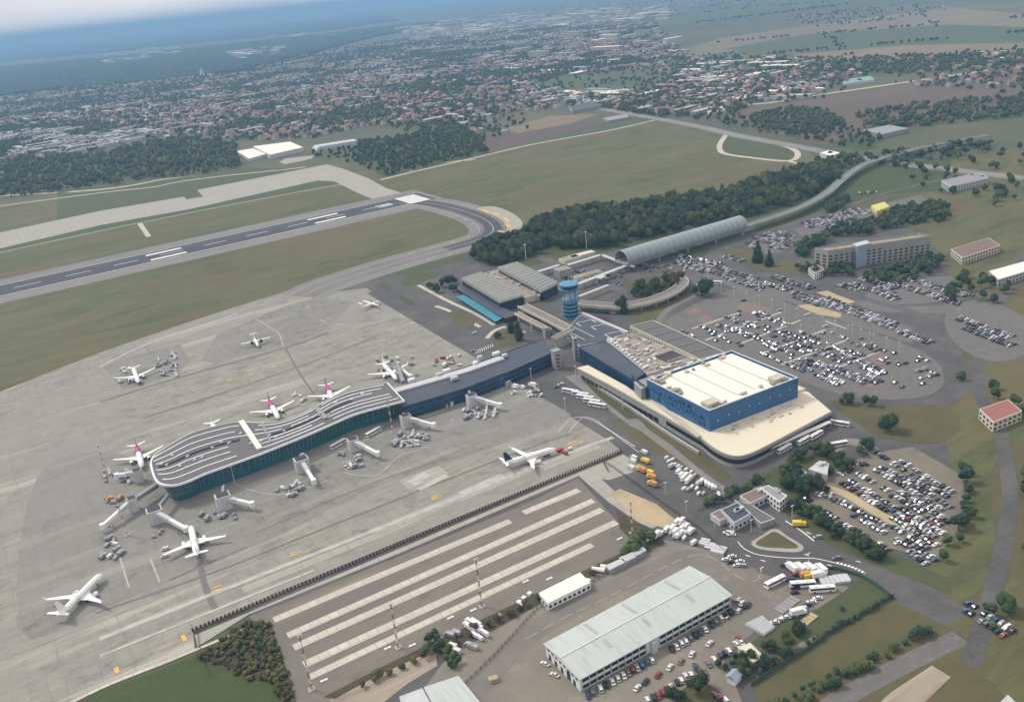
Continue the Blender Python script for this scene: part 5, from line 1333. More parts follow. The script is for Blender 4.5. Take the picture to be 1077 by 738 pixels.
for a, b, f, dbl, tx in (((80, 342), (160, 382), .7, 0, 'near end'), ((240, 318), (300, 350), .7, 1, 'second bay'), ((250, 368), (300, 390), .7, 0, 'second bay'), ((300, 338), (382, 372), .9, 1, 'second bay'), ((160, 320), (230, 350), .6, 0, 'near end'),
                         ((290, 282), (350, 300), .7, 0, 'third bay'), ((410, 262), (450, 282), .8, 1, 'third bay'), ((360, 300), (420, 330), .6, 0, 'third bay'), ((390, 360), (450, 390), .55, 0, 'third bay'),
                         ((450, 400), (525, 438), .9, 1, 'fourth bay'), ((520, 424), (585, 450), .9, 0, 'fourth bay'), ((440, 442), (530, 485), .95, 0, 'fourth bay'), ((595, 398), (690, 425), .7, 0, 'fourth bay'), ((480, 360), (560, 390), .6, 0, 'fourth bay'),
                         ((550, 490), (650, 535), .95, 1, 'row nearest the blue hall'), ((690, 542), (785, 588), 1, 1, 'row nearest the blue hall'), ((610, 478), (705, 505), .95, 1, 'fifth bay'), ((690, 430), (745, 462), .9, 1, 'fifth bay'), ((700, 488), (760, 515), .95, 0, 'fifth bay'),
                         ((760, 518), (835, 552), 1, 1, 'sixth bay'), ((780, 505), (810, 520), .9, 0, 'sixth bay'), ((775, 418), (830, 445), .8, 0, 'sixth bay'), ((780, 450), (840, 478), .9, 1, 'sixth bay'), ((870, 440), (905, 456), .8, 0, 'seventh bay'),
                         ((830, 548), (905, 582), 1, 1, 'seventh bay'), ((845, 538), (900, 562), .9, 0, 'seventh bay'), ((880, 488), (980, 545), 1, 1, 'eighth bay'), ((600, 340), (700, 380), .25, 0, 'far bays'), ((430, 310), (520, 345), .4, 0, 'far bays'), ((760, 350), (860, 395), .3, 0, 'far bays'), ((900, 400), (1000, 440), .3, 0, 'eighth bay')):
    carrow(q1(*a), q1(*b), 'in the central car park, ' + tx, f, bool(dbl), 2.6, ang=.25)
for a, b, f in (((170, 62), (430, 148), .85), ((200, 45), (400, 108), .85), ((260, 95), (440, 160), .8), ((430, 125), (552, 158), .85), ((580, 170), (705, 212), .95), ((590, 188), (700, 228), .9), ((700, 208), (905, 282), .9), ((720, 196), (900, 262), .85), ((900, 282), (1040, 335), .95), ((890, 262), (1040, 318), .9), ((40, 30), (160, 70), .8), ((20, 10), (200, 60), .85), ((60, 0), (240, 40), .8), ((950, 150), (1040, 180), .85), ((980, 130), (1040, 155), .85), ((960, 165), (1040, 200), .8), ((1040, 340), (1200, 400), .9)):
    carrow(q1(*a), q1(*b), 'in the roadside strip beyond the central lot', f, True, 2.6)
q8 = lambda x, y: (740 + x / 5.27, 180 + y / 5.27)
for a, b, f in (((240, 400), (300, 450), .9), ((300, 370), (440, 440), .9), ((340, 350), (480, 410), .9), ((400, 345), (480, 370), .9), ((600, 290), (690, 330), .9), ((650, 280), (860, 300), .85), ((700, 265), (880, 275), .9), ((760, 245), (900, 225), .85), ((860, 130), (960, 120), .8), ((640, 300), (760, 320), .9)):
    carrow(q8(*a), q8(*b), 'in the compound between station and slab block', f, True, 2.7)
for _ in range(46):
    p = (random.uniform(592, 655), random.uniform(284, 300)); onecar(p, random.choice(PAL), 'on the forecourt under the covered walkways', random.choice((4, 94, 184)), random.choice(KINDS))
for _ in range(40):
    f = random.random(); p = (662 + 75 * f + random.uniform(-8, 8), 281 + 2 * f + random.uniform(-5, 5)); onecar(p, random.choice(PAL), 'on the road in front of the silver station mouth', random.choice((4, 94)), random.choice(KINDS))
for p, c in (((849, 332), 'white'), ((868, 344), 'white'), ((820, 327), 'silver'), ((782, 317), 'black'), ((905, 357), 'grey'), ((735, 300), 'white'), ((723, 296), 'grey'), ((768, 562), 'white'), ((499, 351), 'white'), ((498, 370), 'silver'), ((590, 405), 'white'), ((585, 408), 'grey'), ((652, 323), 'white'), ((645, 330), 'white'), ((640, 327), 'silver'), ((860, 566), 'silver'), ((880, 588), 'grey')):
    onecar(p, c, 'driving on the roads round the terminal', 150, 'estate')
# thin filling of the central car park between the dense groups
for i_ in range(12):
    for j_ in range(4):
        cx_, cy_ = 738 + i_ * 21 + j_ * 9 + random.uniform(-3, 3), 352 + i_ * 5.6 - j_ * 9
        if inside((cx_, cy_), LOT) and inside((cx_ + 14, cy_ + 7), LOT): carrow((cx_, cy_), (cx_ + 15, cy_ + 7.6), 'in the central car park, outlying cars', random.choice((.12, .3, .5)), True, 2.6, pal=['black', 'grey', 'grey', 'silver', 'dark blue', 'black', 'white'], ang=.25)
for i_ in range(6):
    carrow(q5(885 + 20 * (i_ == 5), 190 + 82 * i_), q5(1180 - 25 * i_, 372 - 15 * i_ + 82 * i_), 'in the right car park, beyond its sandy lane', .85, True)
for a, b in (((893, 300), (935, 312)), ((905, 294), (940, 304)), ((915, 306), (940, 314)), ((880, 300), (900, 306)), ((838, 300), (852, 305)), ((812, 292), (835, 300)), ((760, 270), (780, 276)), ((848, 236), (905, 220)), ((852, 240), (912, 224)), ((795, 252), (830, 246)), ((800, 256), (834, 252)), ((812, 262), (838, 258)), ((905, 226), (935, 220))):
    carrow(a, b, 'in the crowded strips round the slab block', .85, True)
for a, b in (((1005, 336), (1060, 356)), ((1012, 346), (1064, 366)), ((940, 300), (1010, 322)), ((945, 292), (1020, 314)), ((1010, 640), (1060, 672))):
    carrow(a, b, 'beyond the right edge', .85, True)
CARS.sort(key=lambda c: c[0].length)
protos = {}
def loose_car(col, kind, detail):
    b, g_, w = CARM[(col, kind)]
    o = bpy.data.objects.new('parked_car', b); COL.objects.link(o)
    if detail:
        for nm, me in (('windows', g_), ('wheels', w)):
            c = bpy.data.objects.new(nm, me); COL.objects.link(c); c.parent = o
    return o
vis = [c for c in CARS if 96 < proj(c[0])[0] < 975]
rest = [c for c in CARS if not (96 < proj(c[0])[0] < 975)]
for i, (pos, th, col, kind, tx) in enumerate(vis[:298]):
    key = (col, kind)
    o = loose_car(col, kind, True)
    o.location = pos; o.rotation_euler = (0, 0, th)
    tag(o, f'{col} {kind} {tx}', 'car', 'cars parked round the airport', rank=True)
def merged(name, items, meshes_of, label, cat, kind='stuff'):
    verts, faces, mi, mats = [], [], [], []
    for (pos, th, sc, meshes) in items:
        ca, sa = math.cos(th) * sc[0], math.sin(th) * sc[0]
        for me, m in meshes:
            if m not in mats: mats.append(m)
            k = mats.index(m); o = len(verts)
            vs, fs = me
            verts.extend([(pos[0] + x * ca - y * sa, pos[1] + x * sa + y * ca, pos[2] + z * sc[1]) for x, y, z in vs])
            faces.extend([tuple(i + o for i in f) for f in fs]); mi.extend([k] * len(fs))
    me = bpy.data.meshes.new(name); me.from_pydata(verts, [], faces)
    for m in mats: me.materials.append(m)
    me.polygons.foreach_set('material_index', mi); me.update()
    o = bpy.data.objects.new(name, me); COL.objects.link(o)
    return tag(o, label, cat, kind=kind)
def raw(me): return ([tuple(v.co) for v in me.vertices], [tuple(p.vertices) for p in me.polygons])
RAWCAR = {k: [(raw(v[0]), M('m_car_' + k[0])), (raw(v[1]), M('glass_dark'))] for k, v in CARM.items()}
merged('parked_cars', [(c[0], c[1], (1, 1), RAWCAR[(c[2], c[3])]) for c in vis[298:] + rest], None, 'mass of small parked cars filling the farther car parks', 'cars')

# larger vehicles
def make_bus(name, L_=12.0, col='white_metal', roof='white_metal'):
    t = bpy.data.objects.new(name, None); COL.objects.link(t)
    mb = MB(); mb.box((0, 0, 1.65), (L_, 2.55, 2.7)); mb.build('body', M(col), t)
    mb = MB()
    for s in (-1, 1): mb.box((0, s * 1.28, 2.1), (L_ - .8, .04, 1.0))
    mb.box((L_ / 2 + .01, 0, 2.0), (.04, 2.2, 1.3)); mb.box((-L_ / 2 - .01, 0, 2.2), (.04, 2.0, .9)); mb.build('windows', M('glass_dark'), t)
    mb = MB(); mb.box((0, 0, 3.02), (L_ - .4, 2.2, .06)); mb.box((L_ * .2, 0, 3.2), (2.2, 1.5, .32)); mb.box((-L_ * .25, 0, 3.2), (1.8, 1.4, .3)); mb.build('roof', M(roof), t)
    for x in (-L_ * .32, L_ * .3):
        for s in (-1, 1): mb = MB(); mb.tube((x, s * .95, .5), (x, s * 1.29, .5), .5, n=10); mb.build('wheel', M('tyre'), t)
    return t
def make_truck(name, L_, box, cabc='white_metal', h=3.2):
    t = bpy.data.objects.new(name, None); COL.objects.link(t)
    mb = MB(); mb.box((-.95, 0, .7 + h / 2), (L_ - 2.2, 2.4, h - .4)); mb.build('cargo_box', M(box), t)
    mb = MB(); mb.box((L_ / 2 - 1, 0, 1.4), (1.8, 2.2, 1.9), taper=.92); c = mb.build('cab', M(cabc), t)
    mb = MB(); mb.box((L_ / 2 - .12, 0, 1.75), (.08, 1.9, .8)); mb.build('windscreen', M('glass_dark'), c)
    mb = MB(); mb.box((0, 0, .6), (L_ - .4, 2.0, .3)); mb.build('chassis', M('dark'), t)
    for x in (-L_ * .3, L_ / 2 - 1.2):
        for s in (-1, 1): mb = MB(); mb.tube((x, s * .85, .45), (x, s * 1.2, .45), .45, n=8); mb.build('wheel', M('tyre'), t)
    return t
def make_van(name, col):
    t = bpy.data.objects.new(name, None); COL.objects.link(t)
    mb = MB(); mb.rings([[(x, y, z) for x, z in ((-2.7, .4), (-2.7, 2.3), (1.4, 2.3), (2.0, 1.4), (2.7, 1.1), (2.7, .4))] for y in (-.98, .98)]); mb.build('body', M(col), t)
    mb = MB(); mb.add([(1.44, -.85, 2.25), (1.44, .85, 2.25), (2.02, .85, 1.45), (2.02, -.85, 1.45)], [(0, 3, 2, 1)]); 
    for s in (-1, 1): mb.box((1.0, s * .99, 1.8), (.8, .03, .55))
    mb.build('windows', M('glass_dark'), t)
    for x in (-1.8, 1.8):
        for s in (-1, 1): mb = MB(); mb.tube((x, s * .8, .35), (x, s * 1.0, .35), .35, n=8); mb.build('wheel', M('tyre'), t)
    return t
def make_cart(name):
    t = bpy.data.objects.new(name, None); COL.objects.link(t)
    mb = MB(); mb.box((0, 0, .5), (3.0, 1.5, .15)); mb.box((-1.45, 0, 1.2), (.08, 1.5, 1.3)); mb.box((1.45, 0, 1.2), (.08, 1.5, 1.3)); mb.build('bed', M('midgrey'), t)
    mb = MB(); mb.box((0, 0, 1.9), (3.0, 1.5, .08)); mb.build('roof', M('midgrey'), t)
    mb = MB()
    for x in (-1.1, 1.1):
        for s in (-1, 1): mb.tube((x, s * .55, .22), (x, s * .75, .22), .22, n=8)
    mb.build('wheels', M('tyre'), t)
    return t
def make_stairs(name):
    t = bpy.data.objects.new(name, None); COL.objects.link(t)
    mb = MB(); mb.rings([[(-3, y, .8), (2.6, y, 3.9), (3.4, y, 3.9), (3.4, y, 3.6), (-2.6, y, .5)] for y in (-.7, .7)]); mb.build('stairs', M('lightgrey'), t)
    mb = MB(); mb.box((0, 0, .6), (5.5, 1.9, .6)); mb.box((-2.6, 0, 1.3), (1.2, 1.8, 1.0)); mb.build('chassis', M('white_metal'), t)
    mb = MB()
    for s in (-1, 1): mb.tube((-3, s * .72, 1.7), (2.6, s * .72, 4.8), .06, n=4); mb.tube((2.6, s * .72, 4.8), (3.4, s * .72, 4.8), .06, n=4)
    mb.build('handrail', M('white_metal'), t)
    mb = MB()
    for x in (-1.9, 1.9):
        for s in (-1, 1): mb.tube((x, s * .75, .35), (x, s * 1.0, .35), .35, n=8)
    mb.build('wheels', M('tyre'), t)
    return t
P_BUS = make_bus('bus'); P_COACH = make_bus('apron_bus', 13.5)
P_TR = make_truck('box_truck', 8, 'white_metal'); P_TRG = make_truck('box_truck', 7.5, 'lightgrey'); P_OR = make_truck('service_truck', 7, 'orange', 'yellow', 2.8); P_RED = make_truck('tow_tractor', 6.5, 'red', 'red', 2.2); P_DK = make_truck('service_truck', 6.5, 'm_midgrey', 'lightgrey', 2.4); P_YEL = make_truck('service_truck', 6.5, 'yellow', 'yellow', 2.4)
P_TRAIL = make_truck('lorry', 13, 'white_metal', 'white_metal', 3.8)
P_VW = make_van('van', 'm_car_white'); P_VG = make_van('van', 'm_car_silver'); P_CART = make_cart('baggage_cart'); P_ST = make_stairs('passenger_stairs')
def put(proto, px, ang, label, cat, group=None, sc=1.0, z=.3, rank=True):
    p = G(*px); return place(proto, (p.x, p.y, z), R_(ang), label, cat, group, sc, None, rank)
DY = -88  # towards the camera, along the airfield's cross axis
BUSG = 'buses round the terminal'
for px, a, lb in (((825, 474.5), 27, 'white bus nearest the rounded corner of the podium'), ((845.5, 465.5), 27, 'white bus in the middle of the podium bus lane'), ((858, 460), 27, 'white bus at the far end of the podium bus lane'),
                  ((883, 447.5), -62, 'white bus parked at the right shoulder of the podium'), ((881, 469.5), -20, 'white bus with dark windows beside the trees, right of the bus lane'), ((844, 617), -30, 'left of two long white buses in the hangar yard'), ((864.5, 622), -30, 'right of two long white buses in the hangar yard'),
                  ((611.5, 620), 14, 'white bus beside the white site office'), ((537, 403), 30, 'white apron bus in front of the blue connector wing'), ((753, 299), -60, 'white coach on the road near the silver station'), ((815, 614.5), 0, 'white lorry trailer with blue load at the yard fence')):
    put(P_BUS, px, a - (18 if a == 27 else 0), lb, 'bus', BUSG)
for px, a, lb in (((600, 413.5), -62, 'first white apron bus at the lane beside the grass slope'), ((610.5, 416.5), -62, 'second white apron bus at the lane beside the grass slope'), ((615.5, 420), -62, 'third white apron bus at the lane beside the grass slope'), ((622.5, 424), -62, 'fourth white apron bus at the lane beside the grass slope'), ((628.5, 428), -62, 'last white apron bus at the lane beside the grass slope'),
                  ((356, 469), 22, 'long dark-sided white cabin by the curved glass wall, left one'), ((393, 456.5), 22, 'long dark-sided white cabin by the curved glass wall, right one')):
    put(P_COACH, px, a, lb, 'bus', 'apron buses waiting in line')
# vehicle park of trucks between apron road and podium (lined across)
qb = lambda x, y: (600 + x / 4.92, 450 + y / 4.92)
for k, (x, y, a, pr) in enumerate(((500, 160, 10, P_VW), (512, 178, 10, P_VW), (530, 170, 12, P_VW), (540, 195, 12, P_VW), (560, 205, 12, P_VW), (525, 205, 12, P_TRG), (575, 212, 12, P_VG), (560, 235, 24, P_TR), (575, 252, 24, P_TR), (592, 265, 24, P_TRAIL), (615, 278, 24, P_TRAIL), (625, 235, 24, P_VW), (600, 222, 12, P_VW), (645, 250, 24, P_VG), (680, 285, 24, P_TR), (662, 297, 24, P_TRG), (655, 320, 24, P_VW), (665, 345, 24, P_VW),
                                 (700, 295, 60, P_TR), (716, 305, 60, P_TR), (733, 314, 60, P_TR), (748, 320, 60, P_TRG), (765, 345, 40, P_VW), (590, 320, 12, P_VW), (610, 325, 12, P_VG), (630, 310, 24, P_VW), (770, 355, 40, P_VW), (690, 345, 24, P_VG))):
    put(pr, qb(x, y), a, 'white truck in the slanting park outside the podium' if pr in (P_TR, P_TRAIL, P_VW) else 'grey truck in the slanting park outside the podium', 'truck', 'vehicles in the slanting park', .74, rank=True)
for k, (x, y) in enumerate(((555, 495), (568, 503), (578, 490), (590, 498), (600, 520), (615, 528), (585, 525), (545, 515), (530, 528), (560, 535), (545, 545), (520, 550), (575, 555), (598, 548), (500, 535), (485, 545), (560, 565), (590, 575), (625, 545), (540, 568))):
    put((P_TR, P_VW, P_TR, P_VG)[k % 4], qb(x, y), 20 + (k % 3) * 4, 'white truck in the corner lot by the apron gate' if k % 4 != 3 else 'silver van in the corner lot by the apron gate', 'truck', 'vehicles in the corner lot', .78, rank=True)
for k, (x, y) in enumerate(((410, 580), (430, 572), (450, 565), (470, 555), (400, 572), (640, 600))):
    put(P_VW if k % 2 else P_TR, qb(x, y), 15, 'white van at the end of the long storage sheds', 'van', 'vans by the storage sheds', .95)
for x, y, pr, lb in ((388, 180, P_YEL, 'yellow ground vehicle on the apron lane, farthest of the orange group'), (368, 228, P_OR, 'orange ground vehicle on the apron lane, left of the orange group'), (408, 240, P_YEL, 'yellow ground vehicle in the middle of the orange group'), (420, 265, P_OR, 'orange ground vehicle on the apron lane, nearer of the orange group'), (424, 300, P_OR, 'orange ground vehicle at the near end of the orange group'),
                    (322, 178, P_VW, 'white van beside the blast fence end, middle one'), (327, 160, P_VW, 'white van beside the blast fence end, farthest one'), (315, 212, P_VW, 'white van beside the blast fence end, nearest one'), (380, 132, P_VW, 'white van where the lane leaves the apron')):
    put(pr, qb(x, y), 100, lb, 'truck' if pr is not P_VW else 'van', 'ground vehicles by the blast fence end')
put(P_YEL, (840.5, 553.5), -35, 'yellow van on the gate road beside the hedge', 'van', None, 1.1)
put(P_RED, (589, 475), 8, 'red tow tractor at the nose of the dark-tailed airliner', 'tow tractor', None, .75)
for x, y, pr, lb in ((615, 195, P_OR, 'large orange machine in the hangar yard, left one'), (628, 200, P_YEL, 'yellow machine in the hangar yard beside the orange one'), (548, 165, P_TR, 'white truck nose-in at the yard fence'), (565, 168, P_VW, 'white truck nose-in at the yard fence'), (584, 165, P_TR, 'white truck nose-in at the yard fence'), (606, 165, P_VW, 'white truck nose-in at the yard fence'), (628, 166, P_TR, 'white truck nose-in at the yard fence'), (648, 168, P_VW, 'white truck nose-in at the yard fence'), (668, 197, P_TR, 'white truck behind the orange machines in the yard'), (675, 170, P_TR, 'white truck nose-in at the yard fence'), (578, 360, P_TR, 'cream truck at the lower edge of the hangar yard')):
    put(pr, q3(x, y), 85 if 'nose-in' in lb else -15, lb, 'truck', 'trucks in the hangar yard')
for x, y, a in ((735, 380, 70), (752, 372, 70), (768, 398, 70), (785, 388, 70), (770, 372, 70), (750, 395, 70), (785, 432, 70), (800, 412, 70), (763, 420, 70)):
    put((P_TRAIL, P_TR)[x % 2], (300 + x / 3.846, 560 + y / 3.846), a + 35, 'white truck in the group beside the shrubs', 'truck', 'trucks beside the shrubs', .62)
for x, y in ((675, 465), (690, 485), (745, 462), (760, 470), (665, 420), (690, 412)):
    put(P_VW if y % 2 else P_VG, (300 + x / 3.846, 560 + y / 3.846), 120, 'small van left of the trucks by the shrubs', 'van', 'vans beside the shrubs')
# clusters of ground equipment on the stands
def cluster(box, n, txt, seed, pal=(P_CART, P_CART, P_ST, P_DK, P_DK, P_VW, P_VG)):
    rnd = random.Random(seed)
    names = {id(P_CART): ('baggage cart', 'baggage cart'), id(P_ST): ('passenger stairs', 'passenger stairs'), id(P_VW): ('small white van', 'van'), id(P_VG): ('small silver van', 'van'), id(P_TRG): ('grey service truck', 'truck'), id(P_DK): ('dark service truck', 'truck'), id(P_RED): ('red tractor', 'tractor'), id(P_TR): ('white service truck', 'truck'), id(P_OR): ('orange service truck', 'truck')}
    a0 = rnd.uniform(0, 180)
    for k in range(n):
        pr = rnd.choice(pal); nm, cat = names[id(pr)]
        px = (rnd.uniform(box[0], box[2]), rnd.uniform(box[1], box[3]))
        put(pr, px, a0 + rnd.choice((0, 0, 90, 8)), f'{nm} {txt}', cat, 'ground equipment on the aircraft stands', rnd.uniform(.72, .9))
cluster((291, 508, 318, 522), 13, 'below the curved terminal', 1)
cluster((357, 477, 380, 492), 11, 'right of the twin-tower jet bridge', 2)
cluster((411, 456, 449, 470), 26, 'by the curved roof\'s right end', 3)
cluster((480, 427, 521, 441), 26, 'before the blue connector wing', 4)
cluster((536, 406, 570, 418), 22, 'at the inner corner of the connector wing', 5, (P_VW, P_VW, P_CART, P_TR, P_ST))
cluster((456, 420, 478, 428), 8, 'against the connector wall', 6, (P_TR, P_CART, P_TRG))
cluster((210, 540, 250, 550), 10, 'under the wide-towered jet bridge', 7)
cluster((104, 566, 136, 590), 13, 'below the slanting jet bridge', 8, (P_VW, P_DK, P_CART, P_VG))
cluster((108, 496, 136, 508), 18, 'by the leftmost pink-tailed airliner', 9)
cluster((124, 388, 150, 404), 18, 'around the far-left white airliner', 10, (P_CART, P_VW, P_TRG))
cluster((165, 372, 188, 396), 34, 'in the far-left equipment park', 11, (P_CART, P_ST, P_DK, P_CART, P_VG))
cluster((395, 376, 440, 396), 22, 'around the white airliner at the connector', 12)
cluster((455, 374, 485, 388), 14, 'on the far side of the connector wing', 13, (P_TR, P_CART, P_RED, P_VW))
cluster((305, 415, 322, 430), 5, 'between two pink-tailed airliners', 14)
cluster((158, 548, 176, 586), 6, 'beside the white airliner below the terminal', 15, (P_VW, P_CART))
cluster((105, 520, 128, 540), 9, 'left of the slanting jet bridge', 16, (P_OR, P_CART, P_VG))
cluster((570, 470, 600, 482), 4, 'beside the towed airliner with dark tail', 17, (P_CART, P_VW, P_RED))
cluster((500, 298, 520, 306), 6, 'on the lane between the ribbed halls', 18, (P_VW, P_TR))

# ================================================================== MASTS, FENCES, SHEDS
def mast(base, h, lab, w=.75):
    p = G(*base); t = thing('lattice_mast', lab, 'lighting mast', p, group='red and white masts')
    n = 9
    for k in range(n):
        z0, z1 = h * k / n, h * (k + 1) / n; mb = MB(); r0 = w * (1 - .45 * k / n) / 2; r1 = w * (1 - .45 * (k + 1) / n) / 2
        for sx, sy in ((-1, -1), (1, -1), (1, 1), (-1, 1)): mb.tube((p.x + sx * r0, p.y + sy * r0, z0), (p.x + sx * r1, p.y + sy * r1, z1), .065, n=4)
        for (ax, ay), (bx, by) in (((-1, -1), (1, -1)), ((1, -1), (1, 1)), ((1, 1), (-1, 1)), ((-1, 1), (-1, -1))):
            for j in range(2):
                f0, f1 = j / 2, (j + 1) / 2; za, zb = z0 + (z1 - z0) * f0, z0 + (z1 - z0) * f1
                mb.tube((p.x + ax * r0, p.y + ay * r0, za), (p.x + bx * r0, p.y + by * r0, zb), .04, n=3); mb.tube((p.x + bx * r0, p.y + by * r0, za), (p.x + ax * r0, p.y + ay * r0, zb), .04, n=3)
        mb.build('lattice_section', M('red' if k % 2 == 0 else 'white_metal'), t)
    mb = MB(); mb.box((p.x, p.y, .3), (3.2, 3.2, .6)); mb.build('footing', M('concrete_wall'), t)
    mb = MB(); mb.box((p.x, p.y, h + .2), (2.4, .5, .35)); mb.box((p.x, p.y, h - .8), (2.0, .4, .3)); mb.build('floodlights', M('lightgrey'), t)
mast((328, 725), 30, 'red and white lattice mast at the lower left end of the concrete strips')
mast((419, 681), 25, 'red and white lattice mast near the middle of the lowest concrete strip')
mast((507, 638), 28, 'red and white lattice mast behind the white site office')
mast((665, 561), 20, 'red and white lattice mast by the reddish soil')
mast((413, 454), 24, 'red and white lattice mast in front of the right end of the curved roof')
mast((134, 563), 26, 'red and white lattice mast left of the jet bridge near the left edge')
mast((112, 498), 22, 'red and white lattice mast by the left edge beside the pink-tailed airliner')
def lamp(base, h, lab, double=True, r=.14):
    p = G(*base); t = thing('floodlight_mast' if h > 15 else 'street_lamp', lab, 'lamp post', p, group='lamp posts'); REG.append(t)
    mb = MB(); mb.tube(p, (p.x, p.y, h), r * 1.6, r, 6); mb.build('pole', M('lightgrey'), t)
    mb = MB(); mb.box((p.x, p.y, h), (2.8 if h > 15 else 2.2, .8 if h > 15 else .35, .5 if h > 15 else .2)); mb.build('lamp_head', M('white_metal'), t)
for b, h in (((617, 262), 20), ((553.5, 274), 18), ((655, 430), 14), ((606, 400), 12), ((559, 352), 14), ((559, 400), 10), ((595, 435), 12), ((478, 455), 10), ((247, 508), 12)):
    lamp(b, h, 'tall pale floodlight pole' + {617: ' against the woods right of the ribbed halls', 553.5: ' in front of the woods behind the far ribbed hall', 655: ' with double foot on the grass slope', 606: ' at the top of the grass slope', 559: ' beside the footbridge' if b[1] == 352 else ' before the connector wing', 595: ' on the apron lane corner', 478: ' on the apron near the connector', 247: ' before the curved glass wall'}[b[0]], r=.3 if h > 15 else .2)
for k in range(16):
    f = k / 15; lamp((745 + 200 * f, 303 + 68 * f), 9, 'slim street lamp along the road above the central car park')
for k in range(9):
    lamp((770 + 18 * k, 345 + 8 * (k % 3)), 9, 'slim lamp post standing inside the central car park')
for b in ((764.5, 664), (801, 611), (850, 596), (790, 560), (833, 545), (752, 556), (722, 540), (700, 520)):
    lamp(b, 8, 'slim street lamp on the roads near the apron gate and hangar yard')
# blast fence
t = thing('blast_fence', 'long row of dark upright slats along the near edge of the apron', 'fence', G(*BF[0]))
a, b = G(*BF[0]), G(*BF[1]); d = b - a; n = int(d.length / 2.05); u = d.normalized(); nn = Vector((-u.y, u.x, 0)); ag = math.atan2(u.y, u.x)
mb = MB()
for k in range(n + 1):
    p = a + u * (k * 2.05); mb.box((p.x, p.y, 1.15), (.95, .25, 2.3), ag)
o = mb.build('slats', M('fence'), t)
mb = MB(); band(mb, [a, b], .5, .05, .45); mb.build('base_rail', M('fence'), t)
mb = MB(); 
for k in range(0, n + 1, 3): p = a + u * (k * 2.05) - nn * 1.1; mb.tube((p.x, p.y, .1), (p.x + nn.x, p.y + nn.y, 2.0), .12, n=4)
mb.build('braces', M('fence'), t)
def fence(name, pts, h, mat, lab, step=2.5, solid=False, smooth=0):
    w = [G(*p) for p in pts]
    if smooth: w = smooth_path(w, smooth)
    t = thing(name, lab, 'fence', w[0]); mb = MB(); k = 0
    pb = MB()
    for p, q in zip(w[:-1], w[1:]):
        L_ = (q - p).length; m = max(1, int(L_ / step)); ag = math.atan2((q - p).y, (q - p).x)
        for j in range(m): r = p.lerp(q, j / m); pb.box((r.x, r.y, h / 2), (.22, .22, h), ag)
        c = (p + q) / 2
        if solid: mb.box((c.x, c.y, h * .5), (L_, .08, h * .85), ag)
        else:
            for z in (.3, h * .5, h * .9): mb.box((c.x, c.y, z), (L_, .07, .12), ag)
    mb.build('rails' if not solid else 'mesh_panels', M(mat), t); pb.build('posts', M(mat), t)
fence('fence', [(640, 497), (634, 486), (646, 493), (690, 525), (740, 560), (765, 585)], 2.2, 'm_fence', 'dark picket fence down the apron exit lane', 1.8)
fence('fence', [(636, 485), (655, 477)], 2.4, 'm_fence', 'short dark slat fence beside the blast fence end', 1.6)
fence('fence', [(735, 538), (800, 506), (812, 500)], 2.2, 'm_fence_green', 'green fence on the edge of the slanting vehicle park')
fence('fence', [(821, 597), (850, 597), (880, 600), (905, 607), (922, 617), (940, 631)], 2.5, 'm_fence_green', 'dark blue-green fence behind the yard trucks, along the curving road', 2.5, True)
fence('fence', [(940, 628), (905, 648), (870, 668), (850, 684), (815, 705), (790, 722)], 2.6, 'm_fence_green', 'teal fence crossing the grass right of the hangar yard', 3, True)
fence('fence', [(208, 664), (210, 680), (216, 700), (222, 712)], 1.8, 'm_fence', 'short fence running from the blast fence into the grass', 2.5)
fence('fence', [(470, 738), (520, 690), (565, 641), (640, 604), (698, 572)], 2.0, 'm_fence', 'yard boundary fence behind the site office', 3)
# white guard rail on the ramp road by the podium etc.
for px, z, w, r, lab in (([(1000, 262), (1040, 250), (1052, 258), (1012, 271)], 7, 'cream_wall', 'm_hroof_brown', 'long low cream block beyond the right edge, nearer'), ([(1040, 285), (1080, 274), (1090, 282), (1050, 294)], 7, 'lightgrey', 'roof_white', 'white store beyond the right edge, nearest'),
    ([(990, 190), (1030, 181), (1040, 187), (1000, 196)], 8, 'lightgrey', 'm_hroof_grey', 'grey hall beyond the right edge, farthest'), ([(1030, 430), (1060, 420), (1075, 432), (1045, 444)], 7, 'cream_wall', 'm_hroof_red', 'red-roofed house beyond the right edge'), ([(1030, 760), (1060, 730), (1090, 760), (1060, 800)], 6, 'lightgrey', 'roof_hangar', 'pale shed beyond the lower right corner')):
    house_block('outlying_building', 'building', lab, px, z, w, r, .4, (2, 4))
for k, (px, w, lab) in enumerate(((((637, 594), (655, 586), (659, 590), (641, 599)), 3.4, 'first of the grey storage sheds beside two white tanks'), (((651, 586), (664, 580), (669, 585), (656, 591)), 3.4, 'second grey-green storage shed from the tanks'), (((664, 580), (676, 574), (680, 578), (669, 584)), 3.4, 'third grey-green storage shed from the tanks'))):
    house_block('storage_shed', 'shed', lab, px, w, 'midgrey', 'roof_hangar' if k else 'lightgrey', .2)
for k, (x, y) in enumerate(((627.5, 600), (633, 597))):
    p = G(x + 2, y + 1.5); t = thing('storage_tank', ('left' if k == 0 else 'right') + ' of two white horizontal tanks right of the site office', 'tank', p)
    d = Vector((math.cos(R_(-50)), math.sin(R_(-50)), 0)); mb = MB(); mb.tube(p - d * 3.4 + Vector((0, 0, 1.7)), p + d * 3.4 + Vector((0, 0, 1.7)), 1.2, n=12); mb.build('tank_shell', M('white_metal'), t)
    mb = MB()
    for s in (-2, 2): q = p + d * s; mb.box((q.x, q.y, .35), (.5, 2, .7), R_(-50))
    mb.build('cradle', M('midgrey'), t)
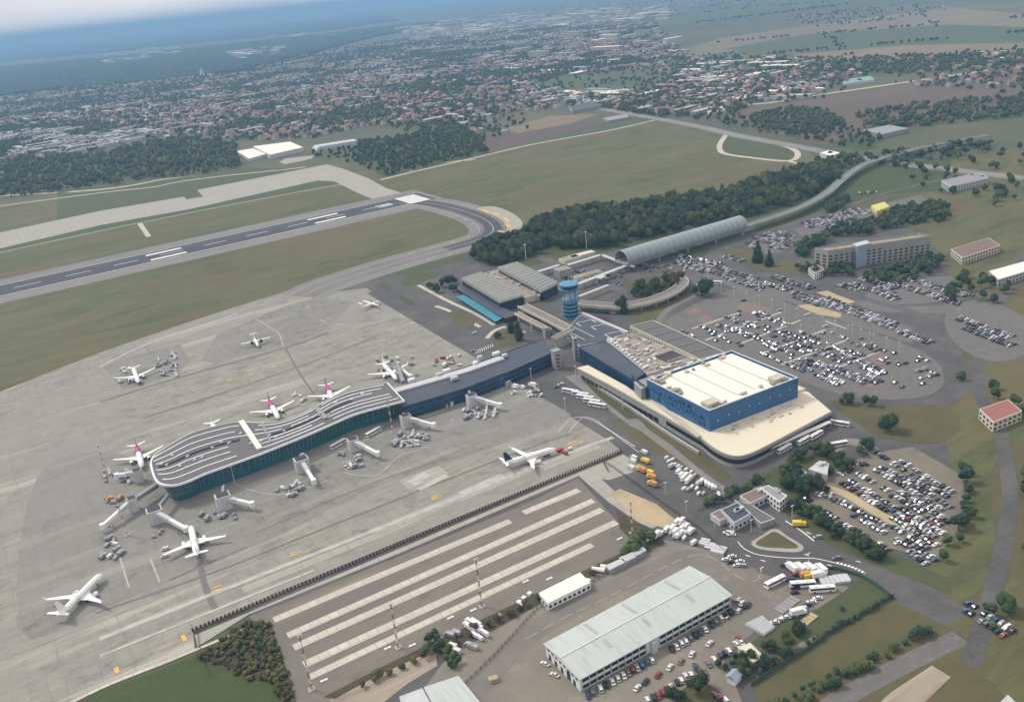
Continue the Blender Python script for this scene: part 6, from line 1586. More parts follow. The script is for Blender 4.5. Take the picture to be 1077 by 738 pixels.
for k in range(6):
    c = [q3(355 + k * 13, 418 - k * 5), q3(430 + k * 1 + k * 9, 375 - k * 0 + 3 * k)]
    a0, b0_ = G(*q3(352 + 14 * k, 410 + 8 * k)), G(*q3(425 + 9 * k, 375 + 8 * k))
    t = thing('greenhouse', 'long narrow grey tunnel shed beside the cream-roofed shed', 'shed', a0, group='tunnel sheds'); REG.append(t)
    d = (b0_ - a0).normalized(); nn = Vector((-d.y, d.x, 0)); mb = MB(); rg = []
    for P in (a0, b0_): rg.append([P + nn * (1.1 * math.cos(i * PI / 6)) + Vector((0, 0, .8 + 1.0 * math.sin(i * PI / 6))) for i in range(7)] + [P - nn * 1.1 + Vector((0, 0, .05)), P + nn * 1.1 + Vector((0, 0, .05))])
    mb.rings(rg); mb.build('cover', M('lightgrey'), t)
    mb = MB(); mb.tube(a0 + Vector((0, 0, 1.85)), b0_ + Vector((0, 0, 1.85)), .08, n=4); mb.build('ridge', M('midgrey'), t)
def crate_stack(px, w, l, h, ang, lab, mat, cat='stack', n=3):
    p = G(*px); t = thing('material_stack' if cat == 'stack' else 'crate', lab, cat, p, rank=True); ca, sa = math.cos(R_(ang)), math.sin(R_(ang))
    for k in range(n):
        x = (k - (n - 1) / 2) * (w / n); mb = MB(); mb.box((p.x + x * ca, p.y + x * sa, h / 2 + .05), (w / n * .88, l, h * random.uniform(.7, 1)), R_(ang)); mb.build('stack_row', M(mat), t)
crate_stack(q3(170, 45), 6, 5, 1.2, 30, 'low grey pallets at the left head of the gate road', 'lightgrey')
crate_stack(q3(195, 60), 6, 5, 1.0, 30, 'second low grey pallet group at the head of the gate road', 'lightgrey')
crate_stack(q3(232, 82), 7, 7, 1.8, 30, 'pale slatted container pair beside the gate road', 'lightgrey', n=4)
crate_stack(q3(530, 318), 14, 5, .8, 10, 'flat grey pallets lying in the middle of the yard', 'm_midgrey', n=6)
crate_stack(q3(735, 212), 14, 6, 1.6, -25, 'grey stacked frames at the right end of the yard', 'lightgrey', n=6)
crate_stack(q3(762, 205), 9, 5, 1.4, -25, 'second grey stacked frames at the right end of the yard', 'lightgrey', n=4)
crate_stack(q3(625, 380), 9, 4, .9, 10, 'pinkish-brown rubble heap on the grass edge of the yard', 'm_sand', n=4)
crate_stack((519, 716), 3, 4, 2.2, 80, 'pair of brown crates on the open yard near the bottom edge', 'm_sand', n=2)
crate_stack((524, 649), 4, 2.5, 1.4, 20, 'grey pallets beside the shrub line in the yard', 'm_clutter', n=3)
for x, y in ((546, 634), (551, 629.5), (557, 625), (548, 637)):
    crate_stack((x, y), 2.4, 2, 1.3, 20, 'small white crate left of the white site office', 'white_metal', 'crate', 1)
for x, y, lab in ((341, 716, 'at the lower left end of the strips'), (434, 679, 'beside the middle mast'), (408, 682, 'left of the middle mast'), (498, 642, 'beside the mast behind the site office'), (578, 609, 'right of the mast behind the site office'), (652, 567, 'below the mast by the reddish soil'), (553, 612, 'near the right end of the lowest strip'), (474, 650, 'in the gap under the lowest strip')):
    p = G(x, y); t = thing('concrete_block', 'small white concrete block ' + lab, 'block', p); mb = MB(); mb.box((p.x - .9, p.y, .4), (1.5, 1.1, .7)); mb.box((p.x + .9, p.y, .4), (1.5, 1.1, .7)); mb.build('block_pair', M('white_metal'), t)
# far landmarks
t = thing('stadium_arch', 'small white twin-pointed landmark standing against the blue far forest', 'landmark', G(213, 81))
p = G(213, 81); mb = MB()
for s in (-1, 1): mb.tube((p.x + s * 9, p.y, 0), (p.x + s * 3, p.y, 42), 5, 2, 8)
mb.build('pylons', M('white_metal'), t)
# ================================================================== TREES
def crown_mesh(seed, kind, nleaf=900):
    rnd = random.Random(seed); mb = MB(); mb.keep = True
    lobes = []
    if kind == 'round':
        for k in range(9): a = rnd.uniform(0, 2 * PI); r = rnd.uniform(.0, .55); lobes.append((r * math.cos(a), r * math.sin(a), rnd.uniform(.45, .95), rnd.uniform(.22, .42)))
    elif kind == 'tall':
        for k in range(9): a = rnd.uniform(0, 2 * PI); r = rnd.uniform(0, .22); z = .25 + .17 * k; lobes.append((r * math.cos(a), r * math.sin(a), z, .34 - .018 * k))
    elif kind == 'conifer':
        for k in range(9): z = .2 + .17 * k; lobes.append((rnd.uniform(-.04, .04), rnd.uniform(-.04, .04), z, .42 - .042 * k))
    else:
        for k in range(6): a = rnd.uniform(0, 2 * PI); r = rnd.uniform(.1, .6); lobes.append((r * math.cos(a), r * math.sin(a), rnd.uniform(.2, .4), rnd.uniform(.25, .36)))
    tot = sum(l[3] ** 2 for l in lobes)
    for (lx, ly, lz, lr) in lobes:
        # irregular inner mass
        N = 7; rg = []
        for j in range(5):
            ph = PI * (j + .5) / 5; rg.append([(lx + lr * .78 * math.sin(ph) * math.cos(2 * PI * i / N + j) * rnd.uniform(.75, 1.1), ly + lr * .78 * math.sin(ph) * math.sin(2 * PI * i / N + j) * rnd.uniform(.75, 1.1), lz - lr * .78 * math.cos(ph)) for i in range(N)])
        mb.rings(rg)
        for _ in range(int(nleaf * lr ** 2 / tot)):
            v = Vector((rnd.gauss(0, 1), rnd.gauss(0, 1), rnd.gauss(0, 1))).normalized()
            c = Vector((lx, ly, lz)) + v * lr * rnd.uniform(.72, 1.26)
            s = rnd.uniform(.03, .075); a = v.cross(Vector((rnd.random(), rnd.random(), rnd.random()))).normalized(); b = v.cross(a); tl = v * rnd.uniform(-.5, .5) * s
            mb.add([c + a * s + tl, c + b * s, c - a * s - tl, c - b * s * rnd.uniform(.6, 1.2)], [(0, 1, 2, 3)])
    return mb
def trunk_mesh(kind):
    mb = MB(); h = .7 if kind != 'bush' else .25
    mb.tube((0, 0, -.02), (.01, 0, h), .035, .018, 6)
    for k in range(5):
        a = k * 1.3; mb.tube((0, 0, h * (.45 + .1 * k)), (.28 * math.cos(a), .28 * math.sin(a), h * (.8 + .12 * k)), .014, .006, 4)
    return mb.mesh('trunk', M('trunk'))
TREEM = {}
for kind, leafs in (('round', ('leaf_dark', 'leaf_mid', 'leaf_deep', 'leaf_olive', 'leaf_brown')), ('tall', ('leaf_deep', 'leaf_dark', 'leaf_mid', 'leaf_olive')), ('conifer', ('leaf_deep', 'leaf_mid', 'leaf_dark')), ('bush', ('leaf_dark', 'leaf_mid', 'leaf_olive', 'leaf_brown', 'leaf_deep'))):
    tm = trunk_mesh(kind)
    for v in range(2):
        base = crown_mesh(len(TREEM) * 7 + v, kind)
        for lf in leafs: TREEM[(kind, lf, v)] = (base.mesh('crown', M(lf)), tm)
LEAFW = {'leaf_dark': 'dark green', 'leaf_mid': 'mid green', 'leaf_deep': 'deep blue-green', 'leaf_olive': 'olive green', 'leaf_brown': 'brownish'}
TREES = []
def tree(p, h, kind, leaf, tx, w=1.0):
    if isinstance(p, tuple): p = G(*p)
    TREES.append((p, h, kind, leaf, tx, w, random.uniform(0, 6.28)))
def wood(poly, step, h, kinds, leafs, tx, jit=.5, prob=1.0):
    w = [G(*p) for p in poly]; x0, x1 = min(p.x for p in w), max(p.x for p in w); y0, y1 = min(p.y for p in w), max(p.y for p in w)
    x = x0
    while x < x1:
        y = y0
        while y < y1:
            q = Vector((x + random.uniform(-jit, jit) * step, y + random.uniform(-jit, jit) * step, 0))
            if inside(q, w) and random.random() < prob: tree(q, random.uniform(*h), random.choice(kinds), random.choice(leafs), tx)
            y += step
        x += step
DK = ('leaf_dark', 'leaf_deep', 'leaf_mid')
W1 = [(498, 262), (530, 250), (560, 238), (620, 222), (700, 214), (760, 205), (868, 172), (890, 182), (860, 205), (790, 228), (730, 242), (660, 258), (640, 264), (600, 264), (560, 272), (530, 283), (500, 274)]
wood([(498, 264), (530, 252), (556, 246), (575, 262), (560, 272), (530, 283), (500, 274)], 9, (9, 15), ('round', 'round', 'tall'), DK, 'in the small wood behind the ribbed halls', prob=.8)
wood([(556, 244), (560, 236), (600, 226), (620, 222), (700, 214), (760, 205), (812, 190), (868, 172), (890, 182), (860, 207), (790, 228), (730, 240), (660, 256), (640, 262), (600, 262), (575, 262)], 10.5, (10, 17), ('round', 'round', 'round', 'tall'), ('leaf_dark', 'leaf_deep', 'leaf_mid', 'leaf_olive', 'leaf_dark'), 'in the wood behind the silver station')
for px, h, k, l, tx in (((657, 330), 17, 'tall', 'leaf_deep', 'standing beside the forecourt flyover'), ((653, 328), 12, 'round', 'leaf_dark', 'standing beside the forecourt flyover'), ((738, 311), 16, 'round', 'leaf_deep', 'alone in the road bend above the central car park'), ((797, 276), 22, 'conifer', 'leaf_deep', 'of the dark pair left of the slab block'), ((809, 280), 17, 'conifer', 'leaf_deep', 'of the dark pair left of the slab block'),
                        ((538, 350), 15, 'tall', 'leaf_deep', 'beside the cyan canopy end'), ((546, 358), 17, 'tall', 'leaf_dark', 'beside the cyan canopy end'), ((523, 356), 5, 'bush', 'leaf_dark', 'beside the cyan canopy end'),
                        ((734, 728), 9, 'round', 'leaf_dark', 'standing round and alone in the hangar yard'), ((711, 736), 7, 'round', 'leaf_deep', 'at the bottom edge of the hangar yard'), ((890, 425), 8, 'round', 'leaf_dark', 'on the dry grass below the central car park'), ((916, 427), 8, 'round', 'leaf_dark', 'on the dry grass below the central car park'), ((933, 452), 12, 'round', 'leaf_dark', 'at the right edge on the dry grass'),
                        ((838, 664), 6, 'bush', 'leaf_dark', 'on the grass below the tunnel sheds'), ((916, 703), 5, 'conifer', 'leaf_mid', 'at the lower right on dry grass'), ((475, 300), 12, 'round', 'leaf_deep', 'in the garden left of the ribbed halls'), ((466, 302), 10, 'round', 'leaf_deep', 'in the garden left of the ribbed halls'), ((452, 304), 9, 'round', 'leaf_dark', 'in the garden left of the ribbed halls'), ((460, 308), 8, 'bush', 'leaf_dark', 'in the garden left of the ribbed halls'), ((477, 307), 11, 'tall', 'leaf_dark', 'in the garden left of the ribbed halls')):
    tree(px, h, k, l, tx)
for px in ((667, 312), (673, 308), (680, 312), (686, 306), (676, 302), (690, 302), (696, 307), (702, 300), (709, 303), (713, 297), (670, 303)): tree(px, random.uniform(9, 13), 'round', random.choice(('leaf_deep', 'leaf_deep', 'leaf_brown') if px[0] > 690 else ('leaf_deep', 'leaf_dark')), 'in the round grove inside the forecourt loop')
for px in ((827, 489), (833, 484), (838, 479), (846, 476), (857, 472), (868, 474), (876, 478), (880, 487), (874, 494), (884, 480), (824, 497), (832, 503), (838, 510), (846, 508), (854, 505), (860, 502), (845, 516), (836, 498), (828, 508), (864, 512), (886, 492), (893, 487), (904, 474), (910, 470), (822, 492)): tree((px[0], px[1] + 5), random.uniform(5.5, 9), 'round', random.choice(DK), 'in the clump below the podium bus lane')
for k in range(22): tree((838 + k * 4.3 + random.uniform(-2, 2), 536 + k * 2.6 + random.uniform(-3, 3)), random.uniform(4.5, 8.5), 'round', random.choice(DK), 'in the hedge line along the right car park')
for px in ((788, 706), (796, 712), (805, 706), (812, 700), (822, 694), (830, 690), (760, 706), (768, 702), (776, 708), (783, 712), (752, 702), (790, 698), (816, 686), (806, 684), (798, 702), (778, 700), (826, 680), (770, 694), (784, 696)): tree((px[0] + 3, px[1] - 1), random.uniform(3.5, 6.5), 'round', random.choice(('leaf_dark', 'leaf_mid', 'leaf_deep')), 'in the dark clump round the gable-roofed hut')
for k in range(16): tree((850 + k * 5.6, 678 - k * 3.2 + random.uniform(-2, 2)), random.uniform(1.4, 3), 'bush', random.choice(DK), 'along the teal fence')
for k in range(20): tree((846 + k * 7 + random.uniform(-3, 3), 738 - k * 4 + random.uniform(-3, 4)), random.uniform(2, 4), 'bush', random.choice(DK), 'beside the lane at the lower right')
for k in range(12): tree((790 + k * 9, 752 - k * 4 + random.uniform(-3, 4)), random.uniform(3, 5), 'round', random.choice(DK), 'beside the lane at the lower right')
for px in ((456, 668), (460, 674), (466, 680), (472, 686), (478, 692), (482, 698), (462, 684), (470, 694), (452, 676), (475, 702), (448, 690)): tree(px, random.uniform(2.2, 4.2), 'bush', random.choice(('leaf_dark', 'leaf_deep', 'leaf_mid')), 'in the dark shrubs left of the truck group')
for px in ((672, 570), (678, 567), (684, 570), (669, 576), (675, 578), (665, 580), (660, 584)): tree(px, random.uniform(4, 6), 'bush', 'leaf_mid', 'in the green shrubs beside the reddish soil')
for k in range(26): tree((380 + k * 11 + random.uniform(-4, 4), 722 - k * 5.35 + random.uniform(-2, 3)), random.uniform(2, 3.8), 'bush', random.choice(('leaf_dark', 'leaf_brown', 'leaf_olive')), 'in the line between strips and yard')
for k in range(14): tree((742 + k * 4.5, 534 - k * 2 + random.uniform(-2, 2)), random.uniform(2.5, 5), 'bush', random.choice(DK), 'in the shrubs along the green park fence')
wood([(840, 262), (870, 246), (872, 258), (856, 262), (850, 272), (838, 270)], 7, (8, 12), ('round',), DK, 'between the car compound and the slab block')
wood([(832, 282), (852, 290), (872, 292), (900, 292), (896, 280), (872, 284), (866, 284), (848, 280)], 7, (6, 10), ('round',), DK, 'in front of the slab block')
wood([(870, 248), (880, 240), (920, 232), (940, 222), (1000, 214), (1000, 232), (940, 240), (900, 250)], 8, (7, 11), ('round',), DK, 'behind the slab block')
wood([(908, 290), (940, 282), (990, 268), (990, 285), (950, 300), (915, 300)], 8, (6, 10), ('round',), DK, 'at the right end of the slab block')
wood([(860, 224), (880, 214), (892, 210), (884, 224)], 7, (7, 11), ('round',), DK, 'between railway viaduct and compound')
n0 = len(TREES)
wood([(208, 692), (216, 686), (262, 653), (285, 656), (300, 700), (312, 740), (300, 754), (284, 716), (262, 716), (240, 704)], 1.9, (.8, 2.6), ('bush',), ('leaf_brown', 'leaf_olive', 'leaf_olive', 'leaf_dark', 'leaf_brown'), 'scrub', prob=.75)
SCRUB = TREES[n0:]; del TREES[n0:]
wood([(880, 640), (905, 640), (900, 660), (870, 668)], 9, (2, 4), ('bush',), DK, 'on the grass right of the hangar yard', prob=.4)
# farther woods
wood([(105, 196), (0, 210), (0, 172), (105, 162), (190, 144), (252, 152), (248, 168), (262, 174), (210, 185), (160, 188)], 12, (5, 13), ('round', 'bush', 'tall'), ('leaf_dark', 'leaf_mid', 'leaf_olive', 'leaf_deep', 'leaf_mid'), 'in the belt between far apron and town', prob=.62)
wood([(376, 150), (440, 142), (500, 140), (515, 160), (430, 180), (404, 186), (376, 172)], 12, (6, 13), ('round', 'round', 'tall'), ('leaf_deep', 'leaf_dark', 'leaf_mid', 'leaf_dark'), 'in the wood left of the great field', prob=.85)
wood([(320, 160), (376, 156), (376, 172), (345, 170)], 15, (6, 11), ('round',), DK, 'by the arched shelters', prob=.5)
wood([(700, 122), (740, 128), (800, 140), (860, 150), (900, 160), (940, 150), (880, 130), (820, 132), (760, 116), (700, 112)], 17, (7, 12), ('round',), DK, 'along the highway', prob=.75)
wood([(868, 165), (905, 165), (915, 175), (885, 186), (864, 180)], 13, (7, 12), ('round',), DK, 'by the highway junction', prob=.8)
wood([(985, 300), (1010, 292), (1120, 300), (1120, 330), (1060, 320), (1000, 322)], 13, (6, 11), ('round',), DK, 'beyond the right edge', prob=.5)
wood([(1010, 395), (1120, 380), (1120, 470), (1060, 460), (1015, 430)], 12, (5, 10), ('round',), DK, 'beyond the right edge', prob=.22)
wood([(1010, 492), (1022, 492), (1024, 550), (994, 594), (986, 590), (1014, 545)], 7, (4, 7), ('round', 'bush'), DK, 'beyond the right edge', prob=.7)
wood([(1000, 610), (1040, 628), (1110, 690), (1090, 740), (1030, 700)], 9, (4, 8), ('round', 'bush'), DK, 'beyond the right edge', prob=.35)
wood([(1062, 480), (1120, 490), (1120, 640), (1080, 610), (1060, 560)], 9, (5, 9), ('round', 'bush'), DK, 'beyond the right edge', prob=.35)
wood([(950, 176), (1060, 152), (1120, 150), (1120, 200), (1050, 220), (960, 196)], 15, (7, 12), ('round',), DK, 'beyond the right edge', prob=.4)
wood([(-60, 150), (0, 130), (60, 140), (30, 170), (-60, 190)], 15, (6, 13), ('round',), DK, 'beyond the left edge', prob=.6)
vt = [t_ for t_ in TREES if 96 < proj(t_[0])[0] < 990 and proj(t_[0])[1] < 790]
ht = [t_ for t_ in TREES if t_ not in vt] if False else [t_ for t_ in TREES if not (96 < proj(t_[0])[0] < 990 and proj(t_[0])[1] < 790)]
vt.sort(key=lambda t_: -t_[1] / (t_[0] - Vector((0, 0, CAMH))).length)
KW = {'round': 'round tree', 'tall': 'tall tree', 'conifer': 'pointed conifer', 'bush': 'low shrub'}
for (p, h, kind, leaf, tx, w, az) in vt[:298]:
    cm, tm = TREEM[(kind, leaf, random.randint(0, 1))]
    t = bpy.data.objects.new({'round': 'tree', 'tall': 'tree', 'conifer': 'conifer', 'bush': 'shrub'}[kind], None); COL.objects.link(t)
    t.location = (p.x, p.y, .05); t.rotation_euler = (0, 0, az)
    sx = h * {'round': .80, 'tall': .62, 'conifer': .62, 'bush': 1.1}[kind]; zz = h * {'round': .78, 'tall': .56, 'conifer': .62, 'bush': 1.4}[kind]
    t.scale = (sx, sx, zz)
    for nm, me in (('crown', cm), ('trunk', tm)):
        c = bpy.data.objects.new(nm, me); COL.objects.link(c); c.parent = t
    if tx.startswith('in the wood behind the silver'): tx = "in the wood's " + ('left' if proj(p)[0] < 700 else 'right') + ' half behind the silver station'
    tag(t, f'{LEAFW[leaf]} {KW[kind]} {tx}', 'tree' if kind != 'bush' else 'shrub', 'trees and shrubs round the airport', rank=True)
# remaining trees: one far mass of small crowns
def lowcrown(seed):
    rnd = random.Random(seed); mb = MB()
    for k in range(4):
        a = rnd.uniform(0, 6.28); r = rnd.uniform(0, .28); N = 5; rg = []; lr = rnd.uniform(.24, .36); cz = rnd.uniform(.4, .78)
        for j in range(3):
            ph = PI * (j + .6) / 3.2; rg.append([(r * math.cos(a) + lr * math.sin(ph) * math.cos(2 * PI * i / N + j) * rnd.uniform(.7, 1.2), r * math.sin(a) + lr * math.sin(ph) * math.sin(2 * PI * i / N + j) * rnd.uniform(.7, 1.2), cz - lr * math.cos(ph)) for i in range(N)])
        mb.rings(rg)
    mb.tube((0, 0, 0), (0, 0, .5), .03, n=3)
    return (mb.v, mb.f)
LOW = [lowcrown(k) for k in range(6)]
LM = [M('leaf_dark'), M('leaf_mid'), M('leaf_deep'), M('leaf_olive')]
items = [(t_[0], t_[6], (t_[1] * (1.0 if t_[2] != 'bush' else 1.6), t_[1] * (1 if t_[2] != 'bush' else 1.4)), [(random.choice(LOW), M(t_[3]))]) for t_ in vt[298:] + ht]
merged('scrub', [(t_[0], t_[6], (t_[1] * 1.7, t_[1] * 1.3), [(random.choice(LOW), M(t_[3]))]) for t_ in SCRUB], None, 'dense brown and olive scrub growing below the blast fence', 'scrub')
merged('woodland', items, None, 'far belts of woodland reading as one dark green mass', 'woodland')

# ================================================================== THE TOWN
tw_poly = [G(*p) for p in TOWN_PX]
def town_holes(q, px):
    x, y = px[0], px[1]
    return (inside(px, [(560, 92), (590, 80), (690, 72), (740, 84), (700, 98), (640, 102)]))
HOUSES = []
TT = []
rnd = random.Random(11)
def nclump(x, y, s): return noise.noise(Vector((x / s, y / s, 3.7)))
X_0, X_1, Y_0, Y_1 = -600, 5200, 1250, 6200
y = Y_0
ang0 = R_(14)
ca, sa = math.cos(ang0), math.sin(ang0)
step = 21
yy = 0.0
while yy < 6800:
    xx = -2200.0
    st = step * (1 + max(0, yy - 2500) / 3200)
    while xx < 6500:
        wx, wy = xx * ca - yy * sa, xx * sa + yy * ca + 900
        xx += st
        q = (wx + rnd.uniform(-6, 6), wy + rnd.uniform(-6, 6), 0)
        if not inside(q, tw_poly): continue
        px = proj(q)
        if px[0] < -70 or px[0] > 1150 or town_holes(q, px): continue
        c = nclump(q[0], q[1], 260) + .5 * nclump(q[0], q[1], 90)
        r = rnd.random()
        street = (int(yy / st) % 4 == 0)
        if street and r < .45: continue
        if c > -.17 and r < .60 - .10 * (c < 0): HOUSES.append((q, px, c))
        else: TT.append(q)
        if rnd.random() < .62: TT.append((q[0] + rnd.uniform(-11, 11), q[1] + rnd.uniform(-11, 11), 0))
    yy += st
# extra built-up bands at right-hand distance
for band_px, n in (([(690, 62), (760, 56), (840, 62), (905, 72), (905, 84), (840, 98), (760, 100), (700, 92)], 420), ([(830, 82), (870, 86), (860, 100), (800, 110), (780, 104)], 160), ([(700, 96), (760, 98), (780, 108), (740, 122), (690, 118)], 150), ([(470, 118), (500, 118), (540, 128), (545, 140), (520, 146), (480, 138)], 50),
                   ([(500, 4), (700, -14), (860, -20), (940, -10), (760, 12), (600, 30), (500, 36)], 600), ([(820, 18), (937, 6), (1000, 8), (937, 22), (850, 30)], 140), ([(104, 46), (300, 26), (420, 14), (300, 50), (104, 72)], 260), ([(104, 92), (190, 76), (230, 88), (140, 100)], 160), ([(940, 64), (1100, 50), (1120, 96), (960, 90)], 200)):
    wp = [G(*p) for p in band_px]
    bx = [p[0] for p in band_px]; by = [p[1] for p in band_px]
    for _ in range(n):
        px = (rnd.uniform(min(bx), max(bx)), rnd.uniform(min(by), max(by)))
        if inside(px, band_px):
            p = G(*px); 
            if rnd.random() < .55: HOUSES.append(((p.x, p.y, 0), px, .1))
            for k in range(2): TT.append((p.x + rnd.uniform(-60, 60), p.y + rnd.uniform(-60, 60), 0))
FARB = []
def farcity(poly, n):
    bx = [p[0] for p in poly]; by_ = [p[1] for p in poly]
    for _ in range(n):
        px = (rnd.uniform(min(bx), max(bx)), rnd.uniform(min(by_), max(by_)))
        if inside(px, poly):
            p = G(*px); FARB.append((p.x, p.y, 0))
farcity([(0, 46), (104, 36), (200, 25), (300, 14), (420, 2), (520, -8), (520, 4), (420, 14), (300, 26), (200, 38), (104, 50), (0, 62)], 1500)
farcity([(104, 60), (150, 52), (190, 50), (190, 58), (140, 66), (104, 70)], 120)
farcity([(250, 40), (300, 38), (340, 34), (400, 26), (400, 32), (330, 42), (262, 48)], 160)
farcity([(240, 56), (300, 50), (300, 60), (250, 64)], 60)
farcity([(420, 30), (560, 14), (700, 8), (700, 22), (560, 32), (440, 44)], 900)
farcity([(500, 50), (600, 36), (700, 34), (730, 60), (640, 78), (520, 80)], 60)
SHED = []
farcity([(700, 96), (720, 74), (800, 60), (860, 66), (870, 90), (840, 104), (770, 110), (720, 112)], 70)
farcity([(560, 100), (640, 92), (690, 98), (660, 108), (590, 112)], 26)
farcity([(520, -6), (700, -22), (900, -40), (1080, -56), (1080, -44), (900, -24), (700, -6), (520, 8)], 900)
RC = ['red'] * 7 + ['brown'] * 5 + ['grey'] * 5 + ['white'] * 2 + ['orange'] * 2 + ['dark'] * 3
WC = ['hwall_white', 'hwall_cream', 'hwall_grey', 'hwall_white']
def house_parts(w, l, h, flat):
    """local wall and roof pieces"""
    wl = MB(); wl.box((0, 0, h / 2), (l, w, h))
    rf = MB()
    if flat: rf.box((0, 0, h + .3), (l + .4, w + .4, .6))
    else:
        e = .6; rh = w * .32
        rf.add([(-l / 2 - e, -w / 2 - e, h), (l / 2 + e, -w / 2 - e, h), (l / 2 + e, w / 2 + e, h), (-l / 2 - e, w / 2 + e, h), (-l / 2 + w * .25, 0, h + rh), (l / 2 - w * .25, 0, h + rh)], [(0, 1, 5, 4), (2, 3, 4, 5), (0, 4, 3), (1, 2, 5), (0, 3, 2, 1)])
    return wl, rf
HP = []
for k in range(10):
    w = rnd.uniform(8, 12); l = rnd.uniform(10, 18); h = rnd.choice((3.5, 6.2, 6.2, 8.5)); HP.append(house_parts(w, l, h, k in (3, 7)))
BIGP = [house_parts(rnd.uniform(12, 20), rnd.uniform(34, 70), rnd.choice((6, 9, 14)), True) for _ in range(5)]
CHM = MB(); CHM.box((1.5, 1.2, 8.6), (.8, .8, 2.4))
HOUSES.sort(key=lambda h_: Vector(h_[0]).length)
def choose(h_):
    q, px, c = h_
    far = Vector(q).length
    if px[0] < 190 and 138 < px[1] < 164: return 'block'
    if rnd.random() < (.03 if far < 3500 else .10): return 'big'
    return 'house'
hm_cache = {}
def hmesh(k, big, part, matn):
    key = (k, big, part, matn)
    if key not in hm_cache: hm_cache[key] = (BIGP if big else HP)[k][part].mesh('house_' + ('wall', 'roof')[part], M(matn))
    return hm_cache[key]
stuff_items = []
vis_n = 0
chm = CHM.mesh('chimney', M('hwall_grey'))
AREA = lambda px: ('on the town\'s left' if px[0] < 300 else 'in the town\'s middle' if px[0] < 520 else 'on the town\'s right') + (', front row' if px[1] > 138 else ', second belt' if px[1] > 124 else '')
for h_ in HOUSES:
    q, px, c = h_
    knd = choose(h_)
    redz = 'red' if nclump(q[0], q[1], 500) > .05 else None
    colr = rnd.choice(RC if not redz else ['red'] * 6 + ['orange'] * 2 + ['brown'] * 3 + RC)
    wall = rnd.choice(WC); big = knd != 'house'; k = rnd.randrange(5 if big else 10)
    if big: colr = rnd.choice(('white', 'grey', 'white', 'grey'))
    th = ang0 + rnd.choice((0, PI / 2)) + rnd.uniform(-.12, .12)
    if big: th = ang0 + rnd.choice((0, 0, PI / 2))
    if vis_n < 298 and 100 < px[0] < 942:
        vis_n += 1
        t = bpy.data.objects.new('house' if not big else 'block_of_flats', None); COL.objects.link(t); t.location = q; t.rotation_euler = (0, 0, th)
        for nm, part, mt in (('wall', 0, wall), ('roof', 1, 'hroof_' + colr)):
            o = bpy.data.objects.new(nm, hmesh(k, big, part, mt)); COL.objects.link(o); o.parent = t
            if part == 1 and not big and k not in (3, 7) and vis_n < 150: cc = bpy.data.objects.new('chimney', chm); COL.objects.link(cc); cc.parent = o; cc.location = (0, 0, -2.2)
        wn_ = wall.split('_')[1]
        rn_ = {'dark': 'dark grey'}.get(colr, colr)
        tag(t, (f'{wn_} house with {rn_} roof ' if not big else f'long {wn_} block with {rn_} flat roof ') + AREA(px), 'house' if not big else 'block of flats', 'houses of the town', rank=True)
    else:
        src = (BIGP if big else HP)[k]; far = 1.0 + max(0, (Vector(q).length - 4500) / 9000)
        stuff_items.append((q, th, (far, min(far, 1.4)), [((src[0].v, src[0].f), M(wall)), ((src[1].v, src[1].f), M('hroof_' + colr))]))
for q in FARB:
    k = rnd.randrange(5); d_ = Vector(q).length; sc = rnd.uniform(.8, 2.2) * (1 + d_ / 16000) * (.75 if d_ < 3800 else 1); src = BIGP[k]
    stuff_items.append((q, ang0 + rnd.choice((0, PI / 2)) + rnd.uniform(-.2, .2), (sc, rnd.uniform(1, 3.2) if d_ > 3800 else .8), [((src[0].v, src[0].f), M(rnd.choice(('hwall_white', 'hwall_grey', 'hwall_cream')))), ((src[1].v, src[1].f), M(rnd.choice(('m_hroof_white', 'm_hroof_grey', 'm_roof_white'))))]))
merged('far_houses', stuff_items, None, 'mass of small far houses filling the town to the horizon', 'houses')
def fill(poly, n, sz=1.0):
    bx = [p[0] for p in poly]; by_ = [p[1] for p in poly]
    for _ in range(n):
        px = (rnd.uniform(min(bx), max(bx)), rnd.uniform(min(by_), max(by_)))
        if inside(px, poly): p = G(*px); TT.append((p.x, p.y, 0))
fill([(690, 96), (720, 88), (765, 90), (780, 100), (745, 112), (700, 116)], 800)
fill([(860, 62), (930, 60), (1080, 54), (1080, 68), (940, 78), (880, 76)], 900)
fill([(790, 124), (830, 114), (870, 118), (890, 130), (860, 142), (810, 136)], 420)
fill([(610, 104), (660, 100), (700, 104), (740, 118), (700, 124), (640, 116)], 500)
fill([(900, 120), (960, 112), (1080, 100), (1080, 122), (960, 134), (910, 136)], 500)
fill([(400, 132), (470, 126), (520, 134), (500, 142), (440, 142)], 260)
fill([(900, 168), (940, 160), (1040, 150), (1040, 160), (960, 172), (920, 180)], 160)
fill([(560, 92), (600, 80), (690, 74), (740, 84), (700, 98), (640, 102)], 220)
for (a_, b_, n_) in (((700, 50), (1080, 18), 120), ((760, 62), (1080, 34), 90), ((740, 66), (870, 62), 60), ((860, 30), (900, 64), 30), ((960, 6), (1000, 40), 30), ((690, 30), (900, 4), 110), ((780, 10), (1080, -14), 90)):
    A_, B_ = G(*a_), G(*b_)
    for k in range(n_):
        f_ = rnd.random()
        if nclump(f_ * 900, b_[0], 120) > -.15: p = A_.lerp(B_, f_); TT.append((p.x + rnd.uniform(-14, 14), p.y + rnd.uniform(-14, 14), 0))
titems = []
for q in TT:
    far = 1 + max(0, (Vector(q).length - 4500) / 6500)
    titems.append((q, rnd.uniform(0, 6), (rnd.uniform(9, 15) * far, rnd.uniform(7, 12) * min(far, 1.5)), [(rnd.choice(LOW), rnd.choice(LM))]))
merged('town_trees', titems, None, 'countless garden and street trees between the far houses', 'trees')
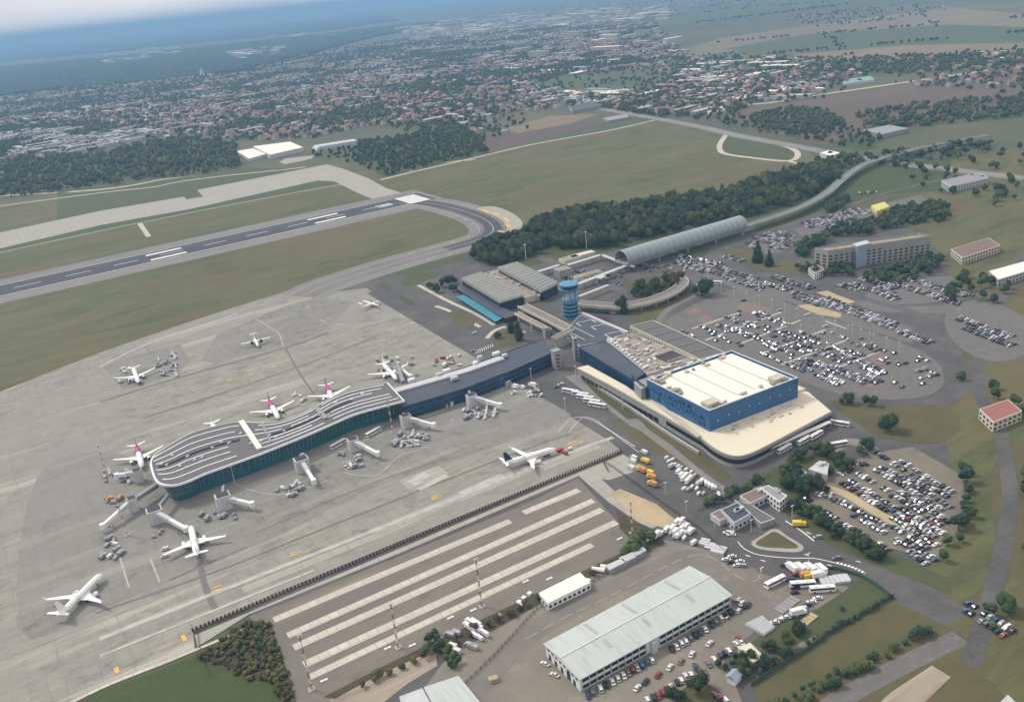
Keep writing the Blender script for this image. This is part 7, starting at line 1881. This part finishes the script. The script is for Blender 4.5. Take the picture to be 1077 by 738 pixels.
# far forest canopy, thick sheet of uneven crowns on the plain
def canopy(name, poly_px, cell, hgt, mat, label, seed=0):
    w = [G(*p) for p in poly_px]; x0, x1 = min(p.x for p in w), max(p.x for p in w); y0, y1 = min(p.y for p in w), max(p.y for p in w)
    nx, ny = int((x1 - x0) / cell) + 1, int((y1 - y0) / cell) + 1
    idx = {}; vs = []; fs = []
    r2 = random.Random(seed)
    for j in range(ny):
        for i in range(nx):
            x, y = x0 + i * cell, y0 + j * cell
            if inside((x, y), w): idx[(i, j)] = len(vs); vs.append((x + r2.uniform(-.3, .3) * cell, y + r2.uniform(-.3, .3) * cell, hgt * r2.uniform(.35, 1.15)))
    top_n = len(vs)
    for (i, j), a in idx.items():
        if (i + 1, j) in idx and (i, j + 1) in idx and (i + 1, j + 1) in idx: fs.append((a, idx[(i + 1, j)], idx[(i + 1, j + 1)], idx[(i, j + 1)]))
    cnt = {}
    for f in fs:
        for e in range(4):
            k = (f[e], f[(e + 1) % 4]); cnt[k] = 1
    for (a, b) in list(cnt):
        if (b, a) not in cnt:
            o = len(vs); vs += [(vs[a][0], vs[a][1], 0), (vs[b][0], vs[b][1], 0)]; fs.append((b, a, o, o + 1))
    me = bpy.data.meshes.new(name); me.from_pydata(vs, [], fs); me.materials.append(M(mat)); me.update()
    o = bpy.data.objects.new(name, me); COL.objects.link(o); tag(o, label, 'forest', kind='stuff')
canopy('forest', [(-140, 120), (40, 96), (104, 92), (190, 84), (260, 74), (330, 56), (400, 38), (500, 22), (430, 26), (330, 38), (200, 52), (104, 62), (-140, 84)], 22, 17, 'm_leaf_deep', 'wide dark forest lying between the town and the horizon', 1)
canopy('forest', [(-140, 62), (104, 42), (250, 30), (400, 16), (420, 22), (330, 34), (200, 46), (104, 56), (-140, 78)], 45, 20, 'm_leaf_deep', 'second, farther belt of dark forest below the horizon', 2)
# ================================================================== LABELS
ORD = ['first', 'second', 'third', 'fourth', 'fifth', 'sixth', 'seventh', 'eighth', 'ninth', 'tenth', 'eleventh', 'twelfth', 'thirteenth', 'fourteenth', 'fifteenth', 'sixteenth', 'seventeenth', 'eighteenth', 'nineteenth', 'twentieth']
for d_, e_ in (('twenty', 'thirtieth'), ('thirty', 'fortieth'), ('forty', 'fiftieth'), ('fifty', 'sixtieth')): ORD += [d_ + '-' + o_ for o_ in ORD[:9]] + [e_]
bpy.context.view_layer.update()
by = {}
for o in dict.fromkeys(REG): by.setdefault(o['label'], []).append(o)
for lab, os_ in by.items():
    if len(lab.split()) > 13 and len(os_) > 1: print('BASE', lab)
    if len(os_) == 1: continue
    os_.sort(key=lambda o: proj(o.location)[0])
    if len(os_) == 2: names = ['left of two: ', 'right of two: ']
    elif len(os_) <= 60: names = ['leftmost ' if i == 0 else 'rightmost ' if i == len(os_) - 1 else ORD[i] + ' from left, ' for i in range(len(os_))]
    else: names = None
    if names:
        for o, n_ in zip(os_, names): o['label'] = n_ + lab
for o in list(SC.objects):
    if '_org' in o: del o['_org']
    lb = o.get('label')
    if lb:
        wds = lb.split()
        if len(wds) > 16: print('LONG', lb); o['label'] = ' '.join(wds[:16])
for p_ in (P_ST, P_CART, P_VG, P_TRG, P_RED):
    pass
